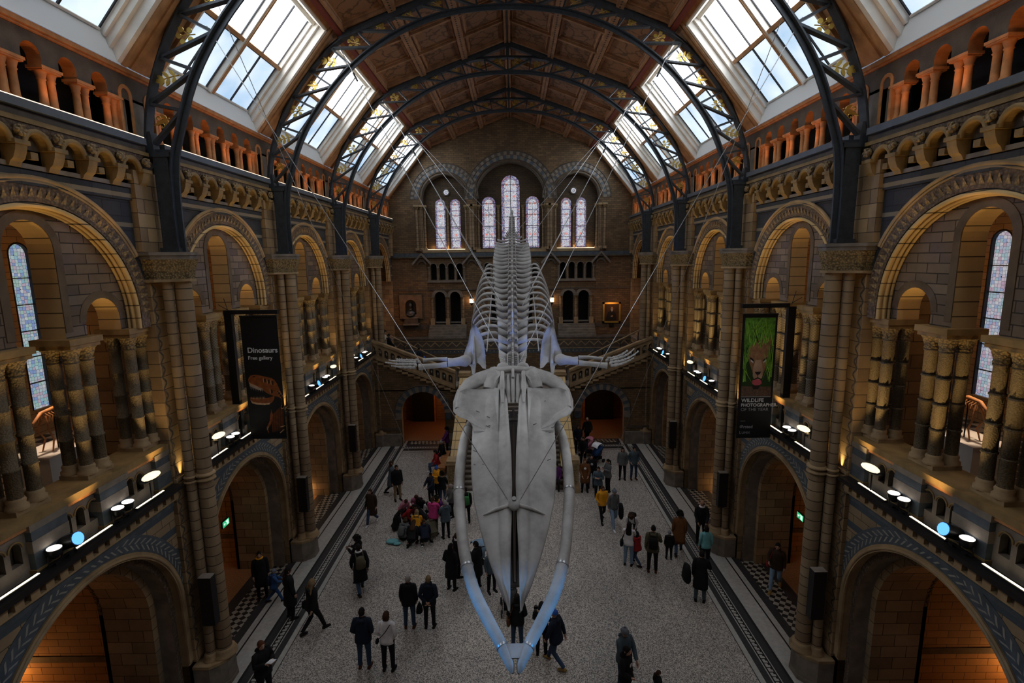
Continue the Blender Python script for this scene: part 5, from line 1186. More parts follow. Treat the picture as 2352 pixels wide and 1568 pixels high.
# gallery display furniture
for s in (-1, 1):
    for j, (k, u, w, a, h, nm, lb) in enumerate(((0, 2.3, 2.5, (.9, 1.3), .85, 'display_plinth', 'pale block-shaped display plinth in the {} gallery, nearest bay'), (0, .9, 4.3, (.5, .6), 1.0, 'display_plinth', 'tall dark-sided display case in the {} gallery below the lancet'), (1, 1.0, 2.2, (.8, 1.4), .95, 'display_plinth', 'white display plinth in the {} gallery, second bay'), (2, .6, 2.4, (.8, 1.4), .9, 'display_plinth', 'white display plinth in the {} gallery, third bay'))):
        x, y = s*(WX+w), YB+S*k+u
        root = empty(nm, (x, y, 5.905), label=lb.format(SIDE[s]), cat='display plinth', group='display plinths in the galleries')
        m = MB(); m.mat('plaster_white'); m.box(-a[0]/2, a[0]/2, -a[1]/2, a[1]/2, .06, h-.04); m.build('body', root); m = MB(); m.mat('plaster_white' if j != 1 else 'black_metal'); m.box(-a[0]/2-.03, a[0]/2+.03, -a[1]/2-.03, a[1]/2+.03, h-.04, h); m.build('top', root); m = MB(); m.mat('black_metal'); m.box(-a[0]/2+.05, a[0]/2-.05, -a[1]/2+.05, a[1]/2-.05, 0, .06); m.build('foot', root)
        light('SPOT', 'display_lamp', (x, y-.2, 9.6), 330, (1., .72, .5), (x, y, 6.5), .1, .5, .5)
    # a mounted specimen among the columns
    x, y = s*(WX+2.4), YB+2.3
    root = empty('specimen_skeleton', (x, y, 6.755), label=f'small mounted reddish-brown animal skeleton in the {SIDE[s]} gallery, nearest bay', cat='skeleton', group='mounted specimens')
    m = MB(); m.mat('black_metal'); m.tube([(0, 0, 0), (0, 0, .9)], .015, 6); m.build('mount', root)
    m = MB(); m.mat('orange_stone'); m.smooth = True; m.tube([(0, -.55, .72), (0, -.3, .92), (0, 0, .95), (0, .4, .8), (0, .9, .6)], [.03, .045, .05, .04, .01], 8)
    for i in range(7):
        for q in (-1, 1): m.tube([(0, -.25+i*.08, .92), (q*.14, -.25+i*.08, .84), (q*.12, -.25+i*.08, .66)], .012, 5)
    m.build('backbone', root); m = MB(); m.mat('orange_stone'); m.smooth = True; m.ball((0, -.68, .72), .1, 10, 6, (.7, 1.6, .8)); m.build('skull', root)
    for yy in (-.25, .3):
        for q in (-1, 1): m = MB(); m.mat('orange_stone'); m.smooth = True; m.tube([(q*.05, yy, .85), (q*.14, yy-.06, .5), (q*.1, yy+.06, .28), (q*.12, yy-.03, .01)], [.03, .022, .02, .015], 6); m.build('leg', root)
m = MB(); m.mat('orange_stone'); m.smooth = True
o = None
root = empty('rock_specimen', (WX+2.2, YB+S+1.4, 6.86), label='rough reddish rock specimen on the white plinth in the right gallery, second bay', cat='rock')
m.ball((0, 0, .3), .32, 9, 6, (.8, .9, 1.)); m.ball((.05, .05, .62), .22, 8, 5, (.9, .8, 1.)); m.build('rock', root); m = MB(); m.mat('black_metal'); m.box(-.2, .2, -.2, .2, 0, .03); m.build('mount', root)
# ---- banners
def banner(s, x0, x1, y, z0, z1, ztop, xp, label):
    root = empty('hanging_banner', (0, y, z1), label=label, cat='banner')
    fr = MB(); fr.mat('black_metal'); fr.box(min(x0, x1), max(x0, x1), -.03, .03, .0, .05); fr.box(min(x0, x1), max(x0, x1), -.015, .015, z0-z1-.03, z0-z1); fr.build('batten', root)
    o2 = empty('banner_stand', (s*xp, y+.02, 5.75), label=f'tall black metal stand with a cross arm holding the banner on the {SIDE[s]}', cat='stand', group='banner stands')
    p = MB(); p.mat('black_metal'); p.box(-.11, .11, .03, .17, 0, ztop-5.75); p.build('post', o2)
    p = MB(); p.mat('black_metal'); a, b_ = sorted((-.1, -s*(xp-abs(x1 if abs(x1) < abs(x0) else x0)+.02)*1.)); p.box(min(a, b_), max(a, b_), .0, .14, ztop-5.75-.02, ztop-5.75+.1); p.tube([(0, .1, ztop-5.7), (s*.1, .1, ztop-5.3)], .01, 5); p.tube([(0, .1, ztop-5.65), (s*.4, .3, ztop-5.5)], .01, 5); p.build('cross_arm', o2)
    return root
emit_ = None
plain('banner_black', (.006, .006, .007), .6); plain('banner_white', (.75, .75, .75), .6); plain('banner_grey', (.35, .35, .37), .6)
def fl2(root, mats, polys, name, dy=-.002):
    m = MB()
    for mt, P, d in polys: m.mat(mt); m.add([(x, -.004-d*.0006, z) for x, z in P], [tuple(range(len(P)))])
    return m.build(name, root)
def text(root, s_, x, z, size, mat, name='lettering', bold=0.):
    c = bpy.data.curves.new(name, 'FONT'); c.body = s_; c.size = size; c.extrude = .001; c.offset = bold
    t0 = bpy.data.objects.new('tmp', c); COL.objects.link(t0); dg = bpy.context.evaluated_depsgraph_get(); dg.update()
    me = bpy.data.meshes.new_from_object(t0.evaluated_get(dg)); bpy.data.objects.remove(t0); me.materials.clear(); me.materials.append(M[mat])
    o = bpy.data.objects.new(name, me); COL.objects.link(o); o.parent = root; o.location = (x, -.012, z); o.rotation_euler = (pi/2, 0, 0); return o
# left banner: dinosaur
LX0, LX1, LZ0, LZ1, LY = -7.92, -6.83, 5.70, 9.40, 15.02
rt = banner(-1, LX0, LX1, LY, LZ0, LZ1, 9.5, 8.3, 'tall black hanging banner with a brown dinosaur skull and white lettering')
W, Hh = LX1-LX0, LZ1-LZ0
m = MB(); m.mat('banner_black'); m.box(LX0, LX1, 0, .01, -Hh, 0); m.build('cloth', rt)
text(rt, 'Dinosaurs', LX0+.14, -1.06, .22, 'banner_white', bold=.004); text(rt, 'Free gallery', LX0+.14, -1.27, .155, 'banner_white', bold=.002)
plain('dino_brown', (.27, .075, .015), .5, var=.35, vscale=9.); plain('dino_light', (.62, .38, .22), .5, var=.3, vscale=12.); plain('dino_dark', (.05, .015, .006), .6)
def bn(px, py):     # banner pixel (0..1, 0..1 from the top) to banner coordinates
    return (LX0+px*W, -py*Hh)
def bp(seq): return [bn(a, b) for a, b in seq]
polys = [('dino_brown', bp([(.08, .50), (.14, .475), (.28, .468), (.42, .475), (.58, .487), (.72, .497), (.80, .515), (.86, .545), (.90, .58), (.95, .62), (1., .65), (1., .68), (.86, .655), (.74, .645), (.60, .63), (.48, .605), (.40, .585), (.30, .565), (.20, .55), (.10, .535), (.07, .52)]), 1),
         ('dino_light', bp([(.08, .53), (.2, .548), (.32, .565), (.42, .588), (.40, .60), (.28, .588), (.12, .562)]), 2),
         ('dino_brown', bp([(.08, .655), (.2, .662), (.4, .668), (.6, .660), (.76, .645), (.74, .675), (.66, .705), (.5, .712), (.3, .708), (.14, .700), (.08, .68)]), 1),
         ('dino_light', bp([(.08, .675), (.16, .695), (.3, .703), (.5, .708), (.64, .70), (.6, .716), (.45, .722), (.25, .716), (.12, .705)]), 2)]
for a, b_ in ((.50, .50), (.60, .508), (.70, .52), (.66, .59)): polys.append(('dino_dark', bp([(a, b_), (a+.06, b_+.003), (a+.065, b_+.03), (a+.01, b_+.035)]), 3)); polys.append(('dino_light', bp([(a-.015, b_-.003), (a, b_-.003), (a+.005, b_+.036), (a-.012, b_+.03)]), 4))
polys.append(('dino_dark', bp([(.2, .478), (.27, .476), (.28, .488), (.21, .49)]), 3))
for i in range(12): a = .1+i*.03; polys.append(('white_hair', bp([(a, .548+i*.003), (a+.022, .55+i*.003), (a+.012, .585+i*.002+.012*(i % 2))]), 5))
for i in range(10): a = .12+i*.04; polys.append(('dino_light', bp([(a, .668), (a+.02, .668), (a+.01, .648)]), 5))
for i in range(16): t_ = i/15; a, b_ = .84+.14*sin(t_*2.4)-.0*t_, .60+.14*t_; polys.append(('dino_light' if i % 2 else 'dino_brown', bp([(a-.03, b_), (a+.04, b_-.006), (a+.05, b_+.012), (a-.02, b_+.018)]), 3))
for i in range(11):
    a = .66+.03*i; polys.append(('dino_brown', bp([(a+.0, .80-.008*i), (a+.012, .80-.008*i), (a-.02, .88), (a-.03, .955-.004*i), (a-.04, .95), (a-.03, .87)]), 2))
polys += [('dino_brown', bp([(.60, .80), (.64, .76), (.66, .80), (.60, .88), (.50, .92), (.52, .96), (.48, .95), (.46, .91), (.56, .86)]), 2), ('dino_light', bp([(.5, .90), (.52, .905), (.48, .935), (.46, .93)]), 4), ('dino_light', bp([(.84, .905), (.98, .895), (.98, .90), (.86, .912)]), 4), ('dino_light', bp([(.82, .955), (.95, .925), (.95, .932), (.83, .962)]), 4)]
polys = [(a, [(min(x, LX1), z) for x, z in P], d) for a, P, d in polys]
fl2(rt, None, polys, 'printed_picture')
# right banner: lioness in the grass
RX0, RX1, RZ0, RZ1, RY = 6.84, 7.86, 5.56, 9.27, 15.0
rt = banner(1, RX0, RX1, RY, RZ0, RZ1, 9.5, 8.3, 'tall hanging banner with a drinking lioness in green grass above black lettering')
W, Hh = RX1-RX0, RZ1-RZ0
m = MB(); m.mat('banner_black'); m.box(RX0, RX1, 0, .01, -Hh, 0); m.build('cloth', rt)
def bn(px, py): return (RX0+px*W, -py*Hh)
plain('grass_green', (.10, .26, .025), .6, var=.6, vscale=9.); plain('grass_dark', (.02, .05, .01), .7); plain('lion_fur', (.34, .17, .08), .6, var=.35, vscale=8.); plain('lion_light', (.52, .33, .22), .6, var=.2); plain('lion_tongue', (.60, .10, .14), .5); plain('lion_dark', (.02, .012, .01), .6); plain('muddy_water', (.13, .075, .05), .4, var=.4, vscale=14.); plain('blade_light', (.34, .66, .07), .6); plain('blade_mid', (.18, .45, .04), .6)
X0, X1, Y0_, Y1_ = .07, .94, .02, .66
polys = [('grass_dark', bp([(X0, Y0_), (X1, Y0_), (X1, Y1_), (X0, Y1_)]), 0), ('grass_green', bp([(X0, Y0_), (X1, Y0_), (X1, .22), (.6, .30), (.3, .28), (X0, .24)]), 1), ('muddy_water', bp([(X0, .575), (X1, .58), (X1, Y1_), (X0, Y1_)]), 1),
    ('lion_fur', bp([(.48, .20), (.62, .16), (.76, .19), (.84, .24), (.84, .30), (.80, .36), (.74, .42), (.68, .48), (.62, .52), (.50, .53), (.42, .50), (.34, .44), (.26, .38), (.20, .32), (.22, .27), (.32, .25)]), 2),
    ('lion_light', bp([(.44, .36), (.60, .36), (.66, .44), (.66, .50), (.58, .54), (.46, .54), (.38, .49), (.38, .42)]), 3),
    ('lion_dark', bp([(.28, .335), (.36, .35), (.40, .37), (.34, .365), (.27, .35)]), 5), ('lion_dark', bp([(.76, .335), (.68, .35), (.64, .37), (.70, .365), (.77, .35)]), 5),
    ('banner_white', bp([(.29, .355), (.36, .368), (.38, .385), (.30, .372)]), 4), ('banner_white', bp([(.75, .355), (.68, .368), (.66, .385), (.74, .372)]), 4),
    ('lion_dark', bp([(.43, .455), (.62, .455), (.58, .475), (.54, .48), (.53, .50), (.64, .515), (.64, .525), (.53, .512), (.42, .525), (.42, .515), (.52, .50), (.51, .48), (.47, .475)]), 6),
    ('lion_tongue', bp([(.38, .525), (.50, .515), (.62, .525), (.66, .55), (.60, .565), (.46, .568), (.38, .555)]), 6),
    ('lion_dark', bp([(.36, .565), (.62, .57), (.56, .60), (.42, .60)]), 4), ('lion_fur', bp([(.22, .26), (.30, .225), (.36, .26), (.30, .30)]), 4), ('lion_fur', bp([(.72, .19), (.80, .165), (.86, .22), (.80, .26)]), 4)]
rg = random.Random(3)
for i in range(120):
    a = rg.uniform(X0+.01, X1-.03); b_ = rg.choice([rg.uniform(.16, .27), rg.uniform(.1, .26), rg.uniform(.3, .55)]) ; 
    if b_ > .29 and .16 < a < .82: a = rg.choice([rg.uniform(X0, .2), rg.uniform(.78, .92)])
    dx = rg.uniform(-.25, .25); h = rg.uniform(.12, .28); t_ = max(Y0_+.002, b_-h); x2 = min(X1-.01, max(X0+.01, a+dx)); wv = rg.uniform(.012, .035)
    polys.append((rg.choice(['blade_light', 'blade_mid', 'grass_green', 'blade_mid']), bp([(a, b_), (a+wv, b_), (x2, t_)]), 7+i % 5))
for a, b_, c, d_ in ((.12, .44, .42, .57), (.78, .42, .62, .56), (.9, .50, .72, .38)): polys.append(('blade_light', bp([(a, b_), (a+.015, b_-.003), (c, d_)]), 13))
fl2(rt, None, polys, 'printed_picture')
m = MB(); m.mat('banner_grey'); m.box(RX0+X0*W, RX0+X1*W, -.008, -.002, -Y1_*Hh-.02, -Y1_*Hh+.0); m.build('printed_line', rt)
text(rt, 'WILDLIFE', RX0+.09, -.697*Hh-.03, .158, 'banner_white', bold=.003); text(rt, 'PHOTOGRAPHER', RX0+.085, -.735*Hh-.03, .136, 'banner_white', bold=.003); text(rt, 'OF THE YEAR', RX0+.085, -.772*Hh-.03, .138, 'banner_grey')
m = MB(); m.mat('banner_grey'); m.box(RX0+.1, RX0+.25, -.006, -.002, -.866*Hh, -.864*Hh); m.build('printed_line', rt)
text(rt, 'Ørsted', RX0+.085, -.925*Hh, .135, 'banner_grey', bold=.002); text(rt, 'L', RX0+.08, -.973*Hh, .13, 'banner_grey'); text(rt, 'UMIX', RX0+.155, -.973*Hh, .105, 'banner_grey')
# ================================================================== people
def cmat(name, col, rough=.8): 
    if name not in M: plain(name, col, rough, var=.12, vscale=10., spec=.2)
    return M[name]
for n_, c_ in dict(skin_light=(.50, .30, .22), skin_tan=(.36, .20, .13), skin_brown=(.16, .08, .05), cloth_black=(.010, .010, .012), cloth_navy=(.012, .018, .035), cloth_blue=(.03, .08, .22), cloth_denim=(.035, .065, .12), cloth_pale_denim=(.20, .30, .42), cloth_white=(.80, .80, .84), cloth_pink=(.62, .06, .25), cloth_soft_pink=(.55, .22, .32), cloth_red=(.32, .02, .025), cloth_yellow=(.80, .36, .02), cloth_brown=(.15, .06, .02), cloth_dark_brown=(.045, .028, .018), cloth_grey=(.12, .125, .13), cloth_slate=(.07, .10, .125), cloth_olive=(.10, .09, .06), cloth_teal=(.16, .42, .45), cloth_purple=(.12, .03, .16), cloth_green=(.04, .18, .06), cloth_khaki=(.25, .20, .12), cloth_cream=(.55, .5, .4), fur=(.30, .22, .14), hair_black=(.010, .008, .007), hair_brown=(.05, .025, .012), hair_blond=(.20, .14, .075), hair_grey=(.30, .29, .28), hair_red=(.10, .035, .016), hat_grey=(.16, .18, .22), hat_blue=(.04, .12, .5), shoe_black=(.012, .011, .011), shoe_white=(.65, .65, .68), shoe_tan=(.30, .19, .06), leather=(.10, .035, .012), eye_dark=(.01, .008, .008), lip=(.30, .10, .08)).items(): cmat(n_, c_)
def rx(p, a, z0):      # lean forward about the hips
    y, z = p[1], p[2]-z0; return Vector((p[0], y*cos(a)+z*sin(a), z0+z*cos(a)-y*sin(a)))
def pose(kind):
    hz = {'stand': .92, 'walk': .90, 'sitlow': .14, 'kneel': .33, 'bench': .50, 'bend': .90}.get(kind.split('_')[0], .92)
    lean = {'bend': 50, 'sitlow': 22, 'kneel': 38, 'bench': 8, 'walk': 4}.get(kind.split('_')[0], 0)*pi/180
    k = kind.split('_')[0]; arm = kind.split('_')[1] if '_' in kind else 'down'
    legs = []
    for q in (-1, 1):
        h = Vector((q*.095, 0, hz-.02))
        if k in ('stand', 'bend'): kn, an = Vector((q*.11, .02, .49)), Vector((q*.12, -.01, .085))
        elif k == 'walk':
            if q > 0: kn, an = Vector((.10, .17, .50)), Vector((.10, .30, .09))
            else: kn, an = Vector((-.10, .02, .48)), Vector((-.10, -.30, .15))
        elif k == 'sitlow': kn, an = Vector((q*.30, .28, .27)), Vector((-q*.06, .38+.06*q, .075))
        elif k == 'kneel': kn, an = Vector((q*.16, .32, .42 if q > 0 else .09)), Vector((q*.14, .30 if q > 0 else -.12, .085))
        else: kn, an = Vector((q*.12, .44, .47)), Vector((q*.13, .42, .085))
        legs.append((h, kn, an))
    U = lambda *p: rx(Vector(p), lean, hz)
    dz = hz-.92
    arms = []
    for q in (-1, 1):
        s = U(q*.165, -.005, 1.415+dz)
        if arm == 'down': e, w = U(q*.215, -.03, 1.14+dz), U(q*.225, .05, .89+dz)
        elif arm == 'back': e, w = U(q*.25, -.09, 1.15+dz), U(q*.05, -.16, .97+dz)
        elif arm == 'phone': e, w = U(q*.23, .05, 1.17+dz), U(q*.09, .29, 1.27+dz)
        elif arm == 'swing': e, w = U(q*.24, -.07*q, 1.15+dz), U(q*.22, .02-.16*q, .92+dz)
        elif arm == 'pocket': e, w = U(q*.245, -.06, 1.15+dz), U(q*.185, .10, .96+dz)
        elif arm == 'fwd': e, w = U(q*.22, .14, 1.18+dz), U(q*.13, .36, 1.08+dz)
        elif arm == 'one': e, w = (U(q*.25, .05, 1.17+dz), U(q*.20, .26, 1.12+dz)) if q > 0 else (U(q*.215, -.03, 1.14+dz), U(q*.225, .05, .89+dz))
        elif arm == 'hang': e, w = U(q*.22, .10, 1.16+dz), U(q*.14, .30, .95+dz)
        arms.append((s, e, w))
    return dict(hz=hz, dz=dz, U=U, legs=legs, arms=arms, lean=lean, kind=k, look=(-.10 if arm == 'up' else .12 if arm in ('phone', 'hang') else 0))
def skinmesh(vs, es, rs, root=0, level=1):
    me = bpy.data.meshes.new('tmp'); me.from_pydata([tuple(v) for v in vs], es, [])
    o = bpy.data.objects.new('tmp', me); COL.objects.link(o)
    m = o.modifiers.new('s', 'SKIN'); m.use_smooth_shade = True
    roots = root if isinstance(root, (list, tuple)) else [root]
    for i, r in enumerate(rs):
        d = me.skin_vertices[0].data[i]; d.radius = (r, r) if not isinstance(r, tuple) else r; d.use_root = i in roots
    s = o.modifiers.new('d', 'SUBSURF'); s.levels = level; s.render_levels = level
    dg = bpy.context.evaluated_depsgraph_get(); dg.update(); e = o.evaluated_get(dg); em = e.to_mesh()
    V = [tuple(v.co) for v in em.vertices]; F = [tuple(p.vertices) for p in em.polygons]; e.to_mesh_clear()
    bpy.data.objects.remove(o); bpy.data.meshes.remove(me); return V, F
def body_mesh(P):
    U, dz = P['U'], P['dz']; vs = []; es = []; rs = []
    def v(p, r, par=None):
        vs.append(Vector(p)); rs.append(r)
        if par is not None: es.append((par, len(vs)-1))
        return len(vs)-1
    pel = v(U(0, 0, .95+dz), .11); wa = v(U(0, .0, 1.10+dz), .105, pel); ch = v(U(0, .0, 1.28+dz), .125, wa); nb = v(U(0, -.01, 1.44+dz), .065, ch); nk = v(U(0, .0, 1.50+dz), .052, nb); v(U(0, .012, 1.56+dz), .052, nk)
    for h, kn, an in P['legs']:
        a = v(h, .082, pel); a = v(h.lerp(kn, .5), .072, a); a = v(kn, .052, a); a = v(kn.lerp(an, .35), .052, a); a = v(an+Vector((0, 0, .05)), .034, a)
    hands = []
    for (s, e, w) in P['arms']:
        a = v(s, .058, ch); a = v(s.lerp(e, .5), .045, a); a = v(e, .037, a); a = v(e.lerp(w, .5), .034, a); a = v(w, .025, a)
        d = (w-e).normalized(); pc = w+d*.05; pe = w+d*.085; v(pc, (.036), a); v(pe, .032, len(vs)-1); hands.append((w, d, pe))
    roots = [pel]
    # fingers: five short chains rooted in each palm
    for side, (w, d, pe) in zip((-1, 1), hands):
        ax = Vector((1, 0, 0)); ac = (Vector((0, 1, 0))-d*d.y); ac = ac.normalized() if ac.length > .2 else Vector((0, 0, 1)); inn = d.cross(ac)*(1 if d.cross(ac).x*side < 0 else -1)
        for i, (off, ln) in enumerate(((-.026, .062), (-.009, .075), (.009, .078), (.026, .07))):
            b0 = pe-d*.012+ac*off; j = len(vs); vs.append(b0); rs.append(.0095); roots.append(j)
            v(pe+ac*off*1.1+d*ln*.45+inn*.006, .0085, j); v(pe+ac*off*1.1+d*ln*.8+inn*.022, .0078, j+1); v(pe+ac*off*1.05+d*ln+inn*.036, .006, j+2)
        b0 = w+d*.03+ac*.02; j = len(vs); vs.append(b0); rs.append(.012); roots.append(j)
        v(w+d*.055+ac*.05+inn*.01, .010, j); v(w+d*.085+ac*.056+inn*.022, .0075, j+1)
    V, F = skinmesh(vs, es, rs, roots, 1)
    m = MB(); m.mat('skin_light'); m.smooth = True; m.add(V, F)
    # head with face, turned with the neck
    hc = Vector((0, .015, 1.625+dz)); tilt = P['look']
    def HT(x, y, z): y2, z2 = y*cos(tilt)+z*sin(tilt), z*cos(tilt)-y*sin(tilt); return U(hc.x+x, hc.y+y2, hc.z+z2)
    seg, rg = 20, 16; hv = []
    for j in range(rg+1):
        t_ = -pi/2+pi*j/rg
        for i in range(seg):
            a = 2*pi*i/seg; x, y, z = cos(t_)*cos(a), cos(t_)*sin(a), sin(t_)
            X, Y, Z = x*.076, y*.096, z*.118
            if z < 0: X *= 1-.30*(-z)**1.3; Y *= 1-.22*(-z) if y < 0 else 1-.04*(-z)
            f = max(0, y)
            if f > .6 and abs(x) < .25: Y += .024*math.exp(-((z+.12)/.17)**2)*math.exp(-(x/.16)**2)      # nose
            if f > .5: Y -= .009*math.exp(-((z-.10)/.10)**2)*math.exp(-((abs(x)-.38)/.16)**2); Y += .006*math.exp(-((z-.26)/.08)**2); Y += .007*math.exp(-((z+.55)/.1)**2)*math.exp(-(x/.25)**2); Y += .010*math.exp(-((z+.85)/.14)**2)
            hv.append(HT(X, Y, Z))
    m.add([tuple(p) for p in hv], [(j*seg+i, j*seg+(i+1) % seg, (j+1)*seg+(i+1) % seg, (j+1)*seg+i) for j in range(rg) for i in range(seg)])
    for q in (-1, 1): m.tube([HT(q*.070, -.01, -.03), HT(q*.082, -.012, -.005), HT(q*.084, -.016, .022), HT(q*.074, -.012, .035)], [.006, .011, .012, .006], 6)
    m.mat('eye_dark')
    for q in (-1, 1): p = HT(q*.029, .083, .012); m.ball(p, .0095, 8, 5)
    m.mat('hair_brown')
    for q in (-1, 1): m.tube([HT(q*.015, .094, .032), HT(q*.03, .093, .037), HT(q*.045, .082, .033)], .0035, 5)
    m.mat('lip'); m.tube([HT(-.022, .085, -.062), HT(0, .094, -.060), HT(.022, .085, -.062)], [.003, .0055, .003], 6)
    P['HT'] = HT
    return m
def ringloft(m, rings, T, seg=18, cap=True):
    vs = []
    for z, a, b, yo in rings:
        for i in range(seg):
            t_ = 2*pi*i/seg; c, s_ = cos(t_), sin(t_); k = 1./max(.001, (abs(c)**2.6+abs(s_)**2.6))**(1/2.6); vs.append(tuple(T(a*c*k, yo+b*s_*k, z)))
    n = len(rings); m.add(vs, [(j*seg+i, j*seg+(i+1) % seg, (j+1)*seg+(i+1) % seg, (j+1)*seg+i) for j in range(n-1) for i in range(seg)]+([tuple(range(seg))[::-1], tuple((n-1)*seg+i for i in range(seg))] if cap else []))
def top_mesh(P, style):
    m = MB(); m.smooth = True; U, dz = P['U'], P['dz']; T = lambda x, y, z: U(x, y, z+dz)
    puff = {'shirt': .0, 'jacket': .022, 'coat': .02, 'puffer': .035}[style]; w = puff
    R = [(1.51, .055, .060, -.005), (1.48, .075+w*.5, .072+w*.6, -.005), (1.455, .115+w*.5, .082+w*.7, -.005), (1.42, .150+w*.7, .092+w*.8, 0), (1.36, .168+w*.8, .105+w, 0), (1.25, .165+w, .112+w, .003), (1.13, .150+w*1.2, .104+w, .004), (1.02, .160+w*1.3, .112+w*1.1, .002), (.93, .182+w*1.2, .130+w*1.1, 0), (.86, .188+w*1.1, .136+w*1.1, 0)]
    if P['kind'] in ('sitlow', 'kneel', 'bench'): R = R[:-1]+[(.90, .18+w, .13+w, 0)]
    elif style == 'coat': R += [(.78, .19+w, .135+w, 0), (.62, .20+w, .15+w, 0), (.50, .205+w, .155+w, 0)]
    elif style in ('jacket', 'puffer'): R += [(.81, .188+w, .136+w, 0)]
    ringloft(m, R, T)
    m.tube([T(0, -.01, 1.47), T(0, 0, 1.515)], [.075, .066], 12)
    for s, e, wr in P['arms']:
        c = s.lerp(e, -.10); c = Vector((c.x*.72, c.y, c.z)); m.tube([c, s, s.lerp(e, .25), s.lerp(e, .6), e, e.lerp(wr, .5), wr.lerp(e, .04)], [.045+w*.4, .060+w*.8, .060+w*.8, .054+w*.8, .047+w*.7, .042+w*.7, .034+w*.5], 10)
    if style == 'jacket' or style == 'puffer':
        m.smooth = False; m.tube([T(0, .125+w*1.3, 1.42), T(0, .128+w*1.2, 1.2), T(0, .13+w*1.3, .9)], .004, 4)
        m.smooth = True; m.ball(T(0, -.10-w, 1.46), .085, 10, 6, (1.15, .55, .6))
    if style == 'puffer':
        for z in (1.32, 1.2, 1.08, .97): ringloft(m, [(z-.03, .178+w, .112+w, 0), (z, .19+w, .125+w, 0), (z+.03, .178+w, .112+w, 0)], T, 16, False)
    return m
def legs_mesh(P):
    m = MB(); m.smooth = True; U, dz = P['U'], P['dz']
    ringloft(m, [(.80+dz, .12, .10, 0), (.86+dz, .165, .115, 0), (.95+dz, .168, .118, 0), (1.02+dz, .15, .105, 0)], lambda x, y, z: U(x, y, z) if z > .9+dz else Vector((x, y, z)), 16)
    for h, kn, an in P['legs']: m.tube([h+Vector((0, 0, .05)), h, h.lerp(kn, .5), kn, kn.lerp(an, .4), an+Vector((0, 0, .015))], [.09, .10, .083, .066, .062, .052], 12)
    return m
def shoe_mesh(P, i):
    m = MB(); m.smooth = True; h, kn, an = P['legs'][i]; a = Vector(an); z = a.z-.085; q = (-1, 1)[i]
    d = Vector((q*.12, 1, 0)).normalized(); n = Vector((d.y, -d.x, 0)); tp = .35 if a.z > .12 else 0
    def C(f, w, z_): return (a+d*f+n*w)*1.0+Vector((0, 0, 0)), z_
    vs = []
    prof = [(-.075, .030, .06), (-.06, .038, .075), (0, .040, .085), (.06, .043, .065), (.12, .046, .048), (.165, .038, .036), (.185, .018, .022)]
    for f, w, hh in prof:
        for (ww, zz) in ((-w, 0), (-w, hh*.55), (-w*.55, hh), (w*.55, hh), (w, hh*.55), (w, 0)): p = a+d*f+n*ww; vs.append((p.x, p.y, z+zz-tp*f*.0-(tp*f if f > 0 else 0)*.35))
    k = 6; m.add(vs, [(j*k+i_, j*k+(i_+1) % k, (j+1)*k+(i_+1) % k, (j+1)*k+i_) for j in range(len(prof)-1) for i_ in range(k)]+[tuple(range(k)), tuple(len(vs)-k+i_ for i_ in range(k))])
    return m
def hair_mesh(P, style):
    m = MB(); m.smooth = True; HT = P['HT']
    def cap(s, lo, front, back=0.):
        seg, rg = 18, 8; vs = []
        for j in range(rg+1):
            for i in range(seg):
                a = 2*pi*i/seg; f = max(0, sin(a)); t0 = lo+front*f**1.5; t_ = t0+(pi/2-t0)*j/rg
                vs.append(tuple(HT(.076*s*cos(t_)*cos(a), .098*s*cos(t_)*sin(a)-.006, .120*s*sin(t_)+.002)))
        m.add(vs, [(j*seg+i, j*seg+(i+1) % seg, (j+1)*seg+(i+1) % seg, (j+1)*seg+i) for j in range(rg) for i in range(seg)])
    if style == 'short': cap(1.07, -.35, .95)
    elif style == 'bob': cap(1.13, -.2, .8); ringloft(m, [(-.10, .078, .06, -.035), (-.03, .09, .075, -.03), (.03, .088, .08, -.025)], HT, 16)
    elif style in ('long', 'wavy'):
        cap(1.12, -.2, .75); L_ = .40 if style == 'long' else .46
        ringloft(m, [(-L_, .07, .03, -.085), (-L_*.75, .11, .045, -.095), (-.2, .105, .05, -.08), (-.10, .09, .06, -.05), (-.02, .088, .075, -.03), (.04, .085, .078, -.025)], HT, 16)
        if style == 'wavy':
            for i in range(9): a = -.9+.22*i; m.tube([HT(.08*sin(a*1.6), -.07, -.05), HT(.105*sin(a*1.6), -.11, -.22), HT(.10*sin(a*1.7), -.10, -.40), HT(.08*sin(a*1.7), -.09, -.50)], [.02, .026, .022, .008], 6)
    elif style == 'pony': cap(1.08, -.3, .9); m.tube([HT(0, -.09, .03), HT(0, -.14, 0), HT(0, -.13, -.16), HT(0, -.11, -.26)], [.02, .03, .028, .008], 8)
    elif style == 'curly':
        cap(1.2, -.2, .8); rg_ = random.Random(5)
        for i in range(60): a, t_ = rg_.uniform(0, 2*pi), rg_.uniform(-.3, 1.5); (m.ball(HT(.115*cos(t_)*cos(a), .13*cos(t_)*sin(a)-.02, .145*sin(t_)+.01), .035, 6, 4) if not (sin(a) > .4 and t_ < .55) else None)
    elif style == 'beanie': cap(1.13, .02, .18); ringloft(m, [(.0, .088, .108, -.004), (.03, .09, .11, -.004), (.05, .086, .106, -.004)], HT, 16, False); m.ball(HT(0, -.015, .14), .03, 8, 5)
    elif style == 'hood':
        cap(1.22, -.45, .95); ringloft(m, [(-.16, .10, .085, -.02), (-.09, .095, .08, -.03), (0, .095, .085, -.03)], HT, 14)
    return m
PO = {}
def pose_set(kind):
    if kind not in PO:
        P = pose(kind); P['body'] = body_mesh(P); PO[kind] = P; P['cache'] = {}
    return PO[kind]
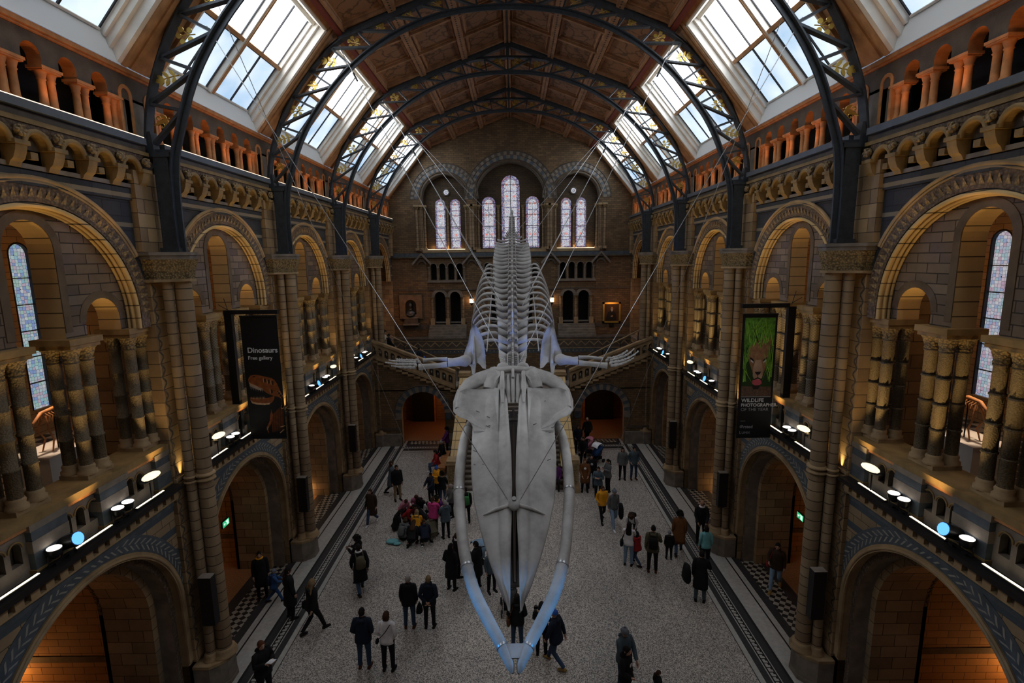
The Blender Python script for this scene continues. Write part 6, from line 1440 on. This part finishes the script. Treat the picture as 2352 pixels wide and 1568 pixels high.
def piece(P, key, maker, name, parent, mat):
    if key not in P['cache']:
        o = maker().build(name, parent, mat=None if key == 'body' else mat); P['cache'][key] = o.data
    else: o = bpy.data.objects.new(name, P['cache'][key]); COL.objects.link(o); o.parent = parent
    o.material_slots[0].link = 'OBJECT'; o.material_slots[0].material = M[mat]
    return o
def person(x, y, h, head, kind, top, topc, legc, hair, hairc, label, skin='skin_light', shoe='shoe_black', z=0., extra=(), group=None):
    """head: the way the person faces, in degrees clockwise from looking down the hall"""
    P = pose_set(kind); root = empty('person', (x, y, z), -head*pi/180, label, 'person', group); s = h/1.745; root.scale = (s*(1.04 if h > 1.3 else 1.1), s*(1.04 if h > 1.3 else 1.1), s)
    piece(P, 'body', lambda: P['body'], 'body', root, skin)
    t_ = piece(P, top, lambda: top_mesh(P, top), {'shirt': 'shirt', 'coat': 'coat'}.get(top, 'jacket'), root, topc)
    piece(P, 'legs', lambda: legs_mesh(P), 'trousers', root, legc)
    for i in (0, 1): piece(P, 'shoe%d' % i, lambda i=i: shoe_mesh(P, i), 'shoe', root, shoe)
    if hair != 'bald': piece(P, 'h'+hair, lambda: hair_mesh(P, hair), {'beanie': 'knitted_hat', 'hood': 'hood'}.get(hair, 'hair'), root, hairc)
    if hair in ('beanie',): pass
    for e in extra:
        U, dz = P['U'], P['dz']; T = lambda a, b, c: tuple(U(a, b, c+dz)); m = MB(); m.smooth = True
        if e[0] == 'backpack':
            ringloft(m, [(.98, .10, .05, -.20), (1.02, .15, .08, -.21), (1.2, .15, .085, -.215), (1.36, .13, .07, -.20), (1.40, .08, .04, -.19)], lambda a, b, c: U(a, b, c+dz), 14)
            for q in (-1, 1): m.tube([T(q*.11, -.16, 1.36), T(q*.12, -.02, 1.50), T(q*.12, .145, 1.38), T(q*.13, .12, 1.15), T(q*.12, -.14, 1.02)], .014, 6)
            m.build('backpack', root, mat=e[1])
        elif e[0] == 'bag':     # shoulder bag on a strap
            q = e[2] if len(e) > 2 else -1
            ringloft(m, [(.78, .05, .11, 0), (.82, .06, .13, 0), (.98, .055, .13, 0), (1.0, .03, .12, 0)], lambda a, b, c: U(a+q*.25, b-.02, c+dz), 12)
            m.tube([T(q*.24, -.08, 1.0), T(q*.15, -.14, 1.3), T(q*.10, -.08, 1.49), T(q*.12, .10, 1.42), T(q*.22, .13, 1.1), T(q*.25, .06, 1.0)], .010, 6); m.build('shoulder_bag', root, mat=e[1])
        elif e[0] == 'strap': m.tube([T(.13, -.12, 1.46), T(0, -.15, 1.25), T(-.2, -.12, 1.0), T(-.22, .02, .92)], .011, 6); m.ball(T(-.26, -.02, .88), .09, 8, 5, (.5, 1, .9)); m.build('shoulder_bag', root, mat=e[1])
        elif e[0] == 'fur': m.tube([T(.10*cos(i*pi/6), .10*sin(i*pi/6)-.03, 1.50-.03*sin(i*pi/6)) for i in range(13)], .035, 7); m.build('fur_collar', root, mat='fur')
        elif e[0] == 'print': m.smooth = False; m.ball(T(0, .135, 1.28), .06, 10, 5, (1.1, .12, 1)); m.build('shirt_print', root, mat='cloth_white')
        elif e[0] == 'stripe': m.tube([p+(p-Vector(U(0, 0, p.z))).normalized()*.05 if False else p for p in [Vector(T(-.20, .0, 1.49)), Vector(T(-.265, -.01, 1.38)), Vector(T(-.30, -.03, 1.16)), Vector(T(-.295, .03, .95))]], .012, 6); m.build('sleeve_stripe', root, mat='cloth_white')
        elif e[0] == 'scarf': m.tube([T(.085*cos(i*pi/6), .08*sin(i*pi/6), 1.50) for i in range(13)], .032, 7); m.build('scarf', root, mat=e[1])
    return root
def held(kind, x, y, z, mat, label, cat, rz=0.):
    root = empty(kind, (x, y, z), rz, label, cat); m = MB(); m.smooth = True
    if kind == 'handbag': ringloft(m, [(-.36, .05, .05, 0), (-.32, .10, .14, 0), (-.18, .085, .13, 0), (-.08, .04, .08, 0)], Vector if False else (lambda a, b, c: Vector((a, b, c))), 12); m.build('bag_body', root, mat=mat); m = MB(); m.tube([(0, -.06, -.1), (0, -.03, -.01), (0, 0, .0), (0, .03, -.01), (0, .06, -.1)], .01, 6); m.build('handle', root, mat=mat)
    elif kind == 'folded_coat':
        ringloft(m, [(-.62, .06, .12, 0), (-.5, .10, .20, .02), (-.2, .10, .17, 0), (0, .06, .13, 0)], lambda a, b, c: Vector((a, b, c)), 12); o = m.build('folded_coat', mat=mat); o.location = (x, y, z); o.rotation_euler = (0, 0, rz); COL.objects.unlink(root); bpy.data.objects.remove(root); tag(o, label, cat); root = o
    elif kind == 'leaflet':
        m.smooth = False; m.hexa([(-.08, -.1, 0), (.08, -.1, 0), (.08, .1, .06), (-.08, .1, .06), (-.08, -.1, .004), (.08, -.1, .004), (.08, .1, .064), (-.08, .1, .064)]); o = m.build('leaflet', mat=mat); o.location = (x, y, z); o.rotation_euler = (0, 0, rz); bpy.data.objects.remove(root); tag(o, label, cat); root = o
    elif kind == 'camera_body':
        m.smooth = False; m.box(-.06, .06, -.03, .03, -.04, .04); m.build('casing', root, mat=mat); m = MB(); m.tube([(0, .03, 0), (0, .09, 0)], .03, 10); m.build('lens', root, mat=mat)
    return root
def pushchair(x, y, rz, hoodm, seatm, label):
    root = empty('pushchair', (x, y, 0), rz, label, 'pushchair', 'pushchairs'); 
    for q in (-1, 1):
        for yy in (-.3, .32): m = MB(); m.mat('black_metal'); m.tube([(q*.24, yy, .11), (q*.28, yy, .11)], .11, 14); m.build('wheel', root)
    m = MB(); m.mat('black_metal')
    for q in (-1, 1): m.tube([(q*.23, .32, .12), (q*.23, -.1, .55), (q*.23, -.45, 1.02)], .014, 6); m.tube([(q*.23, -.3, .12), (q*.23, .1, .6)], .014, 6)
    m.tube([(-.23, -.45, 1.02), (.23, -.45, 1.02)], .018, 6); m.build('chassis', root)
    m = MB(); m.smooth = True; m.hexa([(-.2, -.2, .42), (.2, -.2, .42), (.2, .22, .45), (-.2, .22, .45), (-.2, -.34, .9), (.2, -.34, .9), (.2, -.24, .92), (-.2, -.24, .92)]); m.build('seat', root, mat=seatm)
    vs = []; 
    for j in range(7):
        a = .3+j*.36
        for i in range(7): x_ = -.22+.44*i/6; r = .30; vs.append((x_, -.12+r*cos(a)*.95, .78+r*sin(a)*1.0+.03*(1-(x_/.22)**2)))
    m = MB(); m.smooth = True; m.add(vs, [(j*7+i, j*7+i+1, j*7+8+i, j*7+7+i) for j in range(6) for i in range(6)]); m.build('hood', root, mat=hoodm)
    m = MB(); m.smooth = True; m.box(-.18, .18, -.28, .2, .2, .34); m.build('basket', root, mat='cloth_black')
    return root
pr = person
# foreground pairs, seen from behind
pr(-4.06, 12.5, 1.78, 0, 'stand_pocket', 'jacket', 'cloth_navy', 'cloth_denim', 'short', 'hair_black', 'man seen from behind in dark hooded jacket and jeans beside the white-shirted woman', shoe='leather')
pr(-3.38, 12.4, 1.74, 4, 'stand_pocket', 'shirt', 'cloth_white', 'cloth_black', 'bob', 'hair_brown', 'woman in a white shirt and black trousers seen from behind, thin bag strap', extra=[('strap', 'cloth_black')])
pr(-3.13, 14.03, 1.72, -3, 'stand_down', 'jacket', 'cloth_black', 'cloth_denim', 'short', 'hair_grey', 'grey-haired man in a black jacket seen from behind, holding a black bag', shoe='leather')
pr(-2.52, 14.03, 1.70, 2, 'stand_back', 'jacket', 'cloth_navy', 'cloth_black', 'short', 'hair_blond', 'fair-haired person in a navy jacket with hands clasped behind the back', extra=[('scarf', 'cloth_navy')])
held('handbag', -2.83, 14.08, .82, 'cloth_black', 'small black bag hanging from the hand of the grey-haired man', 'bag')
pr(-5.1, 15.72, 1.74, -28, 'walk_swing', 'coat', 'cloth_black', 'cloth_denim', 'short', 'hair_black', 'walking person in a long black coat with a dark backpack, left part of the floor', 'skin_brown', extra=[('backpack', 'cloth_olive'), ('scarf', 'cloth_white')])
pr(-5.35, 16.35, 1.68, -80, 'stand_phone', 'jacket', 'cloth_black', 'cloth_black', 'curly', 'hair_black', 'person with big curly black hair standing beside the one with the backpack', 'skin_brown')
pr(-5.95, 20.28, 1.60, -170, 'walk_down', 'coat', 'cloth_dark_brown', 'cloth_denim', 'long', 'hair_brown', 'long-haired woman in a dark brown coat walking alone beside the left mosaic border', shoe='shoe_white', extra=[('bag', 'cloth_navy', 1)])
pr(-5.77, 23.01, 1.68, 75, 'walk_one', 'coat', 'cloth_slate', 'cloth_black', 'long', 'hair_brown', 'woman in a long grey-green coat walking with a man in black on the left')
pr(-5.35, 22.41, 1.72, 150, 'stand_down', 'jacket', 'cloth_black', 'cloth_khaki', 'short', 'hair_black', 'man in a black jacket and khaki trousers beside the woman in the grey-green coat', 'skin_tan')
# the school party on the floor
G = 'school party around the floor on the left'
pr(-3.2, 19.32, 1.64, 10, 'stand_fwd', 'jacket', 'cloth_pink', 'cloth_black', 'pony', 'hair_brown', 'standing woman in a bright pink jumper seen from behind, at the edge of the group', group=G)
pr(-2.68, 19.08, 1.60, -25, 'stand_phone', 'jacket', 'cloth_slate', 'cloth_black', 'short', 'hair_grey', 'person in a slate blue jacket right of the pink jumper, partly behind the jaw bone', group=G)
for (x, y, hd, kd, tp, tc, lc, hr, hc, sk, lb) in [
    (-4.9, 19.76, 60, 'sitlow_hang', 'jacket', 'cloth_black', 'cloth_black', 'wavy', 'hair_black', 'skin_tan', 'seated pupil with long black hair and dark coat at the left of the group'),
    (-4.55, 20.35, 110, 'kneel_fwd', 'jacket', 'cloth_red', 'cloth_black', 'long', 'hair_black', 'skin_tan', 'kneeling girl in a dark red jacket reaching into the middle of the group'),
    (-4.85, 21.0, 140, 'kneel_hang', 'jacket', 'cloth_soft_pink', 'cloth_black', 'short', 'hair_brown', 'skin_light', 'small child in a salmon pink jacket at the back left of the group'),
    (-4.3, 21.5, 170, 'kneel_phone', 'jacket', 'cloth_soft_pink', 'cloth_black', 'long', 'hair_brown', 'skin_tan', 'girl in a lilac pink jacket with long dark hair at the back of the group'),
    (-3.93, 21.25, 200, 'kneel_hang', 'jacket', 'cloth_black', 'cloth_black', 'short', 'hair_black', 'skin_brown', 'crouching dark-haired pupil in black beside the lilac pink girl'),
    (-3.72, 22.0, 215, 'stand_fwd', 'jacket', 'cloth_navy', 'cloth_black', 'short', 'hair_black', 'skin_tan', 'standing boy in a navy jacket at the back of the group, before the yellow one'),
    (-3.55, 22.75, 225, 'stand_phone', 'jacket', 'cloth_yellow', 'cloth_black', 'beanie', 'hat_blue', 'skin_light', 'standing person in a mustard jacket and a blue cap at the back of the group'),
    (-3.22, 22.1, 15, 'stand_hang', 'jacket', 'cloth_black', 'cloth_denim', 'curly', 'hair_black', 'skin_brown', 'standing pupil with black curly hair and a cream hood seen from behind'),
    (-3.55, 20.85, 190, 'kneel_fwd', 'jacket', 'cloth_white', 'cloth_black', 'short', 'hair_black', 'skin_tan', 'kneeling pupil in white sleeves in the middle of the group'),
    (-3.0, 21.1, 230, 'kneel_hang', 'jacket', 'cloth_purple', 'cloth_black', 'curly', 'hair_black', 'skin_brown', 'curly-haired pupil in purple with a yellow collar at the right of the group'),
    (-2.66, 20.8, 240, 'stand_hang', 'jacket', 'cloth_grey', 'cloth_black', 'pony', 'hair_grey', 'skin_light', 'grey-haired person in a grey top bending over beside the newel post'),
    (-3.72, 20.2, 270, 'kneel_fwd', 'jacket', 'cloth_black', 'cloth_black', 'pony', 'hair_black', 'skin_tan', 'dark-clothed pupil kneeling left of the woman in the pink jumper'),
    (-3.98, 19.65, 0, 'sitlow_fwd', 'jacket', 'cloth_yellow', 'cloth_black', 'wavy', 'hair_blond', 'skin_light', 'seated pupil with fair hair and a yellow jacket in the front of the group'),
    (-4.4, 19.0, 20, 'sitlow_hang', 'puffer', 'cloth_grey', 'cloth_black', 'bob', 'hair_brown', 'skin_light', 'seated pupil in a grey quilted jacket, front left of the group'),
    (-3.95, 18.5, 5, 'kneel_hang', 'coat', 'cloth_black', 'cloth_black', 'long', 'hair_brown', 'skin_light', 'kneeling pupil all in black at the very front of the group'),
    (-3.42, 18.55, -15, 'kneel_fwd', 'jacket', 'cloth_navy', 'cloth_black', 'short', 'hair_brown', 'skin_light', 'kneeling boy in navy with white shoes at the front right of the group'),
    (-3.15, 18.95, -30, 'kneel_hang', 'jacket', 'cloth_olive', 'cloth_olive', 'short', 'hair_black', 'skin_tan', 'crouching pupil in olive green just in front of the pink jumper')]:
    h = 1.5 if kd.startswith('stand') else 1.55
    e = [('backpack', 'cloth_grey')] if 'quilted' in lb else [('fur',)] if 'cream hood' in lb else [('scarf', 'cloth_yellow')] if 'collar' in lb else ()
    pr(x, y, h, hd, kd, tp, tc, lc, hr, hc, lb, sk, 'shoe_white' if 'white shoes' in lb else 'shoe_black', group=G, extra=e)
m = MB(); m.smooth = True; m.ball((0, 0, .07), .22, 12, 6, (1.2, .8, .35)); m.ball((.2, -.12, .05), .14, 10, 5, (1.1, .9, .35)); o = m.build('coat_on_floor', mat='cloth_teal', loc=(-4.75, 18.75, 0)); tag(o, 'crumpled teal coat lying on the floor in front of the seated group', 'coat')
# around the jaw bones
pr(-1.97, 20.27, 1.58, -8, 'stand_down', 'jacket', 'cloth_black', 'cloth_black', 'short', 'hair_black', 'dark-clothed person with a green backpack glimpsed between jaw bone and snout', extra=[('backpack', 'cloth_green')])
pr(-2.07, 15.83, 1.66, 25, 'stand_pocket', 'coat', 'cloth_black', 'cloth_black', 'long', 'hair_black', 'long-haired woman in a wide black coat just left of the left jaw bone', extra=[('scarf', 'cloth_black')])
pr(-1.95, 16.55, 1.64, 60, 'stand_fwd', 'jacket', 'cloth_black', 'cloth_black', 'pony', 'hair_brown', 'person in black with a white shirt front behind the woman in the black coat', extra=[('scarf', 'cloth_white')])
pr(-1.22, 15.9, 1.70, -60, 'stand_down', 'coat', 'cloth_black', 'cloth_black', 'short', 'hair_black', 'bearded man in a long black coat inside the left jaw bone', 'skin_tan')
pr(-.72, 15.7, 1.55, 150, 'stand_down', 'jacket', 'cloth_slate', 'cloth_black', 'long', 'hair_brown', 'person in a slate top half hidden behind the snout')
pushchair(-1.28, 17.1, .4, 'cloth_pale_denim', 'cloth_pale_denim', 'pushchair with a pale blue hood between the left jaw bone and the snout')
pushchair(-.12, 14.75, .05, 'cloth_black', 'cloth_grey', 'dark pushchair under the tip of the snout')
pr(.12, 13.19, 1.66, 0, 'stand_pocket', 'jacket', 'cloth_black', 'cloth_denim', 'wavy', 'hair_black', 'woman with very long dark hair and a brown bag below the snout tip', extra=[('bag', 'leather', -1)])
pr(.80, 12.9, 1.60, 12, 'stand_phone', 'jacket', 'cloth_black', 'cloth_black', 'hood', 'cloth_black', 'hooded person with a fur collar holding a camera inside the right jaw bone', extra=[('fur',)])
held('camera_body', .66, 13.25, 1.2, 'black_metal', 'black camera held by the person with the fur collar', 'camera')
pr(1.17, 12.49, 1.70, -55, 'walk_swing', 'jacket', 'cloth_navy', 'cloth_denim', 'beanie', 'hat_blue', 'walking man in a navy jacket, blue hat and tan boots by the right jaw tip', shoe='shoe_tan')
# right-hand side
pr(3.75, 20.33, 1.60, 170, 'walk_pocket', 'jacket', 'cloth_yellow', 'cloth_black', 'short', 'hair_brown', 'young person in a bright yellow hooded top walking towards the viewer', 'skin_tan')
pr(4.12, 19.78, 1.72, 165, 'walk_down', 'shirt', 'cloth_grey', 'cloth_pale_denim', 'beanie', 'hat_grey', 'man with a grey beanie, dark shirt and pale jeans beside the yellow top', shoe='shoe_white')
held('folded_coat', 4.42, 19.7, 1.05, 'cloth_black', 'black coat carried over the arm of the man in the grey beanie', 'coat')
pr(4.68, 18.77, 1.6, 200, 'bend_hang', 'shirt', 'cloth_white', 'cloth_black', 'curly', 'hair_brown', 'person in a white top bending forward behind the woman in blue jeans', extra=[('backpack', 'cloth_black')])
pr(4.16, 17.12, 1.66, 20, 'stand_fwd', 'shirt', 'cloth_white', 'cloth_pale_denim', 'long', 'hair_black', 'woman in a white top and blue jeans seen from behind, dark bag at her side', extra=[('bag', 'cloth_black', -1)])
pr(4.91, 16.69, 1.76, 12, 'stand_one', 'jacket', 'cloth_olive', 'cloth_black', 'short', 'hair_black', 'man with a dark backpack seen from behind with an arm round a child in red', extra=[('backpack', 'cloth_black')], shoe='leather')
pr(4.48, 17.15, 1.28, -35, 'walk_fwd', 'jacket', 'cloth_red', 'cloth_denim', 'hood', 'cloth_black', 'child in a red and black jacket leaning on the man with the backpack')
pr(5.73, 17.47, 1.10, 10, 'stand_down', 'jacket', 'cloth_black', 'cloth_black', 'beanie', 'hat_grey', 'small child in a grey knitted hat and black coat holding hands on the right')
pr(6.2, 17.83, 1.68, 15, 'walk_down', 'coat', 'cloth_brown', 'cloth_denim', 'curly', 'hair_black', 'woman in a rust brown coat with dark curly hair beside the small child')
pr(7.3, 18.6, 1.72, 195, 'stand_hang', 'jacket', 'cloth_black', 'cloth_black', 'bald', 'hair_black', 'shaven-headed man in a black suit standing by the right pier', 'skin_tan', extra=[('scarf', 'cloth_white')])
pr(6.84, 16.9, 1.62, 0, 'stand_down', 'shirt', 'cloth_teal', 'cloth_black', 'bob', 'hair_black', 'person in a pale turquoise top behind the one carrying a dark coat')
pr(6.02, 15.1, 1.76, 20, 'stand_one', 'coat', 'cloth_black', 'cloth_slate', 'short', 'hair_black', 'person in a long black coat by the right mosaic border, seen from behind')
held('folded_coat', 5.62, 15.25, 1.2, 'cloth_black', 'bulky dark coat carried at the side of the person by the right border', 'coat', .3)
pr(5.47, 24.42, 1.66, 190, 'stand_down', 'jacket', 'cloth_grey', 'cloth_black', 'long', 'hair_black', 'long-haired woman in a grey jacket facing the viewer, far right of the floor')
pr(6.03, 24.41, 1.70, 175, 'stand_pocket', 'jacket', 'cloth_slate', 'cloth_denim', 'short', 'hair_black', 'man in a blue-grey jumper and jeans beside the woman in the grey jacket', shoe='leather')
pr(4.5, 23.07, 1.62, 250, 'stand_phone', 'jacket', 'cloth_grey', 'cloth_black', 'pony', 'hair_black', 'woman looking at a phone, brown bag on her hip, right of the stairs', extra=[('bag', 'leather', 1)])
pr(3.41, 23.1, 1.64, 185, 'stand_hang', 'coat', 'cloth_brown', 'cloth_black', 'bob', 'hair_red', 'red-haired woman holding a brown coat beside the right newel post', extra=[('print',)])
pr(3.78, 23.55, 1.66, 180, 'stand_down', 'jacket', 'cloth_black', 'cloth_denim', 'short', 'hair_black', 'person in a black sweatshirt with a pale print behind the red-haired woman', extra=[('print',)])
pr(3.9, 22.2, 1.62, 200, 'stand_phone', 'jacket', 'cloth_slate', 'cloth_black', 'short', 'hair_black', 'short-haired person in slate grey with white shoes before the group by the stairs', shoe='shoe_white')
pr(4.42, 29.35, 1.68, -20, 'walk_swing', 'jacket', 'cloth_black', 'cloth_black', 'bald', 'hair_grey', 'bald man in black walking into the right archway under the stairs')
pr(2.85, 11.75, 1.72, 150, 'stand_hang', 'jacket', 'cloth_slate', 'cloth_denim', 'beanie', 'hat_grey', 'person in a blue-grey knitted hat and denim jacket at the bottom edge')
pr(2.78, 11.2, 1.64, 130, 'stand_one', 'jacket', 'cloth_black', 'cloth_black', 'long', 'hair_black', 'dark-haired girl in black with a white sleeve stripe at the bottom edge', extra=[('stripe',), ('print',)])
pr(3.56, 11.15, 1.02, 75, 'stand_down', 'jacket', 'cloth_black', 'cloth_black', 'pony', 'hair_brown', 'small brown-haired child whose head shows at the bottom edge')
# left aisle
pr(-8.3, 15.5, 1.66, 150, 'stand_down', 'coat', 'cloth_black', 'cloth_black', 'short', 'hair_black', 'dark figure in a long black coat just inside the second arch on the left', extra=[('scarf', 'cloth_yellow')])
pr(-7.8, 15.27, 1.18, 60, 'walk_fwd', 'jacket', 'cloth_blue', 'cloth_blue', 'beanie', 'hat_grey', 'child in a blue snowsuit and grey hat walking out of the left arch', extra=[('backpack', 'cloth_navy')])
pr(-6.93, 14.51, 1.70, 40, 'stand_down', 'coat', 'cloth_black', 'cloth_black', 'short', 'hair_black', 'man in a black coat standing on the left mosaic border looking aside')
pr(-5.98, 13.85, 1.74, 35, 'walk_swing', 'jacket', 'cloth_black', 'cloth_black', 'wavy', 'hair_blond', 'striding woman with long wavy fair hair, black clothes, beside the left border', extra=[('bag', 'cloth_black', -1)])
pr(-6.26, 11.42, 1.72, 120, 'stand_phone', 'jacket', 'cloth_black', 'cloth_black', 'short', 'hair_red', 'reddish-haired man in black reading a leaflet at the bottom left edge')
held('leaflet', -5.93, 11.22, 1.28, 'cloth_white', 'white leaflet in the hands of the man at the bottom left edge', 'leaflet', -2.)
pr(8.74, 15.68, 1.70, 215, 'walk_one', 'jacket', 'cloth_dark_brown', 'cloth_pale_denim', 'long', 'hair_black', 'long-haired woman with a red bag and pale jeans walking in the right alcove', extra=[('bag', 'cloth_red', 1)], shoe='shoe_tan')
# on and beside the stairs
pr(-3.95, 25.6, 1.62, 250, 'bench_hang', 'jacket', 'cloth_red', 'cloth_denim', 'long', 'hair_black', 'person in dark red seated on a bench beside the central staircase', shoe='shoe_white')
pr(-3.85, 27.0, 1.60, 230, 'bench_hang', 'jacket', 'cloth_black', 'cloth_black', 'bob', 'hair_grey', 'grey-haired person seated in the shadow left of the central staircase')
pr(-3.75, 28.0, 1.60, 260, 'stand_hang', 'jacket', 'cloth_purple', 'cloth_black', 'curly', 'hair_black', 'curly-haired person standing in the shadow left of the central staircase')
m = MB(); m.mat('orange_stone'); m.box(-.2, .2, -1.2, 1.2, .40, .46); m.box(-.16, .16, -1.1, -1.0, 0, .4); m.box(-.16, .16, 1.0, 1.1, 0, .4); tag(m.build('bench', loc=(-3.7, 26.2, 0)), 'low wooden bench along the left side of the central staircase', 'bench')
pushchair(4.15, 27.6, 1.2, 'cloth_soft_pink', 'cloth_soft_pink', 'pushchair hung with pink things right of the central staircase')
pushchair(4.5, 26.6, 2.2, 'cloth_white', 'cloth_blue', 'pushchair with a white hood and blue bags right of the central staircase')
pr(3.75, 26.2, 1.60, 200, 'stand_hang', 'jacket', 'cloth_black', 'cloth_black', 'short', 'hair_black', 'person in black standing beside the pushchairs right of the staircase')
pr(3.7, 28.1, 1.62, 170, 'stand_pocket', 'jacket', 'cloth_navy', 'cloth_black', 'bob', 'hair_brown', 'person in navy in the shadow right of the central staircase')
pr(2.12, 23.58, 1.62, 190, 'bench_hang', 'jacket', 'cloth_purple', 'cloth_black', 'short', 'hair_black', 'person in purple seated on the lowest steps of the central staircase', 'skin_tan', z=.05)
pr(-1.85, 26.0, 1.66, 185, 'walk_down', 'jacket', 'cloth_black', 'cloth_denim', 'short', 'hair_brown', 'person in jeans coming down the left side of the central staircase', shoe='shoe_white', z=1.72)
pr(-7.35, 30.4, 1.68, 70, 'stand_hang', 'jacket', 'cloth_black', 'cloth_black', 'short', 'hair_black', 'person in black with a white print near the top of the left stair flight', z=4.98, extra=[('print',)])
pr(-7.75, 30.9, 1.66, 90, 'stand_phone', 'jacket', 'cloth_cream', 'cloth_black', 'curly', 'hair_black', 'person with a pale sleeve at the very top of the left stair flight', z=5.12)
pr(-5.6, 30.5, 1.5, 100, 'stand_down', 'jacket', 'cloth_navy', 'cloth_navy', 'short', 'hair_black', 'boy in a dark blue jacket half way up the left stair flight', z=4.28)
pr(-5.25, 30.2, 1.15, 150, 'stand_down', 'jacket', 'cloth_black', 'cloth_black', 'beanie', 'hat_blue', 'small child in a blue hat beside the boy on the left stair flight', z=4.14)
pr(-10.9, 14.9+1.9, 1.68, 100, 'stand_hang', 'jacket', 'cloth_black', 'cloth_black', 'short', 'hair_black', 'dark-clothed visitor standing in the left gallery, second bay, by a white plinth', z=5.905)
# ------------------------------------------------------------------ camera and view
def camera():
    f, p, yaw, roll, cx = 1182.7, .1599, .0044, .0131, .138
    fw = Vector((0, cos(p), -sin(p))); up = Vector((0, sin(p), cos(p))); rt = Vector((1, 0, 0))
    Rz = Matrix.Rotation(yaw, 3, 'Z'); fw, up, rt = Rz@fw, Rz@up, Rz@rt
    r2 = rt*cos(roll)-up*sin(roll); u2 = rt*sin(roll)+up*cos(roll)
    cd = bpy.data.cameras.new('camera'); cd.sensor_width = 36; cd.sensor_fit = 'HORIZONTAL'; cd.lens = f/2352*36; cd.clip_start = .1; cd.clip_end = 200
    c = bpy.data.objects.new('camera', cd); COL.objects.link(c)
    m = Matrix((r2, u2, -fw)).transposed().to_4x4(); m.translation = Vector((cx, 0, 11.0)); c.matrix_world = m
    bpy.context.scene.camera = c
camera()
sc = bpy.context.scene
w = bpy.data.worlds.new('world'); sc.world = w; w.use_nodes = True
w.node_tree.nodes['Background'].inputs['Color'].default_value = (.55, .68, .9, 1); w.node_tree.nodes['Background'].inputs['Strength'].default_value = .3
vs = sc.view_settings; vs.view_transform = 'Standard'; vs.look = 'None'; vs.exposure = 0.; vs.gamma = 1.; vs.use_curve_mapping = False
cy = sc.cycles; cy.max_bounces = 6; cy.diffuse_bounces = 3; cy.glossy_bounces = 2; cy.transmission_bounces = 2; cy.caustics_reflective = False; cy.caustics_refractive = False; cy.sample_clamp_indirect = 4.
cy.use_adaptive_sampling = True; cy.adaptive_threshold = .045
